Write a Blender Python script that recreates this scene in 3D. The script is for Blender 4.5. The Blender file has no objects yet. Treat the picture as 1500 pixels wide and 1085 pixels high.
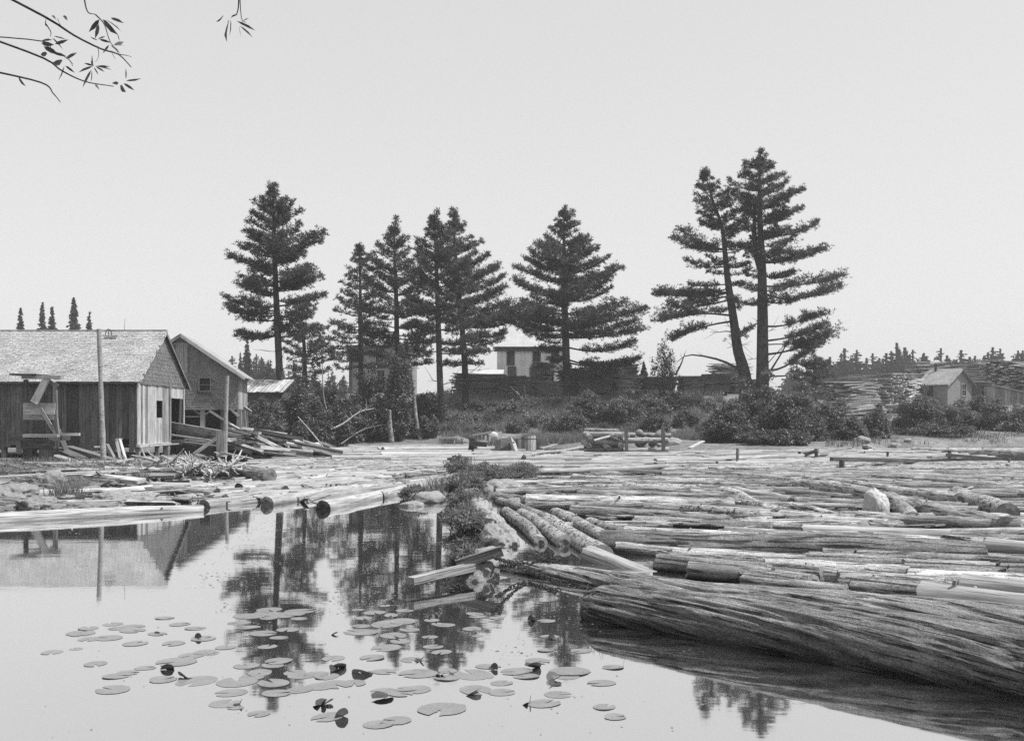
import bpy, math, random
import numpy as np
from mathutils import Vector, Matrix
from math import radians, sin, cos, pi

# ------------------------------------------------------------------ camera, sky, sun, exposure
scene = bpy.context.scene
COL = scene.collection
CAM_H, F = 1.7, 1500.0            # camera height (m), focal length in photograph pixels
HX, HY = 750.0, 618.0             # principal column and horizon row of the photograph

cam_data = bpy.data.cameras.new('camera')
cam_data.sensor_width = 36.0
cam_data.lens = 36.0
cam_data.shift_y = (HY - 542.5) / 1500.0
cam_data.clip_start = 0.05
cam_data.clip_end = 3000.0
camera = bpy.data.objects.new('camera', cam_data)
camera.location = (0, 0, CAM_H)
camera.rotation_euler = (radians(90), 0, 0)
COL.objects.link(camera)
scene.camera = camera

SUN_TO = Vector((0.50, -0.07, 0.86)).normalized()     # towards the sun: high on the right, almost in the plane of the shed's long wall
SUN_EL = math.asin(SUN_TO.z)
SUN_AZ = math.atan2(SUN_TO.x, SUN_TO.y)               # clockwise from +Y

world = bpy.data.worlds.new('World')
scene.world = world
world.use_nodes = True
wn, wl = world.node_tree.nodes, world.node_tree.links
wn.clear()
sky = wn.new('ShaderNodeTexSky')
sky.sky_type = 'NISHITA'
sky.sun_disc = False
sky.sun_elevation = SUN_EL
sky.sun_rotation = SUN_AZ
sky.altitude = 50
sky.air_density = 1.0
sky.dust_density = 0.6
sky.ozone_density = 1.0
sep = wn.new('ShaderNodeSeparateColor')               # a blue-sensitive plate: it sees the sky's blue light only, as grey
comb = wn.new('ShaderNodeCombineColor')
bg = wn.new('ShaderNodeBackground')
bg.inputs['Strength'].default_value = 0.132
wo = wn.new('ShaderNodeOutputWorld')
wl.new(sky.outputs[0], sep.inputs[0])
pw = wn.new('ShaderNodeMath'); pw.operation = 'POWER'; pw.inputs[1].default_value = 0.35   # the plate's shoulder flattens the bright sky
ml = wn.new('ShaderNodeMath'); ml.operation = 'MULTIPLY'; ml.inputs[1].default_value = 2.75
wl.new(sep.outputs[2], pw.inputs[0])
wl.new(pw.outputs[0], ml.inputs[0])
for k in range(3):
    wl.new(ml.outputs[0], comb.inputs[k])
wl.new(comb.outputs[0], bg.inputs['Color'])
wl.new(bg.outputs[0], wo.inputs['Surface'])

sun_data = bpy.data.lights.new('sun', 'SUN')
sun_data.energy = 5.0
sun_data.angle = radians(0.5)
sun_data.color = (1.0, 1.0, 1.0)
sun = bpy.data.objects.new('sun', sun_data)
sun.rotation_euler = (-SUN_TO).to_track_quat('-Z', 'Y').to_euler()
sun.location = (60, 20, 80)
COL.objects.link(sun)

vs = scene.view_settings
vs.view_transform = 'Standard'
vs.look = 'None'
vs.exposure = 0.29
vs.gamma = 1.0
vs.use_curve_mapping = False
scene.cycles.use_denoising = False
scene.cycles.max_bounces = 5
scene.cycles.diffuse_bounces = 2
scene.cycles.glossy_bounces = 3
scene.cycles.transmission_bounces = 2
scene.cycles.transparent_max_bounces = 4
scene.cycles.volume_bounces = 0
scene.cycles.caustics_reflective = False
scene.cycles.caustics_refractive = False

rng = np.random.default_rng(1907)
random.seed(1907)


# ------------------------------------------------------------------ helpers
def P(px, py, d):
    """point at depth d seen at photograph pixel (px, py)"""
    return np.array([(px - HX) / F * d, d, CAM_H - (py - HY) / F * d])


def G(px, py, z=0.0):
    """point on the level z seen at photograph pixel (px, py)"""
    return P(px, py, (CAM_H - z) * F / (py - HY))


def X(px, d):
    return (px - HX) / F * d


def Z(py, d):
    return CAM_H - (py - HY) / F * d


TAB = np.random.default_rng(5).random((512, 512))


def vnoise(u, v, pu=512, seed=0):
    iu, iv = np.floor(u).astype(int), np.floor(v).astype(int)
    fu, fv = u - iu, v - iv
    fu, fv = fu * fu * (3 - 2 * fu), fv * fv * (3 - 2 * fv)
    s1, s2 = seed * 37, seed * 91
    a0, a1 = (iu % pu + s1) % 512, ((iu + 1) % pu + s1) % 512
    b0, b1 = (iv + s2) % 512, (iv + 1 + s2) % 512
    return (TAB[a0, b0] * (1 - fu) + TAB[a1, b0] * fu) * (1 - fv) + (TAB[a0, b1] * (1 - fu) + TAB[a1, b1] * fu) * fv - 0.5


def make_mesh(name, parts, mats=(), smooth=False):
    """parts: list of (V (n,3), F (m,k), material index)"""
    me = bpy.data.meshes.new(name)
    nv = 0
    vs_, loops, starts, tots, mi = [], [], [], [], []
    off = 0
    for part in parts:
        V, Fc = np.asarray(part[0], float), np.asarray(part[1], int)
        m = part[2] if len(part) > 2 else 0
        vs_.append(V)
        if len(Fc):
            k = Fc.shape[1]
            loops.append((Fc + nv).ravel())
            starts.append(off + np.arange(len(Fc)) * k)
            tots.append(np.full(len(Fc), k))
            mi.append(np.full(len(Fc), m))
            off += len(Fc) * k
        nv += len(V)
    V = np.concatenate(vs_)
    L, S, T, M = (np.concatenate(a) for a in (loops, starts, tots, mi))
    me.vertices.add(len(V))
    me.vertices.foreach_set('co', V.ravel().astype(np.float32))
    me.loops.add(len(L))
    me.loops.foreach_set('vertex_index', L.astype(np.int32))
    me.polygons.add(len(S))
    me.polygons.foreach_set('loop_start', S.astype(np.int32))
    me.polygons.foreach_set('loop_total', T.astype(np.int32))
    me.polygons.foreach_set('material_index', M.astype(np.int32))
    me.polygons.foreach_set('use_smooth', np.full(len(S), bool(smooth)))
    for m in mats:
        me.materials.append(m)
    me.update(calc_edges=True)
    return me


def tag(o, label=None, cat=None, group=None, kind=None):
    if label: o['label'] = label
    if cat: o['category'] = cat
    if group: o['group'] = group
    if kind: o['kind'] = kind
    return o


def add(name, me, parent=None, loc=None, label=None, cat=None, group=None, kind=None):
    o = bpy.data.objects.new(name, me)
    COL.objects.link(o)
    if parent is not None:
        o.parent = parent
    if loc is not None:
        o.location = loc
    return tag(o, label, cat, group, kind)


def thing(name, loc, label, cat, group=None):
    """an Empty at the thing's base; it is never rotated, so a child's place is world minus this"""
    return add(name, None, None, tuple(loc), label, cat, group)


def local(parts, loc):
    loc = np.asarray(loc, float)
    return [(np.asarray(p[0]) - loc,) + tuple(p[1:]) for p in parts]


def rootloc(parent):
    return np.zeros(3) if parent is None else np.array(_abs(parent))


def _abs(o):
    v = np.array(o.location)
    while o.parent is not None:
        o = o.parent
        v = v + np.array(o.location)
    return v


CUBE = np.array([[x, y, z] for x in (-1, 1) for y in (-1, 1) for z in (-1, 1)], float)
CF = np.array([[0, 1, 3, 2], [4, 6, 7, 5], [0, 4, 5, 1], [2, 3, 7, 6], [0, 2, 6, 4], [1, 5, 7, 3]])


def boxes(c, h, R=None):
    """many boxes: centres (N,3), half sizes (N,3), rotations (N,3,3)"""
    c, h = np.atleast_2d(c), np.atleast_2d(h)
    n = len(c)
    v = CUBE[None] * h[:, None, :]
    if R is not None:
        v = np.einsum('nij,nkj->nki', R, v)
    v = v + c[:, None, :]
    f = CF[None] + (np.arange(n) * 8)[:, None, None]
    return v.reshape(-1, 3), f.reshape(-1, 4)


def frame(p0, p1, up=(0, 0, 1)):
    p0, p1, up = (np.asarray(a, float) for a in (p0, p1, up))
    x = p1 - p0
    L = np.linalg.norm(x)
    x = x / L
    if abs(np.dot(x, up)) > 0.98:
        up = np.array([0, 1.0, 0])
    y = np.cross(up, x); y /= np.linalg.norm(y)
    z = np.cross(x, y)
    return np.stack([x, y, z], 1), L


def beam(name, p0, p1, w, h, mat, parent=None, up=(0, 0, 1), jit=0.004, **kw):
    """a sawn timber from p0 to p1, its own mesh with the grain along local X"""
    R, L = frame(p0, p1, up)
    v, f = boxes([[L / 2, 0, 0]], [[L / 2, w / 2, h / 2]])
    v = v + rng.normal(0, jit, v.shape)
    o = add(name, make_mesh(name, [(v, f)], [mat]), parent, **kw)
    M4 = Matrix.Identity(4)
    for i in range(3):
        for j in range(3):
            M4[i][j] = R[i, j]
    o.rotation_euler = M4.to_euler()
    o.location = tuple(np.asarray(p0, float) - rootloc(parent))
    return o


def tube(path, radii, segs=8, cap=True):
    path = np.asarray(path, float)
    radii = np.asarray(radii, float)
    n = len(path)
    t = np.gradient(path, axis=0)
    t /= np.linalg.norm(t, axis=1)[:, None] + 1e-9
    a = np.array([0, 0, 1.0]) if abs(t[0, 2]) < 0.9 else np.array([1.0, 0, 0])
    u = np.zeros((n, 3))
    for i in range(n):
        a = a - t[i] * np.dot(a, t[i])
        a /= np.linalg.norm(a) + 1e-9
        u[i] = a
    w = np.cross(t, u)
    th = np.linspace(0, 2 * pi, segs, endpoint=False)
    V = path[:, None] + radii[:, None, None] * (np.cos(th)[None, :, None] * u[:, None] + np.sin(th)[None, :, None] * w[:, None])
    V = V.reshape(-1, 3)
    i, j = np.meshgrid(np.arange(n - 1), np.arange(segs), indexing='ij')
    a0 = i * segs + j
    a1 = i * segs + (j + 1) % segs
    Fq = np.stack([a0, a1, a1 + segs, a0 + segs], -1).reshape(-1, 4)
    parts = [(V, Fq, 0)]
    if cap:
        for e, ring in ((0, 0), (n - 1, (n - 1) * segs)):
            Vc = np.vstack([V[ring:ring + segs], path[e][None]])
            k = np.arange(segs)
            Fc = np.stack([k, (k + 1) % segs, np.full(segs, segs)], 1)
            if e == 0:
                Fc = Fc[:, ::-1]
            parts.append((Vc, Fc, 0))
    return parts


def smooth_path(pts, n):
    """Catmull-Rom through points (any columns)"""
    pts = np.asarray(pts, float)
    p = np.vstack([2 * pts[0] - pts[1], pts, 2 * pts[-1] - pts[-2]])
    out = []
    m = len(pts) - 1
    for s in np.linspace(0, m, n):
        i = min(int(s), m - 1)
        t = s - i
        a, b, c, d = p[i], p[i + 1], p[i + 2], p[i + 3]
        out.append(0.5 * ((2 * b) + (c - a) * t + (2 * a - 5 * b + 4 * c - d) * t * t + (3 * b - a - 3 * c + d) * t ** 3))
    return np.array(out)


# ------------------------------------------------------------------ materials (all grey: the plate recorded no colour)
def new_mat(name):
    m = bpy.data.materials.new(name)
    m.use_nodes = True
    nt = m.node_tree
    nt.nodes.clear()
    out = nt.nodes.new('ShaderNodeOutputMaterial')
    b = nt.nodes.new('ShaderNodeBsdfPrincipled')
    nt.links.new(b.outputs[0], out.inputs['Surface'])
    return m, nt, b


def N(nt, kind, **kw):
    n = nt.nodes.new(kind)
    for k, v in kw.items():
        setattr(n, k, v)
    return n


def math_node(nt, op, a, b=None, clamp=False):
    n = N(nt, 'ShaderNodeMath', operation=op, use_clamp=clamp)
    for i, v in enumerate((a, b)):
        if v is None: continue
        if isinstance(v, (int, float)): n.inputs[i].default_value = v
        else: nt.links.new(v, n.inputs[i])
    return n.outputs[0]


def ramp(nt, fac, stops):
    r = N(nt, 'ShaderNodeValToRGB')
    e = r.color_ramp.elements
    while len(e) < len(stops):
        e.new(0.5)
    for el, (p, v) in zip(e, stops):
        el.position = p
        el.color = (v, v, v, 1)
    nt.links.new(fac, r.inputs[0])
    return r.outputs[0]


def noise(nt, vec, scale, detail=4, rough=0.6, stretch=None, dist=0.0):
    if stretch is not None:
        mp = N(nt, 'ShaderNodeMapping')
        mp.inputs['Scale'].default_value = stretch
        nt.links.new(vec, mp.inputs[0])
        vec = mp.outputs[0]
    t = N(nt, 'ShaderNodeTexNoise')
    t.inputs['Scale'].default_value = scale
    t.inputs['Detail'].default_value = detail
    t.inputs['Roughness'].default_value = rough
    t.inputs['Distortion'].default_value = dist
    nt.links.new(vec, t.inputs['Vector'])
    return t.outputs['Fac']


def coords(nt, which='Object', offset=True):
    tc = N(nt, 'ShaderNodeTexCoord')
    vec = tc.outputs[which]
    if offset:                                   # every object gets its own piece of the pattern
        oi = N(nt, 'ShaderNodeObjectInfo')
        sc_ = math_node(nt, 'MULTIPLY', oi.outputs['Random'], 57.0)
        va = N(nt, 'ShaderNodeVectorMath', operation='ADD')
        nt.links.new(vec, va.inputs[0])
        nt.links.new(sc_, va.inputs[1])
        return va.outputs[0], oi.outputs['Random']
    return vec, None


def bump(nt, b, h, strength, dist=0.02):
    bp = N(nt, 'ShaderNodeBump')
    bp.inputs['Strength'].default_value = strength
    bp.inputs['Distance'].default_value = dist
    nt.links.new(h, bp.inputs['Height'])
    nt.links.new(bp.outputs[0], b.inputs['Normal'])


def finish(nt, b, val, rough=0.85, spec=0.2):
    nt.links.new(val, b.inputs['Base Color'])
    b.inputs['Roughness'].default_value = rough
    b.inputs['Specular IOR Level'].default_value = spec


def wood_mat(name, lo, hi, grain=(0.6, 9, 9), scale=3.0, vary=0.35, bmp=0.5, blotch=0.5, bdist=0.012, rough=0.85, detail=6):
    """wood with its grain along local X: fibres, weather blotches, dark checks, a tone of its own per piece"""
    m, nt, b = new_mat(name)
    vec, rnd = coords(nt)
    g = noise(nt, vec, scale, detail, 0.7, grain, 0.3)
    bl = noise(nt, vec, 1.3, 3, 0.6)
    gv = ramp(nt, g, [(0.37, lo), (0.63, hi)])
    k = math_node(nt, 'ADD', math_node(nt, 'MULTIPLY', bl, blotch * 2), 1 - blotch)
    rv = math_node(nt, 'ADD', math_node(nt, 'MULTIPLY', rnd, 2 * vary), 1 - vary)
    chk = ramp(nt, noise(nt, vec, scale * 1.7, 3, 0.5, (grain[0] * 0.5, grain[1] * 1.3, grain[2] * 1.3)), [(0.35, 0.35), (0.43, 1.0)])
    v = math_node(nt, 'MULTIPLY', math_node(nt, 'MULTIPLY', math_node(nt, 'MULTIPLY', gv, k), rv), chk)
    finish(nt, b, v, rough)
    hh = math_node(nt, 'ADD', g, math_node(nt, 'MULTIPLY', chk, 0.5))
    bump(nt, b, hh, bmp, bdist)
    return m


def bark_mat(name, lo, hi, scale=7.0, stretch=(0.35, 1.6, 1.6), vary=0.25, bmp=0.9, bdist=0.03, crack=(0.40, 0.47), wet=0.0, twist=0.0):
    """bark or weathered log skin: plates, dark splits along local X, light and dark specks"""
    m, nt, b = new_mat(name)
    vec, rnd = coords(nt, offset=not twist)
    if twist:                                   # spiral grain: turn the pattern about local X as it runs along the log
        rnd = N(nt, 'ShaderNodeObjectInfo').outputs['Random']
        sx0 = N(nt, 'ShaderNodeSeparateXYZ')
        nt.links.new(vec, sx0.inputs[0])
        vr = N(nt, 'ShaderNodeVectorRotate', rotation_type='X_AXIS')
        nt.links.new(vec, vr.inputs['Vector'])
        nt.links.new(math_node(nt, 'MULTIPLY', sx0.outputs[0], twist), vr.inputs['Angle'])
        vec = vr.outputs[0]
    a = noise(nt, vec, scale, 6, 0.75, stretch, 0.6 if not twist else 0.2)
    f = noise(nt, vec, scale * 5.5, 5, 0.8)
    mix = math_node(nt, 'ADD', math_node(nt, 'MULTIPLY', a, 0.55), math_node(nt, 'MULTIPLY', f, 0.45))
    v = ramp(nt, mix, [(0.40, lo), (0.5, (lo + hi) * 0.5), (0.60, hi)])
    cr = noise(nt, vec, scale * 1.6, 4, 0.6, (stretch[0] * 0.45, stretch[1] * 1.5, stretch[2] * 1.5), 0.8)
    ck = ramp(nt, cr, [(crack[0], 0.22), (crack[1], 1.0)])
    v = math_node(nt, 'MULTIPLY', v, ck)
    sp = ramp(nt, noise(nt, vec, scale * 9, 3, 0.6), [(0.60, 1.0), (0.70, 1.7)])
    v = math_node(nt, 'MULTIPLY', v, sp)
    big = noise(nt, vec, 1.1, 3, 0.6)
    v = math_node(nt, 'MULTIPLY', v, ramp(nt, big, [(0.3, 0.6), (0.7, 1.3)]))
    rv = math_node(nt, 'ADD', math_node(nt, 'MULTIPLY', rnd, 2 * vary), 1 - vary)
    v = math_node(nt, 'MULTIPLY', v, rv)
    if wet:                                     # ragged waterline band: wetness, plus the logs' underside shade put into the colour
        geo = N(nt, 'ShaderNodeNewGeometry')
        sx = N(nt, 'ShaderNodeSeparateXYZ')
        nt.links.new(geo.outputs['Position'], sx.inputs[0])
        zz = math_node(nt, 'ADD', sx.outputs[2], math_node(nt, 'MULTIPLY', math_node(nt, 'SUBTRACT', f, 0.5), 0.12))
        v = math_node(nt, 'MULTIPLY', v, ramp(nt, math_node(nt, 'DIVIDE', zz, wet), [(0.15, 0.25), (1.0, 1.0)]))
    finish(nt, b, v, 0.9, 0.15)
    bump(nt, b, math_node(nt, 'ADD', mix, math_node(nt, 'MULTIPLY', ck, 0.5)), bmp, bdist)
    return m


def end_mat(name, lo, hi):
    """the cut end of a log: growth rings round local X, radial checks"""
    m, nt, b = new_mat(name)
    tc = N(nt, 'ShaderNodeTexCoord')
    w = N(nt, 'ShaderNodeTexWave', wave_type='RINGS', rings_direction='X')
    w.inputs['Scale'].default_value = 34
    w.inputs['Distortion'].default_value = 1.5
    w.inputs['Detail'].default_value = 3
    nt.links.new(tc.outputs['Object'], w.inputs['Vector'])
    g = noise(nt, tc.outputs['Object'], 9, 5, 0.7)
    mix = math_node(nt, 'ADD', math_node(nt, 'MULTIPLY', w.outputs['Fac'], 0.15), math_node(nt, 'MULTIPLY', g, 0.85))
    finish(nt, b, ramp(nt, mix, [(0.25, lo), (0.75, hi)]), 0.9)
    bump(nt, b, mix, 0.5, 0.01)
    return m


def stone_mat(name, lo, hi, scale=4.0, bmp=0.8, vary=0.15):
    m, nt, b = new_mat(name)
    vec, rnd = coords(nt)
    a = noise(nt, vec, scale, 7, 0.7)
    f = noise(nt, vec, scale * 6, 4, 0.7)
    mix = math_node(nt, 'ADD', math_node(nt, 'MULTIPLY', a, 0.4), math_node(nt, 'MULTIPLY', f, 0.6))
    v = ramp(nt, mix, [(0.36, lo), (0.62, hi)])
    rv = math_node(nt, 'ADD', math_node(nt, 'MULTIPLY', rnd, 2 * vary), 1 - vary)
    finish(nt, b, math_node(nt, 'MULTIPLY', v, rv), 0.9, 0.2)
    bump(nt, b, mix, bmp, 0.025)
    return m


def leaf_mat(name, lo, hi, scale=1.2, rough=0.55, spec=0.3, trans=0.25):
    m, nt, b = new_mat(name)
    vec, rnd = coords(nt)
    a = noise(nt, vec, scale, 3, 0.6)
    f = noise(nt, vec, scale * 9, 2, 0.6)
    mix = math_node(nt, 'ADD', math_node(nt, 'MULTIPLY', a, 0.5), math_node(nt, 'MULTIPLY', f, 0.5))
    v = ramp(nt, mix, [(0.3, lo), (0.7, hi)])
    finish(nt, b, v, rough, spec)
    tr = N(nt, 'ShaderNodeBsdfTranslucent')
    nt.links.new(v, tr.inputs['Color'])
    mx = N(nt, 'ShaderNodeMixShader')
    mx.inputs[0].default_value = trans
    out = [n for n in nt.nodes if n.type == 'OUTPUT_MATERIAL'][0]
    nt.links.new(b.outputs[0], mx.inputs[1])
    nt.links.new(tr.outputs[0], mx.inputs[2])
    nt.links.new(mx.outputs[0], out.inputs['Surface'])
    return m


def plain_mat(name, val, rough=0.8, spec=0.2, var=0.2, scale=6.0, metallic=0.0):
    m, nt, b = new_mat(name)
    vec, rnd = coords(nt)
    a = noise(nt, vec, scale, 5, 0.65)
    finish(nt, b, ramp(nt, a, [(0.3, val * (1 - var)), (0.7, val * (1 + var))]), rough, spec)
    b.inputs['Metallic'].default_value = metallic
    bump(nt, b, a, 0.2, 0.01)
    return m


M = {}
M['peeled'] = wood_mat('peeled_log_wood', 0.18, 0.40, (0.35, 7, 7), 3.0, 0.22, 0.6, 0.45)
M['pale'] = wood_mat('pale_peeled_wood', 0.22, 0.46, (0.3, 7, 7), 3.5, 0.15, 0.5, 0.4)
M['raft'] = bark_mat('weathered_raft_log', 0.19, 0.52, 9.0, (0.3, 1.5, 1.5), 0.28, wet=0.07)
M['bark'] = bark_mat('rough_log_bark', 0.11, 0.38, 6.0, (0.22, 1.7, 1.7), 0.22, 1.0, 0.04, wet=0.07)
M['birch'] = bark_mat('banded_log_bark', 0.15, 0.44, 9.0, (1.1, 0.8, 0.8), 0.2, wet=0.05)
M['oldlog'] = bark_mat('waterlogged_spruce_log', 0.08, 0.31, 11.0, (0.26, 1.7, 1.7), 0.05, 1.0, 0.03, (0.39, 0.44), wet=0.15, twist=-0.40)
M['oldlog_b'] = bark_mat('sunlit_spruce_log', 0.14, 0.40, 11.0, (0.26, 1.7, 1.7), 0.05, 1.0, 0.03, (0.39, 0.44), wet=0.12, twist=-0.40)  # lighter copy of oldlog: sunlight on the rear log put into its tone
M['end'] = end_mat('cut_log_end', 0.10, 0.28)
M['end_dark'] = end_mat('shaded_cut_log_end', 0.03, 0.10)  # near-black copy of the cut end: shade of ends turned from the sun
M['trunk'] = bark_mat('pine_trunk_bark', 0.035, 0.085, 4.0, (1.2, 1.2, 0.25), 0.15)
M['trunk_pale'] = bark_mat('pale_birch_bark', 0.14, 0.42, 4.0, (0.8, 0.8, 1.6), 0.15)
M['plank_dark'] = wood_mat('weathered_shaded_plank', 0.05, 0.13, (0.5, 9, 9), 3.0, 0.4, 0.5, 0.5)  # dark timber; on the shed's long wall the tone also carries shade
M['plank'] = wood_mat('weathered_plank', 0.14, 0.32, (0.5, 9, 9), 3.0, 0.35, 0.5, 0.5)
M['plank_pale'] = wood_mat('bleached_lit_plank', 0.28, 0.52, (0.5, 8, 8), 3.0, 0.22, 0.4, 0.4)  # pale boards; on shed gable and tank the tone also carries sunlight
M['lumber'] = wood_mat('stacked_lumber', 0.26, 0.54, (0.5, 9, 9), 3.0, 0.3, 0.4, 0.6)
M['lumber_dark'] = wood_mat('shaded_lumber', 0.07, 0.21, (0.5, 9, 9), 3.0, 0.3, 0.4, 0.6)  # dark copy of lumber: shade on the stack sides put into the colour
M['drift'] = wood_mat('bleached_driftwood', 0.22, 0.5, (0.8, 6, 6), 4.0, 0.2, 0.5, 0.4)
M['shingle'] = wood_mat('weathered_shingle', 0.20, 0.40, (4, 4, 4), 3.0, 0.2, 0.5, 0.5)
M['shingle_wall'] = wood_mat('grey_wall_shingle', 0.13, 0.27, (4, 4, 4), 3.0, 0.2, 0.5, 0.5)
M['rock'] = stone_mat('pale_granite', 0.15, 0.36, 9.0, 0.9)
M['rock_dark'] = stone_mat('shore_stone', 0.11, 0.28, 7.0, 0.9)
M['rock_white'] = stone_mat('white_boulder', 0.30, 0.52, 5.0, 0.5)
M['needle'] = leaf_mat('pine_needles', 0.04, 0.11, 0.8, 0.5, 0.3, 0.35)
M['needle_far'] = leaf_mat('distant_conifer_needles', 0.035, 0.065, 0.8, 0.6, 0.2, 0.15)
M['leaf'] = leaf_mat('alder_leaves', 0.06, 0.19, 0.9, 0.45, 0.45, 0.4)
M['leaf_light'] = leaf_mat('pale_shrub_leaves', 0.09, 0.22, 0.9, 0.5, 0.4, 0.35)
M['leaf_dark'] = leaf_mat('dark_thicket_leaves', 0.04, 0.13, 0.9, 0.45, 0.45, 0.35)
M['willow'] = leaf_mat('willow_leaves', 0.03, 0.07, 6.0)
M['grass'] = leaf_mat('bank_grass', 0.10, 0.28, 0.6, 0.7, 0.15, 0.4)
M['pad'] = leaf_mat('lily_pad_skin', 0.15, 0.26, 5.0, 0.35, 0.5, 0.1)
M['pad_dark'] = leaf_mat('lily_pad_underside', 0.02, 0.05, 5.0, 0.5, 0.4, 0.05)
M['paint'] = plain_mat('white_house_paint', 0.66, 0.7, 0.2, 0.08, 2.0)
M['paint_grey'] = plain_mat('grey_house_paint', 0.30, 0.8, 0.2, 0.15, 2.0)
M['trim'] = plain_mat('dark_trim_paint', 0.07, 0.7, 0.2, 0.2)
M['glass'] = plain_mat('window_glass', 0.03, 0.08, 0.5, 0.1)
M['void'] = plain_mat('shade_black_boards', 0.03, 0.95, 0.05, 0.3)  # near-black colour standing in for shade inside and under the buildings
M['roof_pale'] = plain_mat('pale_roof_boards', 0.42, 0.8, 0.2, 0.15, 1.5)
M['iron'] = plain_mat('rusted_iron_chain', 0.035, 0.6, 0.4, 0.4, 20, 0.4)
M['brick'] = plain_mat('chimney_brick', 0.16, 0.9, 0.1, 0.3, 8)
M['blossom'] = plain_mat('white_water_lily_petal', 0.7, 0.6, 0.2, 0.05)


def ground_mat():
    m, nt, b = new_mat('bank_earth')
    geo = N(nt, 'ShaderNodeNewGeometry')
    p = geo.outputs['Position']
    a = noise(nt, p, 0.35, 6, 0.65)
    f = noise(nt, p, 6.0, 6, 0.75)
    mix = math_node(nt, 'ADD', math_node(nt, 'MULTIPLY', a, 0.45), math_node(nt, 'MULTIPLY', f, 0.55))
    finish(nt, b, ramp(nt, mix, [(0.34, 0.07), (0.5, 0.17), (0.66, 0.34)]), 0.95, 0.1)
    bump(nt, b, mix, 1.0, 0.15)
    return m


def water_mat():
    m, nt, b = new_mat('still_pond_water')
    nt.nodes.remove(b)
    out = [n for n in nt.nodes if n.type == 'OUTPUT_MATERIAL'][0]
    geo = N(nt, 'ShaderNodeNewGeometry')
    p = geo.outputs['Position']
    r1 = noise(nt, p, 1.6, 3, 0.5, (0.6, 1.3, 1))
    r2 = noise(nt, p, 9.0, 2, 0.5)
    hh = math_node(nt, 'ADD', r1, math_node(nt, 'MULTIPLY', r2, 0.10))
    bp = N(nt, 'ShaderNodeBump')
    bp.inputs['Strength'].default_value = 0.02
    bp.inputs['Distance'].default_value = 0.05
    nt.links.new(hh, bp.inputs['Height'])
    gl = N(nt, 'ShaderNodeBsdfGlossy')
    gl.inputs['Roughness'].default_value = 0.035
    gl.inputs['Color'].default_value = (0.97, 0.97, 0.97, 1)
    nt.links.new(bp.outputs[0], gl.inputs['Normal'])
    df = N(nt, 'ShaderNodeBsdfDiffuse')               # peat-dark water with a little silt in it
    df.inputs['Color'].default_value = (0.035, 0.035, 0.035, 1)
    fr = N(nt, 'ShaderNodeFresnel')
    fr.inputs['IOR'].default_value = 1.9
    nt.links.new(bp.outputs[0], fr.inputs['Normal'])
    k = math_node(nt, 'ADD', math_node(nt, 'MULTIPLY', fr.outputs[0], 0.20), 0.78, True)
    mx = N(nt, 'ShaderNodeMixShader')
    nt.links.new(k, mx.inputs[0])
    nt.links.new(df.outputs[0], mx.inputs[1])
    nt.links.new(gl.outputs[0], mx.inputs[2])
    nt.links.new(mx.outputs[0], out.inputs['Surface'])
    return m


M['ground'] = ground_mat()
M['water'] = water_mat()

# ------------------------------------------------------------------ ground and water
S_PX = [-900, -200, 57, 150, 210, 262, 300, 335, 400, 500, 650, 800, 900, 1000, 1150, 1260, 1300, 1500, 2600]
S_D = [18, 19, 20.5, 21.5, 25, 34, 44, 52, 66, 72, 72, 70, 66, 61, 60, 62, 70, 75, 75]


def shore(px):
    return np.interp(px, S_PX, S_D)


def H(x, y):
    """height of the land at (x, y)"""
    x, y = np.asarray(x, float), np.asarray(y, float)
    yy = np.maximum(y, 8.0)
    px = np.clip(HX + F * x / yy, -900, 2600)
    s = shore(px)
    t = yy - s
    low = np.interp(t, [-2.5, -0.6, 0.0, 1.5, 4], [-0.9, -0.25, 0.03, 0.22, 0.36])
    left = np.interp(yy, [20, 30, 45, 52, 60, 78, 92, 130, 250, 700], [0.0, -0.12, -0.25, -0.2, 0.2, 1.5, 3.7, 4.6, 6, 9])
    mid = np.interp(yy, [60, 74, 82, 92, 130, 250, 700], [0.0, 0.1, 1.7, 3.9, 4.6, 6, 9])
    right = np.interp(yy, [60, 74, 84, 100, 130, 250, 700], [0.0, 0.1, 1.0, 2.9, 4.0, 6, 9])
    wl_ = np.clip((px - 330) / 150, 0, 1)
    wr_ = np.clip((px - 1080) / 150, 0, 1)
    h = (left * (1 - wl_) + mid * wl_) * (1 - wr_) + right * wr_
    z = np.where(t > 0, low + h, low)
    z = z + np.where(t > 0.5, 0.12 * vnoise(x * 0.6, y * 0.6, 512, 3) + 0.10 * vnoise(x * 1.9, y * 1.9, 512, 4), 0)
    return np.where(y < 12, -0.9, z)


def grid_axis(segments):
    out = []
    for a, b, st in segments:
        out += list(np.arange(a, b, st))
    return np.array(out + [segments[-1][1]])


gx = grid_axis([(-900, -120, 30), (-120, -45, 3), (-45, 60, 0.7), (60, 140, 3), (140, 900, 30)])
gy = grid_axis([(-60, 12, 8), (12, 100, 0.7), (100, 160, 3), (160, 1000, 30)])
GX, GY = np.meshgrid(gx, gy, indexing='ij')
GZ = H(GX, GY)
V = np.stack([GX, GY, GZ], -1).reshape(-1, 3)
i, j = np.meshgrid(np.arange(len(gx) - 1), np.arange(len(gy) - 1), indexing='ij')
a0 = i * len(gy) + j
FQ = np.stack([a0, a0 + len(gy), a0 + len(gy) + 1, a0 + 1], -1).reshape(-1, 4)
add('ground', make_mesh('ground', [(V, FQ)], [M['ground']], True), kind='structure')
V = np.array([[-900, -60, 0], [900, -60, 0], [900, 110, 0], [-900, 110, 0]], float)
add('water', make_mesh('water', [(V, np.array([[0, 1, 2, 3]]))], [M['water']]), kind='structure')

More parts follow.
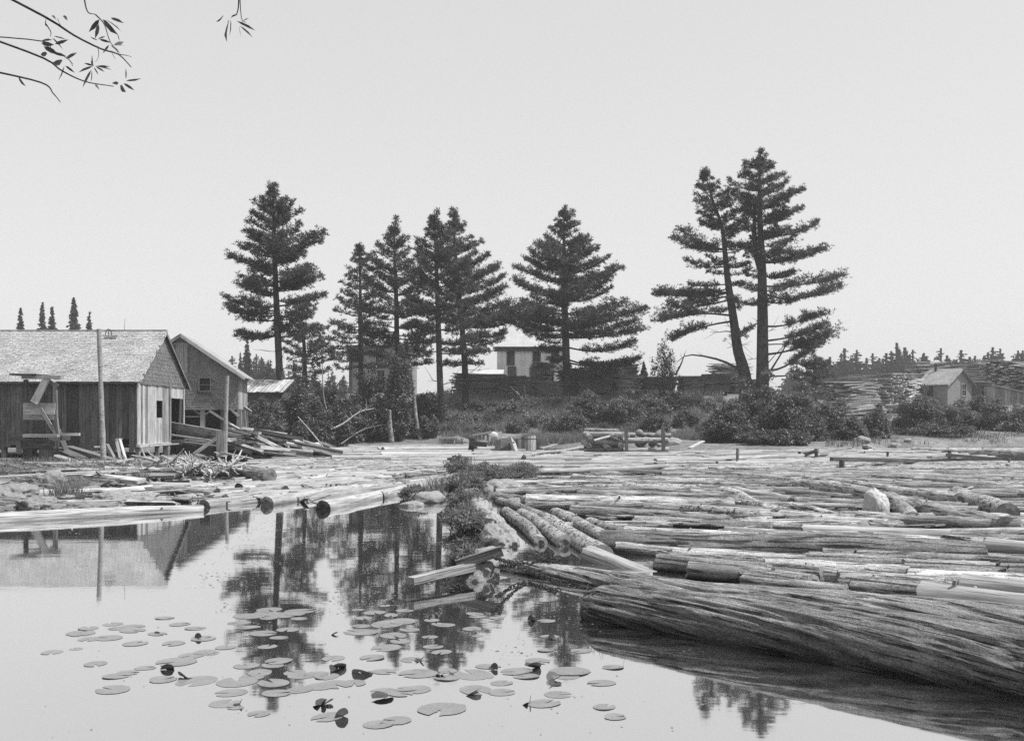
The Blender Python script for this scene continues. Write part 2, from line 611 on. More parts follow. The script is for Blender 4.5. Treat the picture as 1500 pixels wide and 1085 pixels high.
# ------------------------------------------------------------------ buildings
def poly_wall(name, pts, thick_dir, mat, parent, **kw):
    """a flat wall from an outline of world points, given thickness along thick_dir"""
    pts = np.asarray(pts, float)
    n = len(pts)
    q = pts + np.asarray(thick_dir, float)
    Vv = np.vstack([pts, q]) - rootloc(parent)
    me = bpy.data.meshes.new(name)
    faces = [list(range(n)), list(range(2 * n - 1, n - 1, -1))] + [[k, k + n, (k + 1) % n + n, (k + 1) % n] for k in range(n)]
    me.from_pydata([tuple(v) for v in Vv], [], faces)
    me.materials.append(mat)
    me.update()
    return add(name, me, parent, **kw)


def window(parent, c, u, w, h, out, mat_frame, panes=(2, 2), fw=0.07, name='window', glass='glass'):
    """frame > pane; c centre, u unit vector along the wall, out the wall's outward normal"""
    c, u, out = (np.asarray(a, float) for a in (c, u, out))
    zv = np.array([0, 0, 1.0])
    R = np.stack([u, out, zv], 1)
    cs, hs = [], []
    for s in (-1, 1):
        cs.append(c + u * s * (w / 2 + fw / 2) + out * 0.03); hs.append([fw / 2, 0.05, h / 2 + fw])
        cs.append(c + zv * s * (h / 2 + fw / 2) + out * 0.028); hs.append([w / 2, 0.045, fw / 2])
    for k in range(1, panes[0]):
        cs.append(c + u * (k / panes[0] - 0.5) * w + out * 0.02); hs.append([0.02, 0.03, h / 2])
    for k in range(1, panes[1]):
        cs.append(c + zv * (k / panes[1] - 0.5) * h + out * 0.022); hs.append([w / 2, 0.028, 0.02])
    r = rootloc(parent)
    v, f = boxes(np.array(cs) - r, np.array(hs), np.repeat(R[None], len(cs), 0))
    fo = add(name, make_mesh(name, [(v, f)], [mat_frame]), parent)
    v, f = boxes([c - r + out * 0.006], [[w / 2, 0.012, h / 2]], R[None])
    add('pane', make_mesh('pane', [(v, f)], [M[glass]]), fo)
    return fo


def shingle_rows(origin, u, up, out, width, height, exp, sw, inside, mat, tilt=0.05):
    """courses of overlapping shingles on the plane (origin, u, up); inside(a, b) says where they lie"""
    origin, u, up, out = (np.asarray(a, float) for a in (origin, u, up, out))
    ct, st = cos(tilt), sin(tilt)
    R = np.stack([u, out * ct + up * -st * -1, up * ct - out * st], 1)
    R = np.stack([u, np.cross(up * ct - out * st, u), up * ct - out * st], 1)
    cs, hs = [], []
    nrow = int(height / exp)
    for k in range(nrow + 1):
        a = -rng.random() * sw
        while a < width:
            w = sw * rng.uniform(0.55, 1.35)
            b = k * exp + exp * 0.5
            if inside(a + w / 2, b):
                cs.append(origin + u * (a + w / 2) + up * (b + rng.normal(0, exp * 0.05)) + out * (0.03 + rng.random() * 0.012))
                hs.append([w / 2 - 0.006, 0.008, exp * 0.62])
            a += w
    return boxes(np.array(cs), np.array(hs), np.repeat(R[None], len(cs), 0))


# --- near shed of vertical planks with a shingled roof -------------------------------------------
def near_shed():
    r0 = np.array([-20.0, 48.2, 0.3])
    t = thing('plank_shed', r0, 'plank shed with pale shingled roof and lit open gable end beside the tall pole', 'shed')
    xr, y0, y1, ym = -16.5, 45.0, 51.5, 48.3
    ze, zr = 3.62, 5.92
    x = -27.5
    while x < xr - 0.02:
        w = min(rng.uniform(0.22, 0.31), xr - x)
        zb = 0.45 + rng.normal(0, 0.08)
        px = HX + F * (x + w / 2) / y0
        if 157 < px < 190 and rng.random() < 0.5:
            zb += rng.uniform(0.1, 0.55)
        beam('plank', (x + w / 2, y0 + rng.normal(0, 0.006), zb), (x + w / 2, y0, ze), w - 0.014, 0.03, M['plank_dark'], t)  # the long wall's shade is put into its planks' darker tone
        x += w
    beam('eave_board', (-27.5, y0 - 0.06, ze - 0.10), (xr, y0 - 0.06, ze - 0.10), 0.04, 0.16, M['plank'], t)
    # gable end: planks, an opening used as a window, a doorway further back
    y = y0 + 0.16
    for yy0, yy1, m in ((45.0, 45.16, 'plank_pale'), (45.16, 45.42, 'plank_pale')):
        beam('corner_board', (xr + 0.02, (yy0 + yy1) / 2, 0.72), (xr + 0.02, (yy0 + yy1) / 2, ze), yy1 - yy0 - 0.02, 0.035, M[m], t, up=(1, 0, 0))
    y = 45.45
    while y < 49.2:
        w = rng.uniform(0.24, 0.34)
        yc = y + w / 2
        mm = M['plank'] if rng.random() < 0.6 else M['plank_pale']
        if 47.42 < yc < 48.3:
            beam('plank', (xr, yc, 0.68), (xr, yc, 1.9), w - 0.014, 0.03, M['plank_pale'], t, up=(1, 0, 0))
            beam('plank', (xr, yc, 2.7), (xr, yc, 3.75), w - 0.014, 0.03, M['plank_pale'], t, up=(1, 0, 0))
        else:
            beam('plank', (xr, yc, 0.66 + rng.normal(0, 0.05)), (xr, yc, 3.75), w - 0.014, 0.03, mm, t, up=(1, 0, 0))
        y += w
    beam('door_post', (xr + 0.03, 49.25, 0.35), (xr + 0.03, 49.25, 3.6), 0.16, 0.12, M['plank'], t, up=(1, 0, 0))
    y = 49.38
    while y < 51.3:
        w = 0.32
        beam('plank', (xr, y + w / 2, 2.86), (xr, y + w / 2, 3.7), w - 0.012, 0.03, M['plank_pale'], t, up=(1, 0, 0))
        y += w
    beam('plank', (xr, 50.85, 1.3), (xr, 51.0, 2.86), 0.3, 0.03, M['plank_dark'], t, up=(1, 0, 0))
    beam('corner_board', (xr + 0.02, 51.42, 1.2), (xr + 0.02, 51.42, 3.7), 0.12, 0.05, M['plank_pale'], t, up=(1, 0, 0))
    beam('sill', (xr + 0.06, 45.0, 0.66), (xr + 0.06, 49.3, 0.66), 0.18, 0.12, M['plank_pale'], t)
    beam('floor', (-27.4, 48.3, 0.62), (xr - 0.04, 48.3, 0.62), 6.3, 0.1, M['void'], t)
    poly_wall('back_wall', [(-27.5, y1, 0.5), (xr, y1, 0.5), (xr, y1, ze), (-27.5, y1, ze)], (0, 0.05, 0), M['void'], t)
    # gable: backing, then shingles
    poly_wall('gable', [(xr, y0, ze - 0.05), (xr, y1, ze - 0.05), (xr, ym, zr - 0.08)], (-0.05, 0, 0), M['plank_dark'], t)
    sl = (zr - ze) / (ym - y0)

    def in_gable(a, b):
        yy, zz = y0 + a, 3.42 + b
        if zz < 3.62 + 0.12 * sin(yy * 9): return 45.05 < yy < 51.4 and zz > 3.46
        return zz < ze + sl * (ym - abs(yy - ym) - y0) - 0.05
    v, f = shingle_rows((xr + 0.02, y0, 3.42), (0, 1, 0), (0, 0, 1), (1, 0, 0), 6.5, 2.6, 0.17, 0.19, in_gable, None)
    add('gable_shingles', make_mesh('gable_shingles', [(v - r0, f)], [M['shingle_wall']]), t, kind='stuff')
    # roof slopes with shingle courses on the side that shows
    for s in (-1, 1):
        ye = ym + s * (ym - y0 + 0.35)
        zeave = zr - sl * (ym - y0 + 0.35)
        pts = [(-28.5, ye, zeave), (xr + 0.22, ye, zeave), (xr + 0.22, ym, zr), (-28.5, ym, zr)]
        ro = poly_wall('roof', pts, (0, 0, 0.06), M['plank_dark'], t)
        if s == -1:
            upv = np.array([0, ym - ye, zr - zeave]); hl = np.linalg.norm(upv); upv /= hl
            outv = np.cross((1, 0, 0), upv)
            v, f = shingle_rows((-28.5, ye - 0.03, zeave + 0.06), (1, 0, 0), upv, outv, 28.5 + xr + 0.24, hl, 0.16, 0.15, lambda a, b: b < hl - 0.02, None, 0.07)
            add('shingles', make_mesh('shingles', [(v - r0, f)], [M['shingle']]), ro, kind='stuff')
    for s in (-1, 1):
        ye = ym + s * (ym - y0 + 0.36)
        zeave = zr - sl * (ym - y0 + 0.36)
        beam('verge_board', (xr + 0.2, ye, zeave - 0.02), (xr + 0.2, ym, zr - 0.02), 0.04, 0.15, M['plank'] if s == 1 else M['plank_pale'], t)
    beam('ridge_board', (-28.5, ym, zr + 0.09), (xr + 0.24, ym, zr + 0.09), 0.26, 0.05, M['plank'], t)
    # underfloor legs
    for (a, b, c, d) in ((-16.55, 45.3, 0.16, 0.2), (-16.5, 47.6, 0.18, 0.14), (-16.5, 48.9, 0.26, 0.26), (-18.9, 45.2, 0.18, 0.2), (-22.5, 45.4, 0.2, 0.2), (-20.5, 47.5, 0.2, 0.2)):
        beam('leg', (a, b, -0.1), (a, b, 0.6), c, d, M['plank'], t)
    beam('leg', (-17.35, 44.75, 0.0), (-17.75, 44.8, 0.72), 0.24, 0.12, M['plank'], t)
    beam('rail', (-18.2, 44.6, 0.62), (-15.3, 47.0, 0.70), 0.07, 0.07, M['plank_pale'], t)


near_shed()


def leaning_frame():
    t = thing('sawhorse', (-17.8, 44.0, 0.15), 'small timber sawhorse leaning against the dark shed wall', 'sawhorse')
    beam('leg', P(177, 676, 43.8), P(170, 644, 44.2), 0.12, 0.08, M['plank'], t)
    beam('leg', P(184, 674, 44.0), P(175, 643, 44.3), 0.12, 0.08, M['plank_pale'], t)
    beam('top', P(168, 644, 44.1), P(178, 643, 44.5), 0.1, 0.1, M['plank'], t)


leaning_frame()


# --- shingled building on stilts behind it --------------------------------------------------------
def stilt_shed():
    y0, yd = 60.0, 4.2
    xr, xa, xl = X(340, y0), X(259, y0), X(178, y0)
    zb, ze, za = Z(599, y0), Z(547, y0), Z(492, y0)
    r0 = np.array([xa, y0 + 2, 0.8])
    t = thing('shingled_shed', r0, 'shingled gable building on stilts behind the plank shed', 'shed')
    w1, w2 = X(284, y0), X(301, y0)
    wz1, wz2 = Z(573, y0), Z(553, y0)
    outline = [(xl, y0, zb), (xr, y0, zb), (xr, y0, ze), (xa, y0, za), (xl, y0, ze)]
    # the wall around the window opening
    poly_wall('wall', [(xl, y0, zb), (w1, y0, zb), (w1, y0, wz2), (w1, y0, za - (w1 - xa) * (za - ze) / (xr - xa)), (xa, y0, za), (xl, y0, ze)], (0, 0.1, 0), M['shingle_wall'], t)
    poly_wall('wall', [(w2, y0, zb), (xr, y0, zb), (xr, y0, ze), (w2, y0, za - (w2 - xa) * (za - ze) / (xr - xa))], (0, 0.1, 0), M['shingle_wall'], t)
    poly_wall('wall', [(w1, y0, zb), (w2, y0, zb), (w2, y0, wz1), (w1, y0, wz1)], (0, 0.1, 0), M['shingle_wall'], t)
    poly_wall('wall', [(w1, y0, wz2), (w2, y0, wz2), (w2, y0, za - (w2 - xa) * (za - ze) / (xr - xa)), (w1, y0, za - (w1 - xa) * (za - ze) / (xr - xa))], (0, 0.1, 0), M['shingle_wall'], t)
    hx1, hx2, hz1, hz2 = X(251, y0), X(268, y0), Z(546, y0), Z(505, y0)

    def inside(a, b):
        x, z = xl + a, zb + b
        top = za - abs(x - xa) * (za - ze) / (xr - xa)
        if z > top - 0.08 or x > xr - 0.05 or x < xl: return False
        if w1 - 0.12 < x < w2 + 0.12 and wz1 - 0.08 < z < wz2 + 0.06: return False
        if hx1 - 0.08 < x < hx2 + 0.08 and hz1 < z < hz2: return False
        return True
    v, f = shingle_rows((xl, y0 - 0.01, zb - 0.02), (1, 0, 0), (0, 0, 1), (0, -1, 0), xr - xl, za - zb, 0.155, 0.17, inside, None)
    add('wall_shingles', make_mesh('wall_shingles', [(v - r0, f)], [M['shingle_wall']]), t, kind='stuff')
    for k in range(3):
        xc = hx1 + (k + 0.5) * (hx2 - hx1) / 3
        beam('hatch_board', (xc, y0 - 0.05, hz1), (xc, y0 - 0.05, hz2), (hx2 - hx1) / 3 - 0.015, 0.04, M['plank'], t)
    beam('hatch_lintel', (hx1 - 0.1, y0 - 0.07, hz2 + 0.05), (hx2 + 0.1, y0 - 0.07, hz2 + 0.05), 0.05, 0.1, M['plank_pale'], t)
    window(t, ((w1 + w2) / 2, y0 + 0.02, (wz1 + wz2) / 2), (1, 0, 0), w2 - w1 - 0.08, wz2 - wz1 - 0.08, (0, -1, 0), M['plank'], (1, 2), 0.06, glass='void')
    beam('window_sill', (w1 - 0.1, y0 - 0.08, wz1 - 0.1), (w2 + 0.06, y0 - 0.08, wz1 - 0.12), 0.14, 0.06, M['plank_dark'], t)
    # side wall of boards
    yy = y0 + 0.1
    while yy < y0 + yd:
        beam('side_board', (xr - 0.02, yy + 0.14, zb - 0.02 + rng.normal(0, 0.04)), (xr - 0.02, yy + 0.14, ze + 0.05), 0.27, 0.04, M['plank'] if rng.random() < 0.7 else M['plank_pale'], t, up=(1, 0, 0))
        yy += 0.28
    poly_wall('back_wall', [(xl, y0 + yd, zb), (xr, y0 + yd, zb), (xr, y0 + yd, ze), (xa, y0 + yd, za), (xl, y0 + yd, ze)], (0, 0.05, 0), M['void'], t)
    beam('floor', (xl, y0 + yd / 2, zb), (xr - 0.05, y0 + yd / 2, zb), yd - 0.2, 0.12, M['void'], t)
    sl = (za - ze) / (xr - xa)
    for s in (-1, 1):
        xe = xa + s * (xr - xa + 0.45)
        zee = za - sl * (xr - xa + 0.45)
        poly_wall('roof', [(xa, y0 - 0.3, za + 0.05), (xe, y0 - 0.3, zee + 0.05), (xe, y0 + yd + 0.3, zee + 0.05), (xa, y0 + yd + 0.3, za + 0.05)], (0, 0, 0.08), M['shingle'], t)
        beam('verge_board', (xa, y0 - 0.34, za), (xe, y0 - 0.34, zee), 0.05, 0.18, M['plank_pale'] if s > 0 else M['plank'], t)
    # stilts and braces
    zg = 0.55
    for px_, m in ((205, 'plank_dark'), (232, 'plank_dark'), (289, 'plank'), (341, 'plank'), (318, 'plank_dark')):
        beam('stilt', (X(px_, y0), y0 + 0.15, zg - 0.3), (X(px_, y0), y0 + 0.15, zb), 0.26, 0.22, M[m], t)
    for yy, dz in ((61.4, 0), (63.0, 0.2), (64.1, 0.1)):
        beam('stilt', (xr - 0.1 + dz, yy, zg - 0.3), (xr - 0.1, yy, zb), 0.26, 0.22, M['plank'], t)
    beam('brace', P(290, 609, 60.1), P(275, 599, 60.1), 0.1, 0.1, M['plank'], t)
    beam('brace', P(290, 609, 60.1), P(303, 600, 60.1), 0.1, 0.1, M['plank'], t)
    beam('brace', P(299, 601, 60), P(338, 627, 60), 0.12, 0.14, M['plank'], t)
    beam('brace', P(331, 600, 60), P(341, 610, 60), 0.12, 0.12, M['plank'], t)
    beam('brace', P(266, 610, 60.2), P(291, 610, 60.2), 0.07, 0.07, M['plank'], t)
    beam('loose_board', P(352, 592, 63), P(366, 604, 62), 0.08, 0.2, M['plank'], t)
    poly_wall('underfloor_shade_sheet', [(xl, y0 + 3.6, 0.3), (xr - 0.3, y0 + 3.6, 0.3), (xr - 0.3, y0 + 3.6, zb), (xl, y0 + 3.6, zb)], (0, 0.05, 0), M['void'], t)  # near-black sheet added as the shade beneath the floor
    t.rotation_euler = (0, 0, radians(7.5))


stilt_shed()


def low_shed():
    d = 72.0
    xl, xr = X(352, d), X(412, d)
    r0 = ((xl + xr) / 2, d, 1.2)
    t = thing('low_shed', r0, 'low dark shed with pale board roof between stilt building and leftmost pine', 'shed')
    zt, zb = Z(574, d), 0.9
    poly_wall('wall', [(xl, d, zb), (xr, d, zb), (xr, d, zt), (xl, d, zt)], (0, 0.1, 0), M['plank_dark'], t)
    poly_wall('side_wall', [(xr, d, zb), (xr, d + 3, zb), (xr, d + 3, zt), (xr, d, zt)], (-0.1, 0, 0), M['plank_dark'], t)
    n = 12
    for k in range(n):
        a = xl - 0.2 + (k + 0.5) * (xr - xl + 0.4) / n
        beam('roof_board', (a, d - 0.35, zt - 0.02 + rng.normal(0, 0.02)), (a + 0.12, d + 3.0, Z(556, d + 3)), (xr - xl + 0.4) / n - 0.04, 0.04, M['plank_pale'], t)
    beam('roof_deck', ((xl + xr) / 2, d - 0.3, zt - 0.08), ((xl + xr) / 2 + 0.1, d + 3.0, Z(556, d + 3) - 0.06), xr - xl + 0.3, 0.05, M['plank_dark'], t)


low_shed()


# --- houses on the bank -----------------------------------------------------------------------------
def clap_mat(name, val, step=0.14):
    """lapped boards too fine to see singly at this distance"""
    m, nt, b = new_mat(name)
    geo = N(nt, 'ShaderNodeNewGeometry')
    sx = N(nt, 'ShaderNodeSeparateXYZ')
    nt.links.new(geo.outputs['Position'], sx.inputs[0])
    saw = math_node(nt, 'FRACT', math_node(nt, 'DIVIDE', sx.outputs[2], step))
    g = noise(nt, geo.outputs['Position'], 1.2, 5, 0.7)
    v = ramp(nt, g, [(0.3, val * 0.85), (0.7, val * 1.1)])
    finish(nt, b, v, 0.8)
    bump(nt, b, saw, 0.7, 0.03)
    return m


M['clap_white'] = clap_mat('white_clapboard', 0.80)
M['clap_grey'] = clap_mat('weathered_clapboard', 0.26)


def white_house():
    d = 105.0
    xl, xr = X(728, d), X(827, d)
    zb, ze, zr = 3.6, Z(508, d), Z(463, d + 3.5)
    r0 = np.array([(xl + xr) / 2, d + 3.5, 3.9])
    t = thing('white_house', r0, 'white two-storey clapboard house behind the lumber stacks and solitary pine', 'house')
    for nm, pts, th in (('wall', [(xl, d, zb), (xr, d, zb), (xr, d, ze), (xl, d, ze)], (0, 0.15, 0)),
                        ('wall', [(xr, d + 0.15, zb), (xr, d + 7, zb), (xr, d + 7, ze), (xr, d + 0.15, ze)], (-0.15, 0, 0)),
                        ('wall', [(xl, d + 0.15, zb), (xl, d + 7, zb), (xl, d + 7, ze), (xl, d + 0.15, ze)], (0.15, 0, 0)),
                        ('wall', [(xl + 0.15, d + 7, zb), (xr - 0.15, d + 7, zb), (xr - 0.15, d + 7, ze), (xl + 0.15, d + 7, ze)], (0, -0.15, 0))):
        poly_wall(nm, pts, th, M['clap_white'], t)
    o = 0.45
    rx0, rx1 = X(770, d + 3.5), X(800, d + 3.5)
    A = [(xl - o, d - o, ze), (xr + o, d - o, ze), (xr + o, d + 7 + o, ze), (xl - o, d + 7 + o, ze)]
    B, C = (rx0, d + 3.5, zr), (rx1, d + 3.5, zr)
    me = bpy.data.meshes.new('roof')
    me.from_pydata([tuple(np.array(p) - r0) for p in A + [B, C]], [], [[0, 1, 5, 4], [1, 2, 5], [2, 3, 4, 5], [3, 0, 4], [3, 2, 1, 0]])
    me.materials.append(M['roof_pale']); me.update()
    ro = add('roof', me, t)
    cx, cy = X(772, d + 2.5), d + 2.5
    beam('chimney', (cx, cy, zr - 1.2), (cx, cy, Z(456, d + 2.5)), 0.75, 0.75, M['brick'], ro)
    beam('chimney_cap', (cx, cy, Z(456, d + 2.5)), (cx, cy, Z(454, d + 2.5)), 0.95, 0.95, M['brick'], ro)
    beam('eave_trim', (xl - 0.2, d - 0.2, ze - 0.25), (xr + 0.2, d - 0.2, ze - 0.25), 0.1, 0.42, M['trim'], t)
    for px_, py_ in ((748, 524), (786, 522), (813, 522)):
        window(t, (X(px_, d), d, Z(py_, d)), (1, 0, 0), 0.62, 1.35, (0, -1, 0), M['trim'], (2, 2), 0.10)
    for px_, py_ in ((750, 548), (782, 549), (805, 549)):
        window(t, (X(px_, d), d, Z(py_, d)), (1, 0, 0), 0.7, 1.4, (0, -1, 0), M['trim'], (2, 2), 0.09)
    for px_ in (734, 766, 800, 825):
        beam('pilaster', (X(px_, d), d - 0.05, zb), (X(px_, d), d - 0.05, ze - 0.46), 0.16, 0.08, M['paint'], t)


white_house()


def grey_house():
    d = 112.0
    xl, xr = X(512, d), X(602, d)
    zb, ze = 4.0, Z(505, d)
    r0 = np.array([(xl + xr) / 2, d + 3, 4.2])
    t = thing('grey_house', r0, 'grey two-storey house half hidden behind the crowded pines', 'house')
    poly_wall('wall', [(xl, d, zb), (xr, d, zb), (xr, d, ze), (xl, d, ze)], (0, 0.15, 0), M['clap_grey'], t)
    poly_wall('wall', [(xl, d + 0.15, zb), (xl, d + 7, zb), (xl, d + 7, ze), (xl, d + 3.5, ze + 2.6), (xl, d + 0.15, ze)], (0.15, 0, 0), M['clap_grey'], t)
    poly_wall('wall', [(xr, d + 0.15, zb), (xr, d + 7, zb), (xr, d + 7, ze), (xr, d + 3.5, ze + 2.6), (xr, d + 0.15, ze)], (-0.15, 0, 0), M['clap_grey'], t)
    poly_wall('roof', [(xl - 0.4, d - 0.4, ze - 0.2), (xr + 0.4, d - 0.4, ze - 0.2), (xr + 0.4, d + 3.5, ze + 2.7), (xl - 0.4, d + 3.5, ze + 2.7)], (0, 0, 0.15), M['roof_pale'], t)
    poly_wall('roof', [(xl - 0.4, d + 7.4, ze - 0.2), (xr + 0.4, d + 7.4, ze - 0.2), (xr + 0.4, d + 3.5, ze + 2.7), (xl - 0.4, d + 3.5, ze + 2.7)], (0, 0, 0.14), M['roof_pale'], t)
    beam('eave_trim', (xl - 0.3, d - 0.42, ze - 0.2), (xr + 0.3, d - 0.42, ze - 0.2), 0.06, 0.3, M['trim'], t)
    beam('corner_board', (xl + 0.1, d - 0.05, zb), (xl + 0.1, d - 0.05, ze), 0.3, 0.1, M['trim'], t)
    beam('belt_board', (xl + 0.3, d - 0.05, Z(537, d)), (xr, d - 0.05, Z(537, d)), 0.08, 0.2, M['trim'], t)
    for px_, py_ in ((528, 520), (556, 520), (585, 520), (530, 552), (558, 552), (586, 552)):
        window(t, (X(px_, d), d, Z(py_, d)), (1, 0, 0), 0.8, 1.5, (0, -1, 0), M['paint_grey'], (2, 2), 0.1)


grey_house()


def long_shed():
    d = 99.0
    xl, xr = X(690, d), X(733, d)
    t = thing('long_low_shed', ((xl + xr) / 2, d + 2, 4.2), 'long low dark shed with pale roof left of the white house', 'shed')
    zt = Z(551, d)
    poly_wall('wall', [(xl, d, 3.8), (xr, d, 3.8), (xr, d, zt), (xl, d, zt)], (0, 0.1, 0), M['plank_dark'], t)
    poly_wall('side_wall', [(xr, d + 0.1, 3.8), (xr, d + 4, 3.8), (xr, d + 4, zt + 0.5), (xr, d + 0.1, zt)], (-0.1, 0, 0), M['plank_dark'], t)
    poly_wall('roof', [(xl - 0.3, d - 0.5, zt - 0.03), (xr + 0.3, d - 0.5, zt - 0.03), (xr + 0.3, d + 4.2, zt + 0.75), (xl - 0.3, d + 4.2, zt + 0.75)], (0, 0, 0.12), M['roof_pale'], t)
    poly_wall('doorway', [(X(717, d), d - 0.03, 4.0), (X(724, d), d - 0.03, 4.0), (X(724, d), d - 0.03, 6.0), (X(717, d), d - 0.03, 6.0)], (0, -0.03, 0), M['void'], t)


long_shed()


def small_house():
    d0 = 103.0
    c0 = np.array([X(1388, d0), d0])
    a = radians(35)
    gu, su = np.array([cos(a), sin(a)]), np.array([-sin(a), cos(a)])
    w, l = 4.3, 3.1
    zb, ze, za = 2.7, Z(561, d0), Z(541, d0 + 1)
    r0 = np.array([*(c0 + gu * w / 2 + su * l / 2), 3.0])
    t = thing('small_house', r0, 'small weathered gable house among lumber piles at the right edge', 'house')

    def q(i, j, z): return (*(c0 + gu * i + su * j), z)
    gn, sn = np.array([*(-su), 0]), np.array([*(-gu), 0])
    poly_wall('gable_wall', [q(0, 0, zb), q(w, 0, zb), q(w, 0, ze), q(w / 2, 0, za), q(0, 0, ze)], tuple(-gn * 0.1), M['clap_grey'], t)
    poly_wall('side_wall', [q(0, 0.1, zb), q(0, l, zb), q(0, l, ze), q(0, 0.1, ze)], tuple(-sn * 0.1), M['clap_grey'], t)
    poly_wall('side_wall', [q(w, 0.1, zb), q(w, l, zb), q(w, l, ze), q(w, 0.1, ze)], tuple(sn * 0.1), M['clap_grey'], t)
    poly_wall('gable_wall', [q(0.1, l, zb), q(w - 0.1, l, zb), q(w - 0.1, l, ze), q(w / 2, l, za), q(0.1, l, ze)], tuple(gn * 0.1), M['clap_grey'], t)
    sl = (za - ze) / (w / 2)
    for s, i0 in ((-1, -0.4), (1, w + 0.4)):
        ro = poly_wall('roof', [q(w / 2, -0.3, za + 0.04), q(i0, -0.3, ze - 0.4 * sl + 0.04), q(i0, l + 0.3, ze - 0.4 * sl + 0.04), q(w / 2, l + 0.3, za + 0.04)], (0, 0, 0.1), M['shingle'], t)
        beam('verge_board', q(w / 2, -0.32, za), q(i0, -0.32, ze - 0.4 * sl), 0.06, 0.18, M['trim'] if s > 0 else M['plank'], t)
    beam('stovepipe', q(w / 2 - 0.3, l - 0.6, za - 0.2), q(w / 2 - 0.3, l - 0.6, za + 0.75), 0.2, 0.2, M['iron'], t)
    window(t, np.array(q(w * 0.66, 0, Z(571, d0 + 2))) + gn * 0.01, (*gu, 0), 0.75, 1.2, gn, M['paint_grey'], (2, 2), 0.08)
    window(t, np.array(q(0, l * 0.62, Z(572, d0 + 2))) + sn * 0.01, (*su, 0), 0.5, 1.0, sn, M['trim'], (1, 2), 0.06)


small_house()


def lean_to(px0, px1, py0, py1, py_base, d, label, win, m='plank_dark'):
    xl, xr = X(px0, d), X(px1, d)
    zb = Z(py_base, d) - 0.6
    z0, z1 = Z(py0, d), Z(py1, d)
    t = thing('lean_to_shed', ((xl + xr) / 2, d + 1, zb + 0.4), label, 'shed')
    n = max(3, int((xr - xl) / 0.3))
    for k in range(n):
        a = xl + (k + 0.5) * (xr - xl) / n
        zt = z0 + (z1 - z0) * (k + 0.5) / n
        beam('wall_board', (a, d, zb), (a, d, zt), (xr - xl) / n - 0.02, 0.05, M[m], t)
    poly_wall('side_wall', [(xl, d + 0.05, zb), (xl, d + 2.5, zb), (xl, d + 2.5, z0), (xl, d + 0.05, z0)], (0.06, 0, 0), M['plank_pale'], t)
    poly_wall('roof', [(xl - 0.15, d - 0.25, z0 + 0.02), (xr + 0.2, d - 0.25, z1 + 0.02), (xr + 0.2, d + 2.6, z1 + 0.12), (xl - 0.15, d + 2.6, z0 + 0.12)], (0, 0, 0.09), M['plank'], t)
    if win:
        window(t, (X(win[0], d), d - 0.04, Z(win[1], d)), (1, 0, 0), 0.45, 0.5, (0, -1, 0), M['plank_pale'], (1, 1), 0.08)


lean_to(1424, 1453, 560, 561, 592, 106, 'dark board lean-to with a small framed window against the small house', (1440, 575))
lean_to(1454, 1520, 565, 580, 592, 104, 'board shed with sloping roof at the far right edge', None, 'plank')


# --- timber hoist at the left edge -------------------------------------------------------------------
def hoist():
    d = 40.0
    t = thing('timber_hoist_frame', P(40, 690, d), 'dark timber hoist platform on a thick post at the left edge', 'platform')
    bm_ = lambda n, a, b, w, h, m, dd=d: beam(n, P(*a, dd), P(*b, dd), w, h, M[m], t)
    beam('post', P(68, 706, d), P(68, 644, d), 0.42, 0.4, M['plank_dark'], t)
    beam('post', P(44, 706, d + 1.6), P(44, 644, d + 1.6), 0.42, 0.4, M['plank_dark'], t)
    beam('deck', P(34, 641, d + 0.9), P(84, 641, d + 0.9), 2.4, 0.22, M['plank_dark'], t)
    bm_('deck_edge', (34, 638), (85, 638), 0.12, 0.12, 'plank', d - 0.35)
    bm_('beam', (34, 651), (83, 651), 0.5, 0.3, 'plank_dark')
    bm_('upright', (82, 638), (81, 560), 0.14, 0.14, 'plank')
    bm_('upright', (38, 638), (38, 556), 0.14, 0.14, 'plank_dark')
    bm_('brace', (50, 590), (69, 553), 0.06, 0.3, 'plank_pale', d - 0.15)
    bm_('roof_plate', (66, 552), (91, 553), 0.3, 0.14, 'plank', d - 0.1)
    bm_('roof_plate', (34, 552), (64, 552), 0.3, 0.14, 'plank', d)
    bm_('brace', (70, 556), (84, 566), 0.1, 0.16, 'plank', d + 0.1)
    bm_('board', (34, 594), (81, 595), 0.04, 0.24, 'plank', d - 0.1)
    bm_('board', (34, 603), (80, 603), 0.04, 0.2, 'plank_pale', d - 0.11)
    bm_('board', (34, 611), (79, 611), 0.04, 0.2, 'plank', d - 0.1)
    bm_('brace', (59, 598), (83, 637), 0.08, 0.12, 'plank', d - 0.22)
    bm_('brace', (83, 612), (86, 640), 0.08, 0.12, 'plank', d - 0.22)
    bm_('pole', (84, 636), (117, 636), 0.1, 0.1, 'plank_pale')
    beam('roof', P(34, 550, d + 0.9), P(72, 550, d + 0.9), 2.3, 0.06, M['plank_dark'], t)
    bm_('board', (84, 628), (98, 662), 0.5, 0.05, 'plank_dark', d + 2.5)


hoist()


# --- poles, posts, bulkhead -------------------------------------------------------------------------
def pole(name, pts, d, r0, r1, mat, label, cat='pole', segs=10):
    path = smooth_path([P(a, b, d) for a, b in pts], 14)
    rad = np.linspace(r0, r1, len(path)) * (1 + 0.06 * rng.normal(size=len(path)))
    base = path[0]
    o = add(name, make_mesh(name, local(tube(path, rad, segs), base), [mat], True), None, tuple(base), label, cat)
    return o


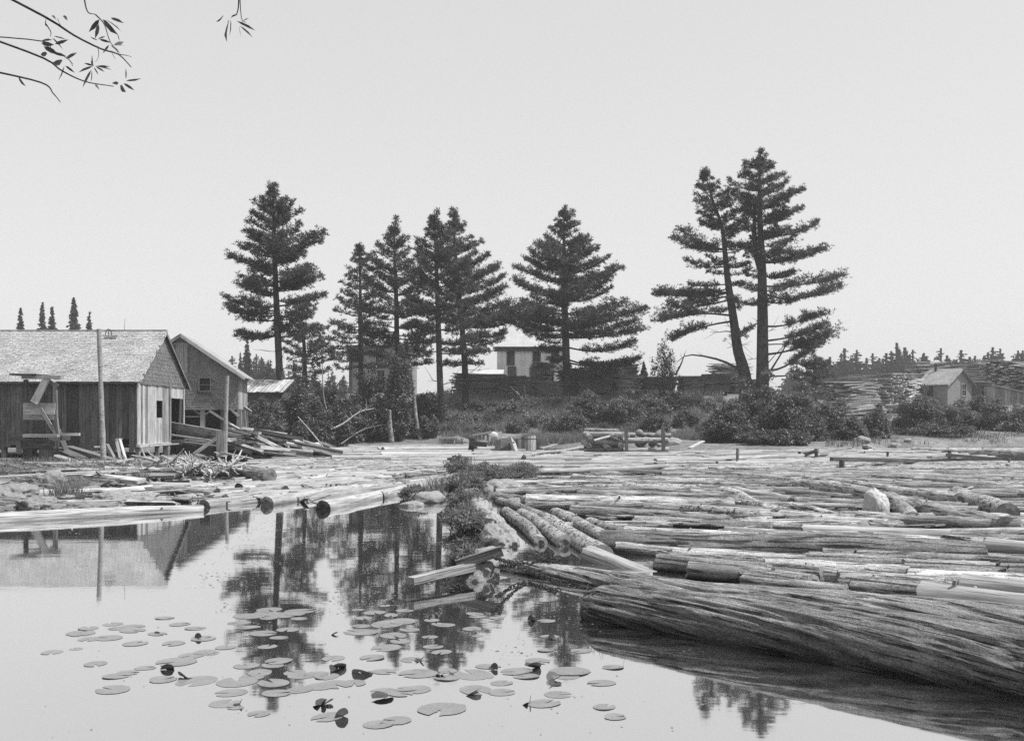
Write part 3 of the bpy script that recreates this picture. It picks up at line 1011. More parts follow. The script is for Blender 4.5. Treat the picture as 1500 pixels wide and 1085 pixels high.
pole('mooring_pole', [(152, 684), (149, 600), (145, 482)], 41.0, 0.12, 0.085, M['plank'], 'tall bare pole standing in front of the plank shed')
pole('mooring_pole', [(330, 668), (331, 610), (333, 550)], 46.5, 0.10, 0.085, M['plank_pale'], 'pale slim pole standing on the bulkhead post before the stilt building')
pole('leaning_pole', [(487, 674), (462, 640), (436, 610)], 62, 0.055, 0.035, M['plank_pale'], 'thin pale pole leaning out of the slab pile before the thicket')


def roof_bracket():
    """thin crossarm with a wire hoop above the shed ridge"""
    d = 47.6
    t = thing('wire_bracket', P(161, 497, d), 'thin wire bracket with a hoop above the plank shed roof', 'bracket')
    beam('stem', P(159, 499, d), P(159, 485, d), 0.03, 0.03, M['iron'], t)
    beam('crossarm', P(150, 492, d), P(172, 492, d), 0.05, 0.06, M['plank'], t)
    beam('crossarm', P(153, 495, d), P(170, 495, d), 0.04, 0.05, M['plank'], t)
    th = np.linspace(0, pi, 14)
    hp = np.array([P(159 - 4.5 * cos(a), 491 - 9 * sin(a), d) for a in th])
    add('hoop', make_mesh('hoop', local(tube(hp, np.full(14, 0.018), 5), P(161, 497, d)), [M['iron']], True), t)
    beam('wire', P(182, 486, d + 0.6), P(183, 466, d + 0.6), 0.015, 0.015, M['iron'], t)


roof_bracket()


def bulkhead():
    t = thing('timber_bulkhead', P(325, 668, 46.5), 'timber bulkhead wall with thick end post beside the plank shed', 'bulkhead')
    beam('post', P(324, 669, 46.5), P(324, 631, 46.5), 0.36, 0.3, M['plank'], t)
    for k in range(2):
        beam('wall_plank', P(236, 621 + 8 * k, 51.0), P(322, 636 + 9 * k, 46.8), 0.08, 0.24 if k == 0 else 0.26, M['plank'] if k == 0 else M['plank_dark'], t)
    beam('cap_plank', P(236, 616, 51.2), P(322, 631, 47.0), 0.22, 0.05, M['plank'], t)
    beam('brace', P(284, 665, 46.0), P(319, 640, 46.4), 0.1, 0.14, M['plank'], t)
    beam('ledge', P(248, 636, 50.0), P(320, 646, 46.6), 0.35, 0.07, M['plank_pale'], t)


bulkhead()


def log_ramp():
    t = thing('log_ramp', P(400, 668, 48), 'long dark timber ramp sloping down from the bulkhead under the slab pile', 'ramp')
    beam('deck_edge', P(252, 646, 49.5), P(480, 674, 46.0), 0.3, 0.09, M['plank'], t)
    for k in range(3):
        beam('stringer', P(250, 655 - 2 * k, 50 + k * 2.0), P(470, 676 - 3 * k, 47 + k * 2.2), 0.35, 0.42, M['plank_dark'], t)
    for k in range(11):
        f = k / 10
        beam('deck_plank', P(262 + 200 * f, 645 + 25 * f, 49.7 - 3 * f), P(280 + 200 * f, 643 + 20 * f, 56 - 3 * f), 0.9, 0.06, M['plank_dark'], t)
    beam('side_wall', P(255, 658, 50.5), P(400, 672, 48.3), 0.1, 0.8, M['void'], t)  # near-black sheet standing in for the shaded hollow under the ramp


log_ramp()


# ------------------------------------------------------------------ lumber stacks
def lumber_stack(p, dirz, L, W, Ht, mat, label, mess=0.15, layer=0.065, tilt=0.0, cover=None, group='lumber stacks on the bank'):
    """boards piled in layers; p base centre"""
    p = np.asarray(p, float)
    t = thing('lumber_stack', p, label, 'lumber stack', group)
    cs, hs, Rs = [], [], []
    n = int(Ht / layer)
    for k in range(n):
        y = -W / 2
        mm = mess * (0.4 + 1.2 * k / max(n, 1))
        while y < W / 2:
            w = rng.uniform(0.16, 0.34) * (1 + 0.5 * mess)
            if rng.random() < 0.94:
                a = dirz + rng.normal(0, mm * (0.14 + 0.16 * mess))
                off = rng.normal(0, mm * 0.9)
                ll = L * rng.uniform(0.82 - 0.45 * mess, 1.0) / 2
                tl = tilt + rng.normal(0, mm * (0.04 + 0.10 * mess))
                ca, sa = cos(a), sin(a)
                cs.append([off * cos(dirz) - (y + w / 2) * sin(dirz), off * sin(dirz) + (y + w / 2) * cos(dirz), (k + 0.5) * layer + rng.normal(0, 0.006)])
                hs.append([ll, w / 2 - 0.008, layer * (0.36 - 0.16 * min(mess, 1))])
                ct, st = cos(tl), sin(tl)
                Rs.append([[ca * ct, -sa, -ca * st], [sa * ct, ca, -sa * st], [st, 0, ct]])
            y += w
    v, f = boxes(np.array(cs), np.array(hs), np.array(Rs))
    add('boards', make_mesh('boards', [(v, f)], [mat]), t, kind='stuff')
    for s in (-0.38, 0.0, 0.38):
        q = np.array([cos(dirz), sin(dirz), 0]) * s * L
        side = np.array([-sin(dirz), cos(dirz), 0]) * W / 2
        beam('bearer', p + q - side + [0, 0, -0.06], p + q + side + [0, 0, -0.06], 0.15, 0.12, mat, t)
    if cover is not None:
        for k in range(5):
            off = np.array([-sin(dirz), cos(dirz), 0]) * (k - 2) * W / 5.2
            e = np.array([cos(dirz), sin(dirz), 0]) * L * 0.52
            z = np.array([0, 0, n * layer + 0.05 + 0.03 * k])
            beam('cover_board', p - e + off + z, p + e * rng.uniform(0.9, 1.05) + off + z + [0, 0, 0.08], W / 5.2, 0.04, cover, t)
    return t


def on_bank(px, d):
    x = X(px, d)
    return np.array([x, d, float(H(x, d)) + 0.12])


# a dark row of stacks along the top of the bank
row = [(702, 92.5, 5.5, 1.5, 'dark lumber stack behind the fallen branch, furthest left of the bank row'),
       (752, 92, 3.2, 1.6, 'dark lumber stack below the left windows of the white house'),
       (768, 91, 2.2, 1.25, 'short dark lumber stack just left of the pale-topped stack'),
       (806, 91, 3.0, 1.2, 'dark lumber stack touching the left of the solitary pine trunk'),
       (868, 91.5, 4.0, 1.5, 'dark lumber stack just right of the solitary pine trunk'),
       (918, 92, 2.8, 1.55, 'dark lumber stack with ragged board ends, second right of the pine trunk'),
       (965, 92.5, 3.2, 1.35, 'dark lumber stack behind the slender young tree'),
       (1012, 92, 2.6, 1.65, 'dark lumber stack with a low square end left of the twin pines'),
       (1048, 92, 2.8, 1.6, 'dark lumber stack under the long bare limb of the twin pines'),
       (1088, 93, 3.0, 1.55, 'dark lumber stack half hidden by the leaning twin pine')]
for px_, d_, L_, h_, lab in row:
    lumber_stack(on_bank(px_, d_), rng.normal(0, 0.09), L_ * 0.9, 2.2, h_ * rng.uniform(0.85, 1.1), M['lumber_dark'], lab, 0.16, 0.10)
lumber_stack(on_bank(796, 94), 1.35, 3.6, 1.5, 2.6, M['lumber'], 'narrow stack of boards with pale tops before the white house', 0.12, 0.07, cover=M['plank_pale'])
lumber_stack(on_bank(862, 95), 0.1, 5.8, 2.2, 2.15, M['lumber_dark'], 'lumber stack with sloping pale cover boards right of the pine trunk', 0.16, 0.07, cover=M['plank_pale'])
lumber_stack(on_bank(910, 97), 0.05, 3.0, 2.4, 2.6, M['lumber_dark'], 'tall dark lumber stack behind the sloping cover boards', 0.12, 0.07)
lumber_stack(on_bank(1068, 97), 0.15, 3.4, 2.0, 2.6, M['lumber'], 'pale heap of boards behind the leaning twin pine', 0.3, 0.08, cover=M['plank_pale'])
# heaps on the right
heap = [(1246, 98, 4.6, 3.0, 2.3, 0.45, 'large untidy lumber pile left of the right-hand heaps', 'lumber'),
        (1284, 101, 4.4, 3.4, 3.0, -0.75, 'tall untidy lumber pile with bleached top boards right of the twin pines', 'lumber'),
        (1318, 104, 4.0, 3.0, 2.6, 0.9, 'lumber pile with boards splayed out beside the tall untidy pile', 'lumber'),
        (1334, 108, 3.0, 2.6, 3.0, 0.1, 'lumber pile close behind the small house on its left', 'lumber'),
        (1262, 92, 4.4, 2.0, 0.9, 0.2, 'low scatter of boards sliding down the bank below the tall pile', 'lumber'),
        (1304, 94, 3.6, 1.8, 0.7, -0.3, 'low heap of pale boards above the gap in the shrubs', 'plank_pale'),
        (1330, 95, 3.0, 1.6, 0.9, 0.15, 'low heap of dark boards beside the small house', 'lumber'),
        (1362, 118, 3.4, 2.4, 4.4, 0.2, 'lumber pile rising behind the roof of the small house', 'lumber'),
        (1440, 116, 4.2, 3.0, 4.6, -0.7, 'tall lumber pile behind the lean-to roofs', 'lumber'),
        (1474, 114, 4.6, 3.0, 4.4, 0.7, 'ragged lumber pile highest at the right edge', 'lumber'),
        (1520, 112, 4.6, 2.6, 3.9, 0.1, 'lumber pile cut off by the right edge of the view', 'lumber')]
for px_, d_, L_, W_, h_, a_, lab, m_ in heap:
    lumber_stack(on_bank(px_, d_), a_, L_, W_, h_, M[m_], lab, 0.42, 0.19, tilt=rng.normal(0, 0.05), cover=M['plank_pale'] if h_ > 2 else None, group='lumber heaps on the right')

# ------------------------------------------------------------------ trees and shrubs
def rot_to(dirs, roll):
    """rotations (N,3,3) whose +Z column is dirs, rolled about it"""
    d = dirs / (np.linalg.norm(dirs, axis=1)[:, None] + 1e-9)
    ref = np.where(np.abs(d[:, 2:3]) > 0.9, np.array([[1.0, 0, 0]]), np.array([[0, 0, 1.0]]))
    a = np.cross(ref, d); a /= np.linalg.norm(a, axis=1)[:, None]
    b = np.cross(d, a)
    c, s = np.cos(roll)[:, None], np.sin(roll)[:, None]
    return np.stack([a * c + b * s, b * c - a * s, d], 2)


def tuft_template(n, spread, rg):
    """needle spray: n slim triangles leaving the origin about +Z"""
    V, Fc = [], []
    for k in range(n):
        az = 2 * pi * k / n + rg.normal(0, 0.3)
        el = spread * rg.uniform(0.35, 1.15)
        dv = np.array([sin(el) * cos(az), sin(el) * sin(az), cos(el)])
        side = np.cross(dv, rg.normal(size=3)); side /= np.linalg.norm(side)
        L = rg.uniform(0.75, 1.15)
        base = dv * 0.05 - np.array([0, 0, 1]) * rg.uniform(0, 0.35)
        V += [base, base + dv * L * 0.5 + side * 0.11, base + dv * L, base + dv * L * 0.5 - side * 0.11]
        i0 = 4 * k
        Fc += [[i0, i0 + 1, i0 + 2], [i0, i0 + 2, i0 + 3]]
    return np.array(V), np.array(Fc)


TUFTS = [tuft_template(6, 1.05, np.random.default_rng(s)) for s in range(4)]


def place_templates(templates, pos, dirs, scale, rg):
    parts = []
    n = len(pos)
    which = rg.integers(0, len(templates), n)
    R = rot_to(dirs, rg.random(n) * 2 * pi)
    for k, (TV, TF) in enumerate(templates):
        m = which == k
        c = m.sum()
        if not c: continue
        v = np.einsum('nij,kj->nki', R[m], TV) * scale[m][:, None, None] + pos[m][:, None]
        f = TF[None] + (np.arange(c) * len(TV))[:, None, None]
        parts.append((v.reshape(-1, 3), f.reshape(-1, TF.shape[1]), 0))
    return parts


def pine(name, d, trunk, prof, label, seed, cat='tree', rise=(0.55, 0.05), dens=1.0, tuft=0.29, extra_stems=(), limbs=(), mat='needle', per=6, plate=0.40, group='pines on the bank', start=0.16, stubs=6, depth=0.85):
    """white pine at depth d. trunk: (px, py, width px); prof: (py of the tips, reach left px, reach right px)"""
    rg = np.random.default_rng(seed)
    s = d / F
    tp = np.array([[*P(a, b, d), w * s / 2 * 0.88] for a, b, w in trunk])
    path = smooth_path(tp, 40)
    pth, rad = path[:, :3].copy(), np.maximum(path[:, 3], 0.015)
    gz = float(H(pth[0, 0], d))
    pth[0, 2] = min(pth[0, 2], gz - 0.1)
    base = pth[0].copy(); base[2] = gz
    root = thing(name, base, label, cat, group)
    pth[:, 1] += 0.12 * np.cumsum(rg.normal(0, 0.25, len(pth)))
    rad[0] *= 1.5; rad[1] *= 1.2
    wood = tube(pth, rad, 12)
    zs = pth[:, 2]
    branch_parts, pos, dirs = [], [], []

    def branch(bz, tipvec, up0, r, fol=True, wid=plate, st=start):
        """one limb from the trunk at height bz, to tipvec away, sagging then lifting at the tip"""
        k = np.interp(bz, zs, np.arange(len(zs)))
        b = np.array([np.interp(bz, zs, pth[:, j]) for j in range(3)])
        tip = b + tipvec
        Lb = np.linalg.norm(tipvec)
        m1 = b + tipvec * 0.35 + np.array([0, 0, 1]) * Lb * up0
        m2 = b + tipvec * 0.72 + np.array([0, 0, 1]) * Lb * up0 * 0.8 + rg.normal(0, 0.03, 3) * Lb
        bp_ = smooth_path([b, m1, m2, tip], 9)
        br = np.linspace(r, 0.012, 9)
        branch_parts.extend(tube(bp_, br, 5, False))
        if not fol:
            for q in range(2):
                f0 = rg.uniform(0.3, 0.8)
                bb = bp_[int(f0 * 8)]
                tv = tipvec / Lb * rg.uniform(0.5, 1.2) + np.array([0, rg.normal(0, 0.5), rg.normal(0.1, 0.5)])
                branch_parts.extend(tube([bb, bb + tv * 0.5, bb + tv], [0.02, 0.012, 0.006], 4, False))
            return
        # side twigs in a flat spray, each carrying needle tufts
        hor = np.cross(tipvec / Lb, [0, 0, 1.0])
        hn = np.linalg.norm(hor)
        hor = hor / hn if hn > 0.05 else np.array([1.0, 0, 0])
        nt_ = max(7, int(Lb * 9.0 * dens))
        for q in range(nt_):
            f0 = st + (1 - st) * (q + rg.random()) / nt_
            bb = np.array([np.interp(f0 * 8, np.arange(9), bp_[:, j]) for j in range(3)])
            side = rg.choice([-1, 1])
            env = sin(pi * min(1.0, (f0 - st) / (1 - st) * 0.85 + 0.15)) ** 0.6
            tl = max(0.25, Lb * wid * env * rg.uniform(0.3, 1.2))
            tv = hor * side * tl * rg.uniform(0.5, 1.0) + tipvec / Lb * tl * rg.uniform(0.35, 0.8) + np.array([0, 0, 1]) * tl * rg.uniform(-0.12, 0.34)
            branch_parts.extend(tube([bb, bb + tv * 0.6, bb + tv], [0.02, 0.012, 0.006], 3, False))
            for e in np.arange(0.15, 1.01, min(0.5, 0.19 / max(tl, 0.19))):
                pos.append(bb + tv * e + rg.normal(0, 0.09, 3) + [0, 0, rg.uniform(-0.06, 0.16)])
                dirs.append(tv / tl * 0.55 + np.array([0, 0, 0.75]) + rg.normal(0, 0.3, 3))
        for q in range(4):
            pos.append(tip + rg.normal(0, 0.08, 3)); dirs.append(tipvec / Lb + np.array([0, 0, 0.6]))

    full = []                                     # lesser whorls between the marked ones
    for k, row_ in enumerate(prof):
        full.append((*row_, per))
        if k + 1 < len(prof) and k < 0.42 * len(prof):
            nx = prof[k + 1]
            full.append(((row_[0] + nx[0]) / 2, 0.32 * (row_[1] + nx[1]), 0.32 * (row_[2] + nx[2]), 4 if k < 0.4 * len(prof) else 3))
    ys = [p_[0] for p_ in prof]
    ytop, ybot = min(ys), max(ys)
    for k, (py, lpx, rpx, per_) in enumerate(full):
        fr = (py - ytop) / max(1, (ybot - ytop))
        up = rise[0] * (1 - fr) + rise[1] * fr
        L_, R_ = lpx * s, rpx * s
        zt = Z(py, d)
        nb = per_
        angs = [rg.normal(0, 0.18), pi + rg.normal(0, 0.18)]
        angs += list(rg.random() * 2 * pi + np.arange(nb - 2) * 2 * pi / (nb - 2) + rg.normal(0, 0.3, nb - 2))
        for q, a in enumerate(angs):
            ca, sa = cos(a), sin(a)
            reach = (R_ if ca > 0 else L_) * abs(ca) + 0.5 * (L_ + R_) * depth * abs(sa)
            reach *= rg.uniform(0.85, 1.05) if q < 2 else rg.uniform(0.45, 1.05)
            if reach < 0.1 or rg.random() < 0.10 or (q >= 2 and fr > 0.72 and rg.random() < 0.5): continue
            jz = rg.normal(0, 0.12) if q < 2 else rg.normal(0, 0.5)
            tipz = zt + jz
            bz = tipz - up * reach
            bz = min(max(bz, zs[2]), zs[-1] - 0.1)
            tv = np.array([ca * reach, sa * reach, tipz - bz])
            branch(bz, tv, rg.uniform(-0.10, 0.0) - 0.02, min(0.09, 0.02 + 0.014 * reach))
    # leader tufts
    for q in range(16):
        lz = rg.random() ** 0.7 * 2.2
        pos.append(pth[-1] + [rg.normal(0, 0.02 + 0.10 * lz), rg.normal(0, 0.02 + 0.10 * lz), -lz + 0.15]); dirs.append(np.array([rg.normal(0, 0.5), rg.normal(0, 0.5), 1.0]))
    for (bpy_, tx, ty, tdep, r_, up_, fol_) in limbs:
        bz = Z(bpy_, d)
        b = np.array([np.interp(bz, zs, pth[:, j]) for j in range(3)])
        tip = P(tx, ty, d + tdep)
        branch(bz, tip - b, up_, r_ * 1.3, fol_, plate * 1.4, 0.36)
    for q in range(stubs):
        bz = rg.uniform(zs[0] + 1.5, Z(ybot, d))
        a = rg.choice([0, pi]) + rg.normal(0, 0.5)
        ln = rg.uniform(0.4, 1.6)
        branch(bz, np.array([cos(a) * ln, sin(a) * ln, rg.uniform(-0.1, 0.3)]), 0.02, 0.03, False)
    for st_ in extra_stems:
        sp = smooth_path(np.array([[*P(a, b, d + 0.2), w * s / 2] for a, b, w in st_]), 16)
        wood += tube(sp[:, :3], sp[:, 3], 8)
    add('trunk', make_mesh('trunk', local(wood, base), [M['trunk']], True), root)
    add('branches', make_mesh('branches', local(branch_parts, base), [M['trunk']], True), root)
    pos, dirs = np.array(pos), np.array(dirs)
    sc_ = tuft * rg.uniform(0.7, 1.15, len(pos))
    crown = place_templates(TUFTS, pos, dirs, sc_, rg)
    add('crown', make_mesh('crown', local(crown, base), [M[mat]]), root)
    return root, len(pos)


NTUFT = 0
_, n_ = pine('pine_tree', 75, [(418, 624, 17), (411, 570, 13), (406, 480, 11), (403, 400, 9), (402, 335, 6), (400, 285, 2)],
     [(284, 4, 5), (290, 16, 18), (297, 26, 27), (310, 30, 34), (326, 38, 36), (346, 34, 66), (356, 50, 62), (370, 70, 42), (392, 40, 48), (404, 48, 70), (414, 52, 60), (436, 78, 66), (446, 60, 69), (462, 55, 40), (480, 58, 50), (490, 40, 42)],
     'tall ragged pine with a long bare trunk, leftmost of the big pines', 11, per=6, plate=0.38, limbs=[(545, 424, 535, -0.5, 0.04, 0.05, False), (580, 426, 572, -0.4, 0.03, 0.03, False)]); NTUFT += n_
pine('pine_tree', 88, [(447, 585, 8), (446, 530, 7), (444, 490, 5), (442, 456, 2)],
     [(458, 12, 10), (468, 24, 26), (482, 28, 36), (498, 26, 38), (512, 32, 42), (524, 22, 44), (538, 22, 36), (550, 16, 26)],
     'smaller pine standing just behind the leftmost tall pine', 12, dens=0.8, rise=(0.5, 0.1), depth=0.7)
pine('pine_tree', 90, [(529, 610, 9), (528, 500, 8), (527, 430, 5), (526, 366, 2)],
     [(366, 3, 3), (378, 10, 12), (392, 17, 17), (408, 24, 22), (424, 26, 28), (440, 32, 32), (456, 34, 32), (472, 38, 36), (486, 42, 38), (500, 44, 40), (516, 42, 42), (532, 34, 40)],
     'slim conical pine at the left of the crowded pine group', 13, rise=(0.5, 0.02), dens=0.8)
pine('pine_tree', 86, [(585, 620, 11), (582, 520, 9), (580, 430, 7), (577, 338, 2)],
     [(338, 3, 4), (348, 10, 14), (362, 26, 22), (378, 38, 30), (394, 36, 36), (410, 44, 40), (428, 46, 42), (446, 50, 48), (464, 50, 50), (482, 52, 50), (500, 50, 50), (518, 42, 44)],
     'tall pine left of centre in the crowded pine group', 14, rise=(0.7, 0.1), dens=0.9)
pine('pine_tree', 78, [(649, 632, 13), (645, 570, 11), (642, 480, 9), (640, 410, 7), (636, 326, 2)],
     [(326, 4, 4), (336, 12, 12), (348, 24, 18), (362, 28, 28), (380, 26, 40), (398, 34, 48), (416, 36, 52), (436, 40, 54), (456, 40, 58), (476, 46, 60), (496, 44, 58), (514, 40, 60)],
     'tall pine with a straight bare lower trunk in the crowded group', 15, rise=(0.7, 0.05))
pine('pine_tree', 84, [(682, 606, 12), (680, 520, 10), (672, 430, 8), (667, 370, 5), (664, 318, 2)],
     [(318, 3, 3), (330, 10, 12), (344, 14, 22), (358, 22, 42), (374, 24, 48), (390, 28, 56), (406, 28, 60), (424, 28, 62), (442, 28, 88), (452, 30, 100), (468, 30, 62), (482, 34, 60), (496, 34, 52), (514, 34, 32), (532, 30, 26)],
     'broad pine at the right of the crowded pine group', 16, rise=(0.65, 0.02))
pine('pine_tree', 90, [(834, 578, 19), (830, 540, 13), (828, 480, 12), (826, 420, 9), (826, 365, 6), (826, 313, 2)],
     [(313, 3, 3), (321, 12, 14), (332, 20, 20), (344, 26, 34), (356, 36, 42), (366, 52, 48), (378, 46, 66), (394, 66, 82), (406, 64, 62), (420, 62, 66), (434, 54, 70), (446, 96, 72), (456, 80, 104), (468, 64, 100), (482, 54, 104), (498, 36, 108), (512, 26, 108), (526, 18, 100), (538, 12, 76)],
     'solitary broad pine standing before the white house', 17, rise=(0.5, 0.0), dens=1.0, per=6, plate=0.36)
pine('pine_tree', 87, [(1095, 580, 22), (1090, 545, 20), (1081, 510, 17), (1075, 465, 14), (1067, 410, 11), (1062, 360, 8), (1058, 330, 6), (1046, 295, 4), (1034, 254, 1.5)],
     [(254, 4, 4), (266, 16, 14), (278, 24, 22), (296, 32, 24), (308, 30, 34), (322, 34, 28), (338, 78, 22), (350, 72, 30), (360, 40, 34), (384, 58, 30), (398, 26, 30), (414, 62, 22), (432, 104, 18), (444, 96, 20)],
     'leaning trunk of the twin pines, curved and flat-branched', 18, rise=(0.5, -0.05), per=6, plate=0.34, depth=0.75,
     limbs=[(462, 970, 470, -1.5, 0.08, 0.05, True), (470, 986, 498, 1.0, 0.08, 0.05, True), (545, 988, 534, -1, 0.11, 0.13, False), (487, 1040, 486, -0.5, 0.05, 0.04, False), (505, 1064, 510, 0, 0.03, 0, False)])
pine('pine_tree', 86, [(1117, 605, 24), (1117, 520, 20), (1117, 440, 17), (1116, 380, 13), (1113, 320, 9), (1112, 270, 5), (1112, 232, 2)],
     [(232, 4, 6), (240, 22, 14), (250, 36, 38), (264, 40, 42), (280, 38, 58), (294, 36, 46), (308, 32, 36), (322, 26, 92), (334, 24, 40), (350, 20, 44), (366, 20, 90), (374, 26, 80), (394, 20, 52), (404, 22, 104), (416, 24, 100), (440, 40, 50)],
     'tallest twin pine with a thick straight trunk', 19, rise=(0.45, 0.06), per=6, plate=0.38, depth=0.75,
     extra_stems=[[(1113, 395, 8), (1107, 370, 8), (1105, 330, 6), (1106, 285, 2)]],
     limbs=[(520, 1212, 488, 0.6, 0.09, -0.06, True), (500, 1204, 478, -1.5, 0.08, -0.04, True), (478, 1192, 464, 1.5, 0.08, -0.05, True), (545, 1200, 500, -0.8, 0.10, -0.10, True),
            (470, 1080, 492, -1.0, 0.05, 0.02, True), (552, 1180, 545, 1.0, 0.08, -0.02, False), (560, 1165, 470, 0.8, 0.09, -0.06, False), (505, 1196, 502, 0.5, 0.05, 0, True), (540, 1150, 505, 0, 0.04, 0, False)])
pine('pine_tree', 100, [(1192, 590, 10), (1192, 560, 8), (1192, 526, 3)],
     [(527, 12, 12), (533, 22, 20), (540, 28, 28), (552, 30, 28), (566, 28, 26), (578, 20, 20)],
     'small bushy pine right of the twin pines before the lumber', 20, rise=(0.4, 0.0), dens=0.9, depth=0.8, stubs=0)


# small spruces: narrow cones of drooping sprays
def spruce_geo(h, rbase, rg, levels=22, per=9, droop=0.25, sparse=0.0):
    wood = tube([[0, 0, 0], [0, 0, h * 0.5], [0, 0, h]], [h * 0.014, h * 0.009, 0.01], 6)
    V, Fc = [], []
    n = 0
    for k in range(levels):
        for q in range(per):
            if rg.random() < sparse: continue
            f = min(1.0, (k + rg.uniform(-0.6, 1.2)) / levels)
            f = max(0.0, f)
            z = h * (0.08 + 0.91 * f)
            r = rbase * (1 - f) ** 0.8 * (0.75 + 0.5 * abs(sin(k * 2.3))) + 0.008 * h
            a = rg.random() * 2 * pi
            L = r * rg.uniform(0.6, 1.15)
            dv = np.array([cos(a), sin(a), 0])
            sd = np.array([-sin(a), cos(a), 0])
            for m_ in range(4):                     # short hanging sprays along the bough
                t0 = (m_ + rg.random()) / 4.0
                w = L * rg.uniform(0.22, 0.36) + 0.010 * h
                c0 = dv * L * t0 + sd * L * rg.normal(0, 0.16) + np.array([0, 0, z - L * droop * t0 + rg.normal(0, 0.004) * h])
                e1 = dv * rg.normal(0.8, 0.3) + sd * rg.normal(0, 0.8)
                V += [c0 - e1 * w * 0.55 + [0, 0, w * 0.15], c0 + e1 * w * 0.75 - [0, 0, w * 0.25], c0 + e1 * w * 0.1 - [0, 0, w * rg.uniform(0.6, 1.1)], c0 + e1 * w * 0.2 + [0, 0, w * rg.uniform(0.2, 0.5)]]
                Fc += [[n, n + 1, n + 2], [n, n + 1, n + 3]]
                n += 4
    return wood, [(np.array(V), np.array(Fc), 0)]


def spruce(px, py_base, py_top, d, rpx, label, seed, mat='needle_far', group=None, sparse=0.1, name='spruce_tree'):
    rg = np.random.default_rng(seed)
    x = X(px, d)
    zb = min(Z(py_base, d), float(H(x, d)) - 0.1)
    h = Z(py_top, d) - zb
    wood, fol = spruce_geo(h, rpx * d / F, rg, 34, 12, 0.25, sparse)
    t = thing(name, (x, d, zb), label, 'tree', group)
    add('trunk', make_mesh('trunk', wood, [M['trunk']], True), t)
    add('crown', make_mesh('crown', fol, [M[mat]]), t)
    return t


spruce(62, 560, 442, 125, 10, 'dark spruce above the shed roof beside the left edge', 31, 'needle')
spruce(76, 560, 447, 128, 12, 'spruce above the shed roof, second from the left edge', 32, 'needle')
spruce(108, 560, 434, 122, 15, 'tallest pointed spruce above the shed roof', 33, 'needle')
spruce(131, 560, 455, 130, 9, 'slim small spruce above the shed roof, nearest the tall pole', 34, 'needle', sparse=0.3)
spruce(30, 560, 450, 127, 12, 'spruce behind the shed roof at the left border', 35, 'needle')
spruce(362, 560, 494, 140, 9, 'small pointed spruce between stilt building and leftmost pine', 36)
spruce(352, 560, 515, 150, 7, 'thin far spruce just above the stilt building roof', 37, sparse=0.4)
spruce(943, 580, 528, 95, 10, 'stubby young spruce left of the slender young tree', 38, 'needle')


def forest():
    """the far wood on the right reads as one hazy mass"""
    rg = np.random.default_rng(77)
    tmpl = [spruce_geo(1.0, 0.16 + 0.02 * s, np.random.default_rng(s), 13, 6, 0.12, 0.05) for s in range(5)]
    parts = []
    for k in range(300):
        y = rg.uniform(205, 290)
        px = rg.uniform(1150, 1780)
        x = X(px, y)
        top = 536 - 14 * np.clip((px - 1180) / 100, 0, 1) + rg.normal(0, 3.5)
        if rg.random() < 0.05: top -= rg.uniform(4, 10)
        zb = float(H(x, y)) - 0.3
        h = max(4.0, Z(top, 225) - zb)
        for prt in tmpl[k % 5][0][:1] + tmpl[k % 5][1]:
            v = prt[0] * np.array([h * rg.uniform(1.6, 2.8), h * rg.uniform(1.6, 2.8), h]) + [x, y, zb]
            parts.append((v, prt[1], 0))
    add('far_forest', make_mesh('far_forest', parts, [M['needle_far']]), label='far hazy conifer forest along the horizon on the right', cat='forest', kind='stuff')
    parts = []
    for k in range(65):
        y = rg.uniform(150, 230)
        px = rg.uniform(330, 560)
        x = X(px, y)
        top = 548 + rg.normal(0, 7)
        if px < 400: top -= 18
        zb = float(H(x, y)) - 0.3
        h = max(2.5, Z(top, y) - zb)
        for prt in tmpl[k % 5][0][:1] + tmpl[k % 5][1]:
            v = prt[0] * np.array([h * rg.uniform(1.0, 2.2), h * rg.uniform(1.0, 2.2), h]) + [x, y, zb]
            parts.append((v, prt[1], 0))
    add('far_woods', make_mesh('far_woods', parts, [M['needle_far']]), label='far hazy woods low on the horizon behind the leftmost pines', cat='forest', kind='stuff')


forest()

LEAF = [(np.array([[0, 0, 0], [0.32, 0.5, 0.06], [0, 1.05, -0.05], [-0.32, 0.5, 0.06]]), np.array([[0, 1, 2], [0, 2, 3]]))]
SLIM = [(np.array([[0, 0, 0], [0.16, 0.5, 0.04], [0, 1.1, -0.08], [-0.16, 0.5, 0.04]]), np.array([[0, 1, 2], [0, 2, 3]]))]


def leaf_cloud(blobs, n, size, rg, tmpl=LEAF, shell=0.45):
    """leaves through a set of ellipsoid clumps (cx,cy,cz,rx,ry,rz)"""
    blobs = np.asarray(blobs, float)
    vol = np.cbrt(blobs[:, 3] * blobs[:, 4] * blobs[:, 5]) ** 2
    which = rg.choice(len(blobs), n, p=vol / vol.sum())
    u = rg.normal(size=(n, 3)); u /= np.linalg.norm(u, axis=1)[:, None]
    r = shell + (1 - shell) * rg.random(n) ** 0.6
    r *= 1 + 0.22 * rg.normal(size=n)
    p = blobs[which, :3] + u * r[:, None] * blobs[which, 3:]
    dv = u * 0.6 + rg.normal(0, 0.7, (n, 3)) + [0, 0, 0.55]
    return place_templates(tmpl, p, dv, size * rg.uniform(0.6, 1.3, n), rg)


NLEAF = 0


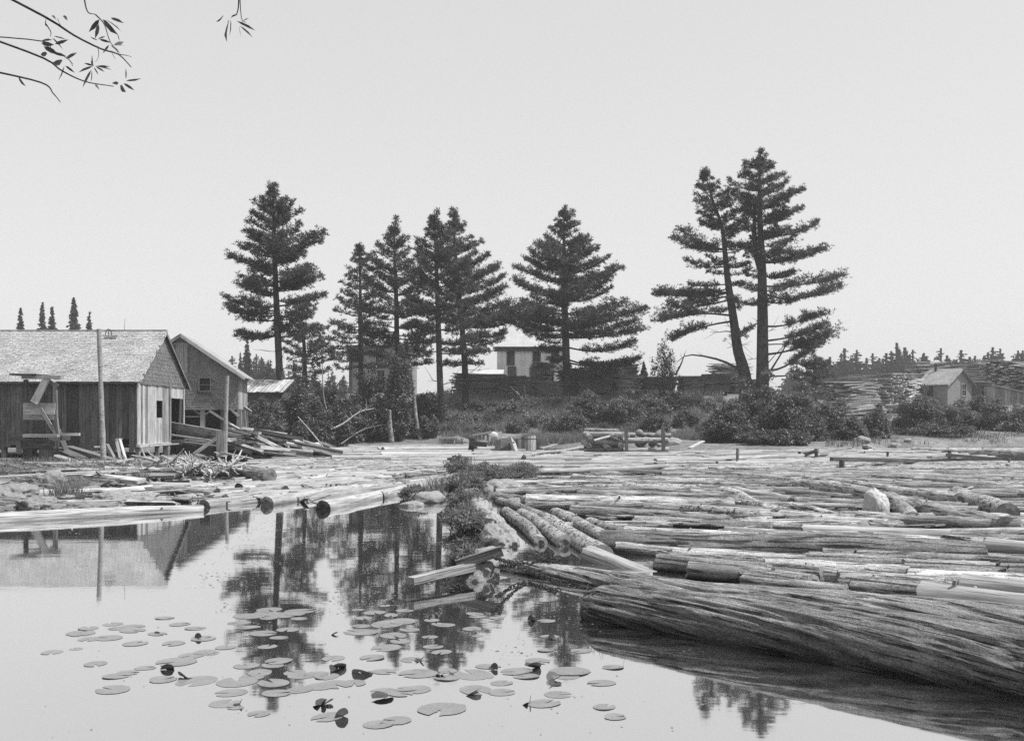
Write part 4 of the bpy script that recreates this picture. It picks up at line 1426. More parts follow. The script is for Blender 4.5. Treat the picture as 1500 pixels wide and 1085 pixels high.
def shrub(name, x, y, w, dpt, h, label, seed, n=9000, size=0.17, mat='leaf', cat='shrub', group='shrubs on the bank', stems=9, stem_mat='trunk', tall=False, slim=False, zb=None, clumps=38):
    global NLEAF
    rg = np.random.default_rng(seed)
    if zb is None: zb = float(H(x, y))
    base = np.array([x, y, zb])
    t = thing(name, base, label, cat, group)
    bl, wood = [], []
    for k in range(clumps):
        a = rg.random() * 2 * pi
        rr = math.sqrt(rg.random())
        lim = math.sqrt(max(0.0, 1 - rr * rr * 0.8))
        zc = h * (0.06 + 0.86 * rg.random() * lim) if not tall else h * (0.25 + 0.7 * rg.random() * lim)
        taper = 1.0 if not tall else (1.05 - 0.6 * zc / h)
        c = np.array([rr * cos(a) * w / 2 * 0.86 * taper, rr * sin(a) * dpt / 2 * 0.86 * taper, zc])
        s_ = rg.uniform(0.08, 0.20)
        bl.append([*c, s_ * (w + dpt) * 0.5 * rg.uniform(0.8, 1.2), s_ * (w + dpt) * 0.5, s_ * h * rg.uniform(0.7, 1.1)])
        if k < stems * 2:
            b0 = np.array([c[0] * 0.15, c[1] * 0.15, -0.15])
            wood += tube(smooth_path([b0, c * [0.5, 0.5, 0.45] + rg.normal(0, 0.08, 3), c], 6), np.linspace(0.012 * h + 0.01, 0.006, 6), 5, False)
            tw = c + np.array([rg.normal(0, 0.2) * w * 0.3, rg.normal(0, 0.2) * dpt * 0.3, h * rg.uniform(0.1, 0.3)])
            wood += tube([c, (c + tw) / 2 + rg.normal(0, 0.04, 3), tw], [0.010, 0.008, 0.004], 4, False)
            bl.append([*tw, 0.09 * w, 0.09 * dpt, 0.09 * h])
    add('stems', make_mesh('stems', wood, [M[stem_mat]], True), t)
    add('foliage', make_mesh('foliage', leaf_cloud(bl, n, size, rg, SLIM if slim else LEAF), [M[mat]]), t)
    NLEAF += n
    return t


def bank_shrub(px, d, wpx, top_py, label, seed, n=9000, size=0.17, mat='leaf', dp=None, **kw):
    x = X(px, d)
    zb = float(H(x, d))
    w = wpx * d / F
    h = Z(top_py, d) - zb
    return shrub(kw.pop('name', 'shrub'), x, d, w, dp or w * 0.7, h, label, seed, n, size, mat, **kw)


# thicket on the left bank
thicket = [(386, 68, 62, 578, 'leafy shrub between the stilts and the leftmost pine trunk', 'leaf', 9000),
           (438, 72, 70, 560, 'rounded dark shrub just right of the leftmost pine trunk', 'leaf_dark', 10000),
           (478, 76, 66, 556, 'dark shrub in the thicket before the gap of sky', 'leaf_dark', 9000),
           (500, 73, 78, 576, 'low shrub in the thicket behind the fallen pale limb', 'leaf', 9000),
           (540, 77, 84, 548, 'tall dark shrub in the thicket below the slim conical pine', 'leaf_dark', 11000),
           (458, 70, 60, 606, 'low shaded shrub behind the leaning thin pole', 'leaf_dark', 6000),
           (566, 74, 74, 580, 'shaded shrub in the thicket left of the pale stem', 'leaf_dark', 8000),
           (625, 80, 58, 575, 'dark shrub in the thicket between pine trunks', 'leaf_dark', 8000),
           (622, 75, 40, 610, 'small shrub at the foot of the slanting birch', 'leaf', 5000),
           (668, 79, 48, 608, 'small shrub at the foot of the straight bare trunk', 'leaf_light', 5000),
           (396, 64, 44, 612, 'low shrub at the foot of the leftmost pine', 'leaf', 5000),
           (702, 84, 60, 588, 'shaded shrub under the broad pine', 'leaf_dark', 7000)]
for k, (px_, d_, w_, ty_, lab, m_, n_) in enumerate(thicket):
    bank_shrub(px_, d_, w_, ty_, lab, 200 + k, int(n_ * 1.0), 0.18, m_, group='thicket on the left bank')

# a young poplar-like tree with a pale stem in the thicket, and slender trunks
bank_shrub(586, 74, 52, 500, 'young broadleaf tree with pale lower stem in the thicket', 240, 4200, 0.19, 'leaf', name='young_tree', cat='tree', tall=True, group='young trees', clumps=22)
pole('tree_trunk', [(574, 650), (571, 625), (570, 600)], 73, 0.20, 0.15, M['trunk_pale'], 'pale stem base in the thicket', 'tree trunk')
pole('tree_trunk', [(616, 645), (609, 610), (606, 575), (603, 548)], 74.5, 0.17, 0.10, M['trunk_pale'], 'slanting white birch stem in the thicket', 'tree trunk')
pole('tree_trunk', [(611, 642), (597, 615), (586, 585)], 75, 0.30, 0.22, M['trunk'], 'thick dark trunk slanting beside the birch stem', 'tree trunk')
pole('tree_trunk', [(528, 640), (529, 615), (530, 590)], 78, 0.20, 0.17, M['trunk'], 'short dark trunk in the shade of the thicket', 'tree trunk')
pole('tree_trunk', [(482, 612), (474, 580), (472, 530)], 74, 0.07, 0.03, M['trunk_pale'], 'thin pale sapling stem rising from the thicket', 'tree trunk')


def fallen_limb(pts, d, r, label, mat='drift', seed=0, twigs=6):
    rg = np.random.default_rng(seed)
    path = smooth_path([P(a, b, d + q) for a, b, q in pts], 12)
    base = path[0].copy()
    parts = tube(path, np.linspace(r, r * 0.3, 12), 7)
    for k in range(twigs):
        b = path[rg.integers(3, 11)]
        tv = np.array([rg.normal(0, 0.5), rg.normal(0, 0.4), rg.normal(0.35, 0.35)])
        parts += tube([b, b + tv * 0.5 + rg.normal(0, 0.05, 3), b + tv], [r * 0.3, r * 0.2, 0.008], 4, False)
    return add('fallen_limb', make_mesh('fallen_limb', local(parts, base), [M[mat]], True), None, tuple(base), label, 'fallen limb')


fallen_limb([(470, 634, 0), (500, 622, 0.6), (526, 604, 1), (548, 598, 1.5)], 70, 0.09, 'pale fallen limb arching out of the left thicket', 'drift', 1)
fallen_limb([(500, 650, 0), (530, 630, 0.5), (560, 622, 1)], 70.5, 0.06, 'thin grey fallen limb low in the left thicket', 'trunk_pale', 2)
fallen_limb([(780, 602, 0), (762, 580, 0.6), (748, 566, 1)], 86, 0.08, 'pale broken bough sloping on the grassy bank below the stacks', 'drift', 3)
fallen_limb([(990, 548, 0), (998, 532, 0.3), (1003, 518, 0.5)], 90, 0.10, 'dark broken stub slanting up beside the slender young tree', 'trunk', 4, 3)

# slender young tree left of the twin pines
bank_shrub(972, 89, 52, 506, 'slender young tree with airy leaves against the sky', 250, 2600, 0.17, 'leaf_light', name='young_tree', cat='tree', tall=True, group='young trees', stem_mat='trunk', clumps=30)

centre = [(742, 82, 60, 588, 'grassy shrub on the bank below the fallen bough', 'leaf_light', 6000),
          (700, 76, 44, 622, 'small low shrub near the white stone', 'leaf', 3500),
          (862, 80, 70, 578, 'leafy shrub on the bank right of the solitary pine', 'leaf', 9000),
          (905, 78, 76, 576, 'broad leafy shrub above the log crib', 'leaf', 10000),
          (950, 82, 70, 580, 'leafy shrub above and right of the log crib', 'leaf', 9000),
          (985, 84, 56, 574, 'dark shrub below the slender young tree', 'leaf_dark', 8000),
          (838, 75.5, 60, 604, 'low shrub just behind the log crib', 'leaf', 5000),
          (960, 74, 50, 604, 'low shrub behind the right post of the log crib', 'leaf', 5000),
          (790, 79, 60, 606, 'pale weedy shrub in the middle of the grassy bank', 'leaf_light', 5000),
          (1005, 78, 40, 600, 'small shrub left of the great central bush', 'leaf', 4000)]
for k, (px_, d_, w_, ty_, lab, m_, n_) in enumerate(centre):
    bank_shrub(px_, d_, w_, ty_, lab, 300 + k, int(n_ * 1.0), 0.17, m_, group='shrubs on the middle bank')

rightb = [(1074, 66, 92, 592, 'left lobe of the great bush below the twin pines', 'leaf', 13000),
          (1116, 69, 110, 558, 'tall leafy bush at the foot of the twin pines', 'leaf', 20000),
          (1160, 67, 104, 564, 'middle leafy bush right of the twin pine trunks', 'leaf', 18000),
          (1204, 70, 96, 582, 'right lobe of the great bush below the lumber piles', 'leaf', 14000),
          (1238, 69, 64, 610, 'low right end of the great bush beside the sandy gap', 'leaf', 9000),
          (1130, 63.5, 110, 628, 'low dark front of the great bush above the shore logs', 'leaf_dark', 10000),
          (1283, 74, 40, 596, 'narrow shrub standing alone between two sandy gaps', 'leaf', 9000),
          (1346, 79, 76, 574, 'dark rounded shrub below the small house', 'leaf', 14000),
          (1392, 80, 80, 582, 'rounded shrub below the lean-to sheds', 'leaf', 14000),
          (1440, 82, 86, 580, 'rounded shrub near the right edge of the bank', 'leaf', 14000),
          (1500, 80, 80, 592, 'shrub cut by the right edge of the view', 'leaf_light', 10000),
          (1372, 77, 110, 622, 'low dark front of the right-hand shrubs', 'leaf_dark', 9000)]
for k, (px_, d_, w_, ty_, lab, m_, n_) in enumerate(rightb):
    bank_shrub(px_, d_, w_, ty_, lab, 400 + k, int(n_ * 1.0), 0.17, m_, group='bushes on the right bank')


weeds = [(660, 76, 30, 'clump of weeds at the foot of the bank left of the white stone'), (690, 80, 34, 'weed clump under the broad pine on the open bank'), (722, 79, 32, 'weed clump above the white stone'), (760, 76.5, 36, 'weed clump above the wooden tank'),
         (776, 85, 40, 'weed clump below the short dark stack'), (812, 76, 34, 'weed clump between wooden tank and log crib, high on the bank'), (815, 86, 40, 'weed clump at the foot of the solitary pine, left side'), (850, 87, 36, 'weed clump at the foot of the solitary pine, right side'),
         (880, 75, 36, 'weed clump directly behind the log crib'), (925, 86, 44, 'weed clump below the ragged dark stack'), (935, 74.5, 34, 'weed clump behind the crib between its two posts'), (1010, 86, 40, 'weed clump below the square-ended stack'), (1030, 74, 34, 'weed clump beside the left lobe of the great bush'), (1040, 84, 40, 'weed clump below the long bare limb')]
for k, (px_, d_, w_, lab) in enumerate(weeds):
    w = w_ * d_ / F
    shrub('weed_clump', X(px_, d_), d_, w, w * 0.8, rng.uniform(0.7, 1.3), lab, 340 + k, 1800, 0.15, ['leaf', 'leaf_light', 'leaf_dark'][k % 3], 'weeds', 'weed clumps on the middle bank', 6, slim=k % 2 == 0)


# grass and weeds on the open bank: too many blades to count
def blades(xy, hgt, wid, lean, rg, zf=None):
    n = len(xy)
    z = H(xy[:, 0], xy[:, 1]) if zf is None else zf
    b = np.stack([xy[:, 0], xy[:, 1], z - 0.02], 1)
    a = rg.random(n) * 2 * pi
    sd = np.stack([np.cos(a), np.sin(a), np.zeros(n)], 1) * (wid * rg.uniform(0.6, 1.3, n))[:, None]
    h = hgt * rg.uniform(0.5, 1.3, n)
    ln = rg.normal(0, lean, (n, 3)) * h[:, None]
    ln[:, 2] = 0
    mid = b + ln * 0.35 + np.stack([0 * h, 0 * h, h * 0.6], 1)
    tip = b + ln + np.stack([0 * h, 0 * h, h], 1)
    v = np.stack([b + sd, b - sd, mid + sd * 0.6, mid - sd * 0.6, tip], 1).reshape(-1, 3)
    k = np.arange(n)[:, None] * 5
    f = np.concatenate([k + [0, 1, 3], k + [0, 3, 2], k + [2, 3, 4]], 0)
    return (v, f, 0)


rg = np.random.default_rng(88)
n = 36000
yy = rg.uniform(70, 92, n)
px_ = rg.uniform(640, 1060, n)
xx = (px_ - HX) / F * yy
keep = vnoise(xx * 0.7, yy * 0.7, 512, 8) > -0.18
xy = np.stack([xx, yy], 1)[keep]
add('bank_grass', make_mesh('bank_grass', [blades(xy, 0.6, 0.028, 0.5, rg)], [M['grass']]), label='dry grass and weeds covering the open middle bank', cat='grass', kind='stuff')
n = 16000
yy = rg.uniform(62, 100, n)
px_ = rg.uniform(1210, 1560, n)
xx = (px_ - HX) / F * yy
keep = (vnoise(xx * 0.7, yy * 0.7, 512, 9) > -0.05) & (H(xx, yy) > 0.15)
add('right_bank_grass', make_mesh('right_bank_grass', [blades(np.stack([xx, yy], 1)[keep], 0.35, 0.025, 0.35, rg)], [M['grass']]), label='dry grass on the right bank between the bushes', cat='grass', kind='stuff')
n = 9000
px_ = rg.uniform(-40, 230, n)
yy = rg.uniform(22, 44, n)
xx = (px_ - HX) / F * yy
keep = (vnoise(xx * 0.8, yy * 0.8, 512, 10) > 0.13) & (H(xx, yy) > 0.1)
add('shore_grass', make_mesh('shore_grass', [blades(np.stack([xx, yy], 1)[keep], 0.25, 0.012, 0.5, rg)], [M['grass']]), label='thin grass on the stony shore before the plank shed', cat='grass', kind='stuff')

# ------------------------------------------------------------------ logs
def log_parts(L, r0, r1, segs, rings, seed, kind='raft', bow=0.0):
    """a log along local X with bark relief, knots and two cut ends (material 1)"""
    rg = np.random.default_rng(seed)
    t = np.linspace(0, 1, rings)
    th = np.linspace(0, 2 * pi, segs, endpoint=False)
    T_, TH = np.meshgrid(t, th, indexing='ij')
    xx = T_ * L
    R = r0 + (r1 - r0) * T_
    R = R * (1 + 0.10 * vnoise(TH / (2 * pi) * 3, xx * 0.6, 3, seed % 97) + 0.05 * vnoise(TH / (2 * pi) * 6, xx * 1.7, 6, seed % 89))
    u = TH / (2 * pi)
    if kind in ('bark', 'oldlog'):
        tw = 0.0 if kind == 'oldlog' else 0.01 * xx          # the great logs' mesh itself is twisted below
        q = max(7, segs // 4) if kind == 'oldlog' else max(7, segs // 3)
        wob = 0.010 * vnoise(u * 4, xx * 0.8, 4, 17)
        k1 = np.abs(vnoise((u + tw + wob) * q, xx * 0.7, q, 11)) * 2            # 0 along a split, 1 on a ridge
        R = R - r0 * (0.15 if kind == 'oldlog' else 0.09) * np.clip(1 - k1 * (3.6 if kind == 'oldlog' else 3.2), 0, 1)
        w2 = 0.25 * vnoise(u * 6, xx * 1.6, 6, 22)
        R = R + r0 * 0.06 * vnoise((u + tw) * q * 2 + w2 * 2, xx * 3.1 + w2, q * 2, 12) + r0 * 0.03 * vnoise((u + tw) * q * 3 + w2 * 3, xx * 1.7 + w2, q * 3, 18)
        R = R + r0 * 0.06 * vnoise(u * 5, xx * 1.3, 5, 19)
    elif kind == 'birch':
        R = R * (1 + 0.05 * vnoise(u * 5, xx * 3.5, 5, 13))
    else:
        q = max(6, segs // 3)
        R = R + r0 * 0.10 * vnoise(u * q, xx * 1.6, q, seed % 83) + r0 * 0.05 * vnoise(u * q * 2, xx * 5, q * 2, 14)
    if kind == 'oldlog':                                    # worn, rounded butt
        R = R * (0.45 + 0.55 * np.clip(xx / 0.20, 0, 1) ** 0.5)
    cy = bow * L * (np.sin(pi * T_) - 0.5) + 0.02 * L * vnoise(T_ * 3, T_ * 0 + seed, 512, 15) * 0.5
    cz = 0.012 * L * vnoise(T_ * 3, T_ * 0 + seed + 7, 512, 16)
    TA = TH + 0.40 * xx if kind == 'oldlog' else TH         # spiral grain
    V = np.stack([xx, cy + R * np.cos(TA), cz + R * np.sin(TA)], -1).reshape(-1, 3)
    # ragged, slightly slanting ends
    sl = rg.normal(0, 0.15, 4)
    ring0 = V[:segs]; ringn = V[-segs:]
    ring0[:, 0] += sl[0] * (ring0[:, 1]) + sl[1] * ring0[:, 2] + rg.normal(0, 0.01, segs)
    ringn[:, 0] += sl[2] * (ringn[:, 1]) + sl[3] * ringn[:, 2] + rg.normal(0, 0.01, segs)
    i, j = np.meshgrid(np.arange(rings - 1), np.arange(segs), indexing='ij')
    a0 = i * segs + j
    a1 = i * segs + (j + 1) % segs
    parts = [(V, np.stack([a0, a1, a1 + segs, a0 + segs], -1).reshape(-1, 4)[:, ::-1], 0)]
    k = np.arange(segs)
    for ring, flip in ((ring0, False), (ringn, True)):
        c = ring.mean(0)
        inner = c + (ring - c) * 0.55 + [(0.02 if flip else -0.02) * 1, 0, 0]
        Vc = np.vstack([ring, inner, c[None]])
        f1 = np.stack([k, (k + 1) % segs, (k + 1) % segs + segs, k + segs], 1)
        f2 = np.stack([k + segs, (k + 1) % segs + segs, np.full(segs, 2 * segs)], 1)
        parts += [(Vc, f1 if flip else f1[:, ::-1], 1), (Vc, f2 if flip else f2[:, ::-1], 1)]
    # knots: stubs of cut branches
    if segs >= 12:
        for q in range(rg.integers(0, 4)):
            a, tx = rg.uniform(0.2, pi - 0.2), rg.uniform(0.1, 0.9)
            rr = r0 + (r1 - r0) * tx
            b = np.array([tx * L, rr * cos(a) * 0.9, rr * sin(a) * 0.9])
            dv = np.array([rg.normal(0, 0.4), cos(a), sin(a)]) * rr * rg.uniform(0.25, 0.6)
            parts += [(p_[0], p_[1], 0) for p_ in tube([b, b + dv * 0.6, b + dv], [rr * 0.16, rr * 0.12, rr * 0.10], 6)]
    return parts


def set_axes(o, p0, p1, roll=0.0, sx=1.0):
    R, L = frame(p0, p1)
    M4 = Matrix.Identity(4)
    for i in range(3):
        for j in range(3):
            M4[i][j] = R[i, j]
    M4 = M4 @ Matrix.Rotation(roll, 4, 'X')
    o.rotation_euler = M4.to_euler()
    o.location = tuple(p0)
    o.scale = (sx, 1, 1)
    return o


NLOG = 0
RAFT_L = ('weathered log lying among the crowded raft right of the rock jetty', 'logs in the right raft')
LEFT_L = ('pale log lying in the raft between slab pile and open water', 'logs in the left raft')


def log(p0, p1, r0, r1, kind, label, group, seed, segs=22, rings=None, bow=0.0, roll=0.0, end='end', cat='log', name='log', mat=None):
    global NLOG
    NLOG += 1
    L = float(np.linalg.norm(np.asarray(p1) - np.asarray(p0)))
    rings = rings or int(max(16, min(70, L * 7)))
    me = make_mesh(name, log_parts(L, r0, r1, segs, rings, seed, kind, bow), [M[mat or kind], M[end]], True)
    o = add(name, me, None, None, label, cat, group)
    return set_axes(o, p0, p1, roll)


LOOK = {'raft': 'weathered grey', 'bark': 'rough-barked', 'birch': 'banded-bark', 'peeled': 'peeled pale'}


def raft_label(pxy, kind, left):
    px, py = pxy
    if left:
        a = 'near the root pile' if px < 400 else 'behind the dark shaded butt' if px < 520 else 'towards the jetty weeds'
        b = 'at the water edge' if py > 712 else 'in the middle rows' if py > 694 else 'in the far rows'
        return '%s log in left raft %s, %s' % (LOOK[kind], a, b)
    a = 'beside the log fan' if px < 930 else 'left of dark pool' if px < 1150 else 'around dark pool' if px < 1320 else 'towards right edge'
    b = 'close behind the great logs' if py > 806 else 'in the near rows' if py > 770 else 'level with the white boulder' if py > 738 else 'just beyond white boulder' if py > 712 else 'at the back'
    return '%s log in right raft %s, %s' % (LOOK[kind], a, b)


def klog(x0, y0, x1, y1, r, kind, label=None, z=0.0, taper=0.85, group=None, dip=0.0, **kw):
    """a log given by the pixels of its two ends; it floats with its axis near the water"""
    zc = r * (0.25 if group and 'far shore' in group else 0.06) + z * 0.8
    p0, p1 = G(x0, y0, zc + r * 0.5), G(x1, y1, zc + r * 0.5)
    p0[2], p1[2] = zc, zc - dip
    if label is None: label, group = raft_label(((x0 + x1) / 2, (y0 + y1) / 2), kind, False), RAFT_L[1]
    if label == LEFT_L[0]: label = raft_label(((x0 + x1) / 2, (y0 + y1) / 2), kind, True)
    return log(p0, p1, r, r * taper, kind, label, group, NLOG * 7 + 3, **kw)


# the two great waterlogged logs in the foreground
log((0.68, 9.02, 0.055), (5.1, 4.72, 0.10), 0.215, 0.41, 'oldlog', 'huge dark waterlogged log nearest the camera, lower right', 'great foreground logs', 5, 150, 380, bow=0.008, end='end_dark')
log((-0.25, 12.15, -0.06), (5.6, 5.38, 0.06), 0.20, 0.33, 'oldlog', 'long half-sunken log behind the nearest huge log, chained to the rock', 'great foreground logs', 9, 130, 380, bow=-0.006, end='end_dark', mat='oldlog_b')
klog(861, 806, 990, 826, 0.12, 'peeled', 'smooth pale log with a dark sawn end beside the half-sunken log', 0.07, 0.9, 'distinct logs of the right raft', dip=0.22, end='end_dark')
# the fan of small logs entering the open water
fan = [(739, 744, 793, 788, 0.12, 'leftmost small log of the fan slanting into the open water'),
       (766, 748, 826, 790, 0.13, 'second small log of the fan slanting into the open water'),
       (806, 760, 884, 806, 0.17, 'thick banded log of the fan slanting into the open water'),
       (814, 747, 896, 786, 0.13, 'small log just right of the thick banded log'),
       (732, 731, 812, 757, 0.11, 'thin log crossing the upper ends of the fan'),
       (864, 762, 930, 781, 0.12, 'small log at the right end of the fan')]
for x0, y0, x1, y1, r, lab in fan:
    klog(x0, y0, x1, y1, r, 'birch', lab, 0.02, 0.9, 'fan of small logs')
klog(772, 731, 1075, 733, 0.19, 'raft', 'long pale thick log lying level across the upper left of the right raft', 0.08, 0.9, 'distinct logs of the right raft')
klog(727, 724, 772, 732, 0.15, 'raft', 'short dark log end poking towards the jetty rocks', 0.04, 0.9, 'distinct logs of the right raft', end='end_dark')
klog(884, 786, 1443, 803, 0.21, 'bark', 'long rough-barked log with a cut end at right, across the raft middle', 0.07, 1.05, 'distinct logs of the right raft')
klog(1167, 703, 1474, 762, 0.19, 'raft', 'long log slanting down behind the white boulder', 0.12, 0.9, 'distinct logs of the right raft')
klog(1180, 697, 1404, 729, 0.17, 'raft', 'long slanting log beyond the one behind the white boulder', 0.1, 0.9, 'distinct logs of the right raft')
klog(1402, 720, 1476, 745, 0.24, 'birch', 'stout short log with a broken end near the right edge', 0.06, 0.9, 'distinct logs of the right raft')
klog(1306, 726, 1338, 755, 0.17, 'birch', 'short log pointing at the camera beside the white boulder', 0.06, 0.95, 'distinct logs of the right raft')
klog(1180, 773, 1390, 779, 0.11, 'pale', 'thin peeled pale log in the middle of the right raft', 0.1, 0.8, 'distinct logs of the right raft')
klog(1411, 848, 1530, 862, 0.14, 'peeled', 'smooth pale log at the right edge, upper of two', 0.1, 0.9, 'distinct logs of the right raft')
klog(1356, 864, 1540, 886, 0.17, 'peeled', 'smooth pale log at the right edge just behind the half-sunken log', 0.05, 0.9, 'distinct logs of the right raft')
klog(1079, 716, 1161, 729, 0.10, 'pale', 'thin bleached pole ending above the dark pool', 0.12, 0.9, 'distinct logs of the right raft')
klog(1443, 793, 1540, 801, 0.12, 'pale', 'pale peeled log stub beyond the cut end of the rough-barked log', 0.1, 0.9, 'distinct logs of the right raft')
more_r = [(839, 744, 1064, 758, .15, 'raft'), (900, 706, 1064, 724, .15, 'raft'), (1056, 713, 1139, 747, .14, 'raft'), (1068, 731, 1154, 747, .14, 'birch'),
          (1138, 716, 1267, 729, .13, 'raft'), (1100, 754, 1302, 764, .15, 'raft'), (1255, 754, 1500, 768, .16, 'raft'), (1323, 828, 1520, 833, .18, 'bark'),
          (1126, 832, 1236, 837, .13, 'raft'), (960, 700, 1120, 712, .15, 'raft'), (1000, 742, 1110, 752, .14, 'birch'), (890, 726, 1010, 744, .13, 'raft'),
          (930, 760, 1130, 768, .15, 'bark'), (1340, 700, 1500, 712, .15, 'raft'), (1060, 776, 1200, 783, .14, 'raft'), (1180, 815, 1330, 818, .14, 'bark'),
          (985, 808, 1180, 818, .15, 'raft'), (1040, 828, 1190, 846, .14, 'bark'), (1230, 842, 1380, 850, .14, 'raft'), (1280, 786, 1440, 790, .13, 'raft'),
          (905, 800, 1130, 814, .13, 'raft'), (965, 816, 1205, 836, .14, 'bark'), (1010, 829, 1170, 845, .12, 'raft'), (1190, 838, 1400, 858, .14, 'raft'), (1250, 852, 1440, 872, .13, 'bark'), (915, 777, 1110, 783, .13, 'raft'),
          (1120, 824, 1330, 832, .12, 'raft'), (1205, 806, 1500, 815, .13, 'raft'), (1030, 800, 1180, 806, .12, 'birch'), (1330, 840, 1520, 846, .13, 'raft'), (1090, 846, 1240, 860, .10, 'raft'),
          (790, 712, 900, 722, .14, 'raft'), (840, 696, 960, 706, .14, 'raft'), (1010, 690, 1150, 700, .14, 'raft'), (1160, 738, 1250, 758, .12, 'raft')]
for x0, y0, x1, y1, r, k_ in more_r:
    klog(x0, y0, x1, y1, r * 0.85, k_, z=rng.uniform(0.02, 0.10))

# left raft: pale peeled logs whose butts point at the open water
klog(-40, 758, 296, 741, 0.155, 'pale', 'long smooth pale log floating at the stony left shore', 0.02, 0.65, 'distinct logs of the left raft')
klog(474, 738, 640, 706, 0.15, 'pale', 'pale log with a dark shaded butt end pointing at the open water', 0.03, 0.9, 'distinct logs of the left raft', end='end_dark')
klog(392, 731, 520, 711, 0.14, 'pale', 'pale log left of the dark shaded butt end', 0.06, 0.9, 'distinct logs of the left raft')
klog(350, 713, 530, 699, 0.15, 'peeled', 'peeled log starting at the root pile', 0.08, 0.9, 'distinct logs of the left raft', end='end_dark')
klog(258, 676, 395, 692, 0.26, 'bark', 'thick barked log sloping ashore before the bulkhead', 0.25, 0.85, 'distinct logs of the left raft')
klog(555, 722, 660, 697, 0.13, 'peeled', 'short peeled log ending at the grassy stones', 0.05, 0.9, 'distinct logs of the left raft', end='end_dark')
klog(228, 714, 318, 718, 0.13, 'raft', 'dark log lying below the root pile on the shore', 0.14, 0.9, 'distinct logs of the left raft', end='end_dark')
more_l = [(300, 738, 470, 722, .17, 'peeled'), (330, 728, 470, 714, .16, 'peeled'), (420, 716, 560, 702, .17, 'peeled'), (500, 716, 640, 696, .16, 'peeled'),
          (340, 704, 480, 692, .17, 'peeled'), (440, 702, 600, 692, .16, 'peeled'), (520, 700, 655, 688, .15, 'peeled'), (360, 694, 520, 686, .16, 'peeled'),
          (480, 690, 650, 683, .15, 'peeled'), (390, 686, 540, 681, .16, 'raft'), (540, 684, 690, 679, .15, 'peeled'), (420, 680, 580, 676, .15, 'peeled'),
          (350, 684, 470, 680, .2, 'peeled'), (300, 722, 400, 712, .14, 'raft')]
for x0, y0, x1, y1, r, k_ in more_l:
    klog(x0, y0, x1, y1, r * 0.85, k_, LEFT_L[0], rng.uniform(-0.03, 0.06), 0.9, LEFT_L[1])

# fill the rafts: templates shared between copies
TEMPL = [make_mesh('raft_log', log_parts(L_, r_, r_ * 0.86, 16, 34, 900 + k, kd), [M[kd], M['end']], True)
         for k, (L_, r_, kd) in enumerate([(5.5, .15, 'raft'), (6.5, .17, 'raft'), (4.6, .13, 'raft'), (7.2, .16, 'raft'), (6.0, .15, 'bark'), (5.0, .18, 'raft'), (6.8, .14, 'birch'), (5.8, .16, 'bark'), (6.2, .12, 'raft')])]
TLEN = [5.5, 6.5, 4.6, 7.2, 6.0, 5.0, 6.8, 5.8, 6.2]
TEMPL_L = [make_mesh('raft_log', log_parts(L_, r_, r_ * 0.86, 16, 30, 950 + k, kd), [M[kd], M['end']], True)
           for k, (L_, r_, kd) in enumerate([(5.5, .15, 'peeled'), (6.5, .17, 'peeled'), (4.6, .14, 'peeled'), (6.0, .16, 'raft'), (5.0, .17, 'peeled')])]
TKIND = ['raft', 'raft', 'raft', 'raft', 'bark', 'raft', 'birch', 'bark', 'raft']
TKIND_L = ['peeled', 'peeled', 'peeled', 'raft', 'peeled']
TLEN_L = [5.5, 6.5, 4.6, 6.0, 5.0]


def in_poly(x, y, poly):
    c = False
    j = len(poly) - 1
    for i in range(len(poly)):
        (xi, yi), (xj, yj) = poly[i], poly[j]
        if (yi > y) != (yj > y) and x < (xj - xi) * (y - yi) / (yj - yi) + xi:
            c = not c
        j = i
    return c


def to_px(p):
    return HX + F * p[0] / p[1], HY + F * (CAM_H - p[2]) / p[1]


RIGHT_POLY = [(716, 722), (760, 698), (850, 688), (1000, 680), (1760, 672), (1760, 890), (1420, 874), (1200, 838), (1020, 812), (930, 794), (905, 772), (800, 736)]
LEFT_POLY = [(310, 741), (470, 735), (640, 704), (668, 690), (668, 674), (500, 674), (360, 682), (345, 700), (300, 716), (240, 732)]
POOLS = [[(1150, 722), (1262, 726), (1300, 745), (1268, 758), (1200, 752), (1160, 740)], [(1325, 738), (1400, 742), (1420, 758), (1335, 760)],
         [(930, 766), (1010, 772), (1060, 782), (960, 778)], [(700, 735), (800, 735), (860, 790), (780, 800)]]

stuff_parts = []
def pad_label(px, py, w):
    s_ = 'small' if w < 30 else 'middling' if w < 42 else 'broad'
    a = 'far left' if px < 220 else 'left' if px < 340 else 'leftmost pine reflection' if px < 460 else 'middle' if px < 620 else 'below the jetty beams' if px < 760 else 'right'
    b = 'furthest row' if py < 915 else 'middle row' if py < 965 else 'near row' if py < 1015 else 'bottom edge'
    return '%s flat lily pad floating in the %s of the pads, %s' % (s_, b, a)


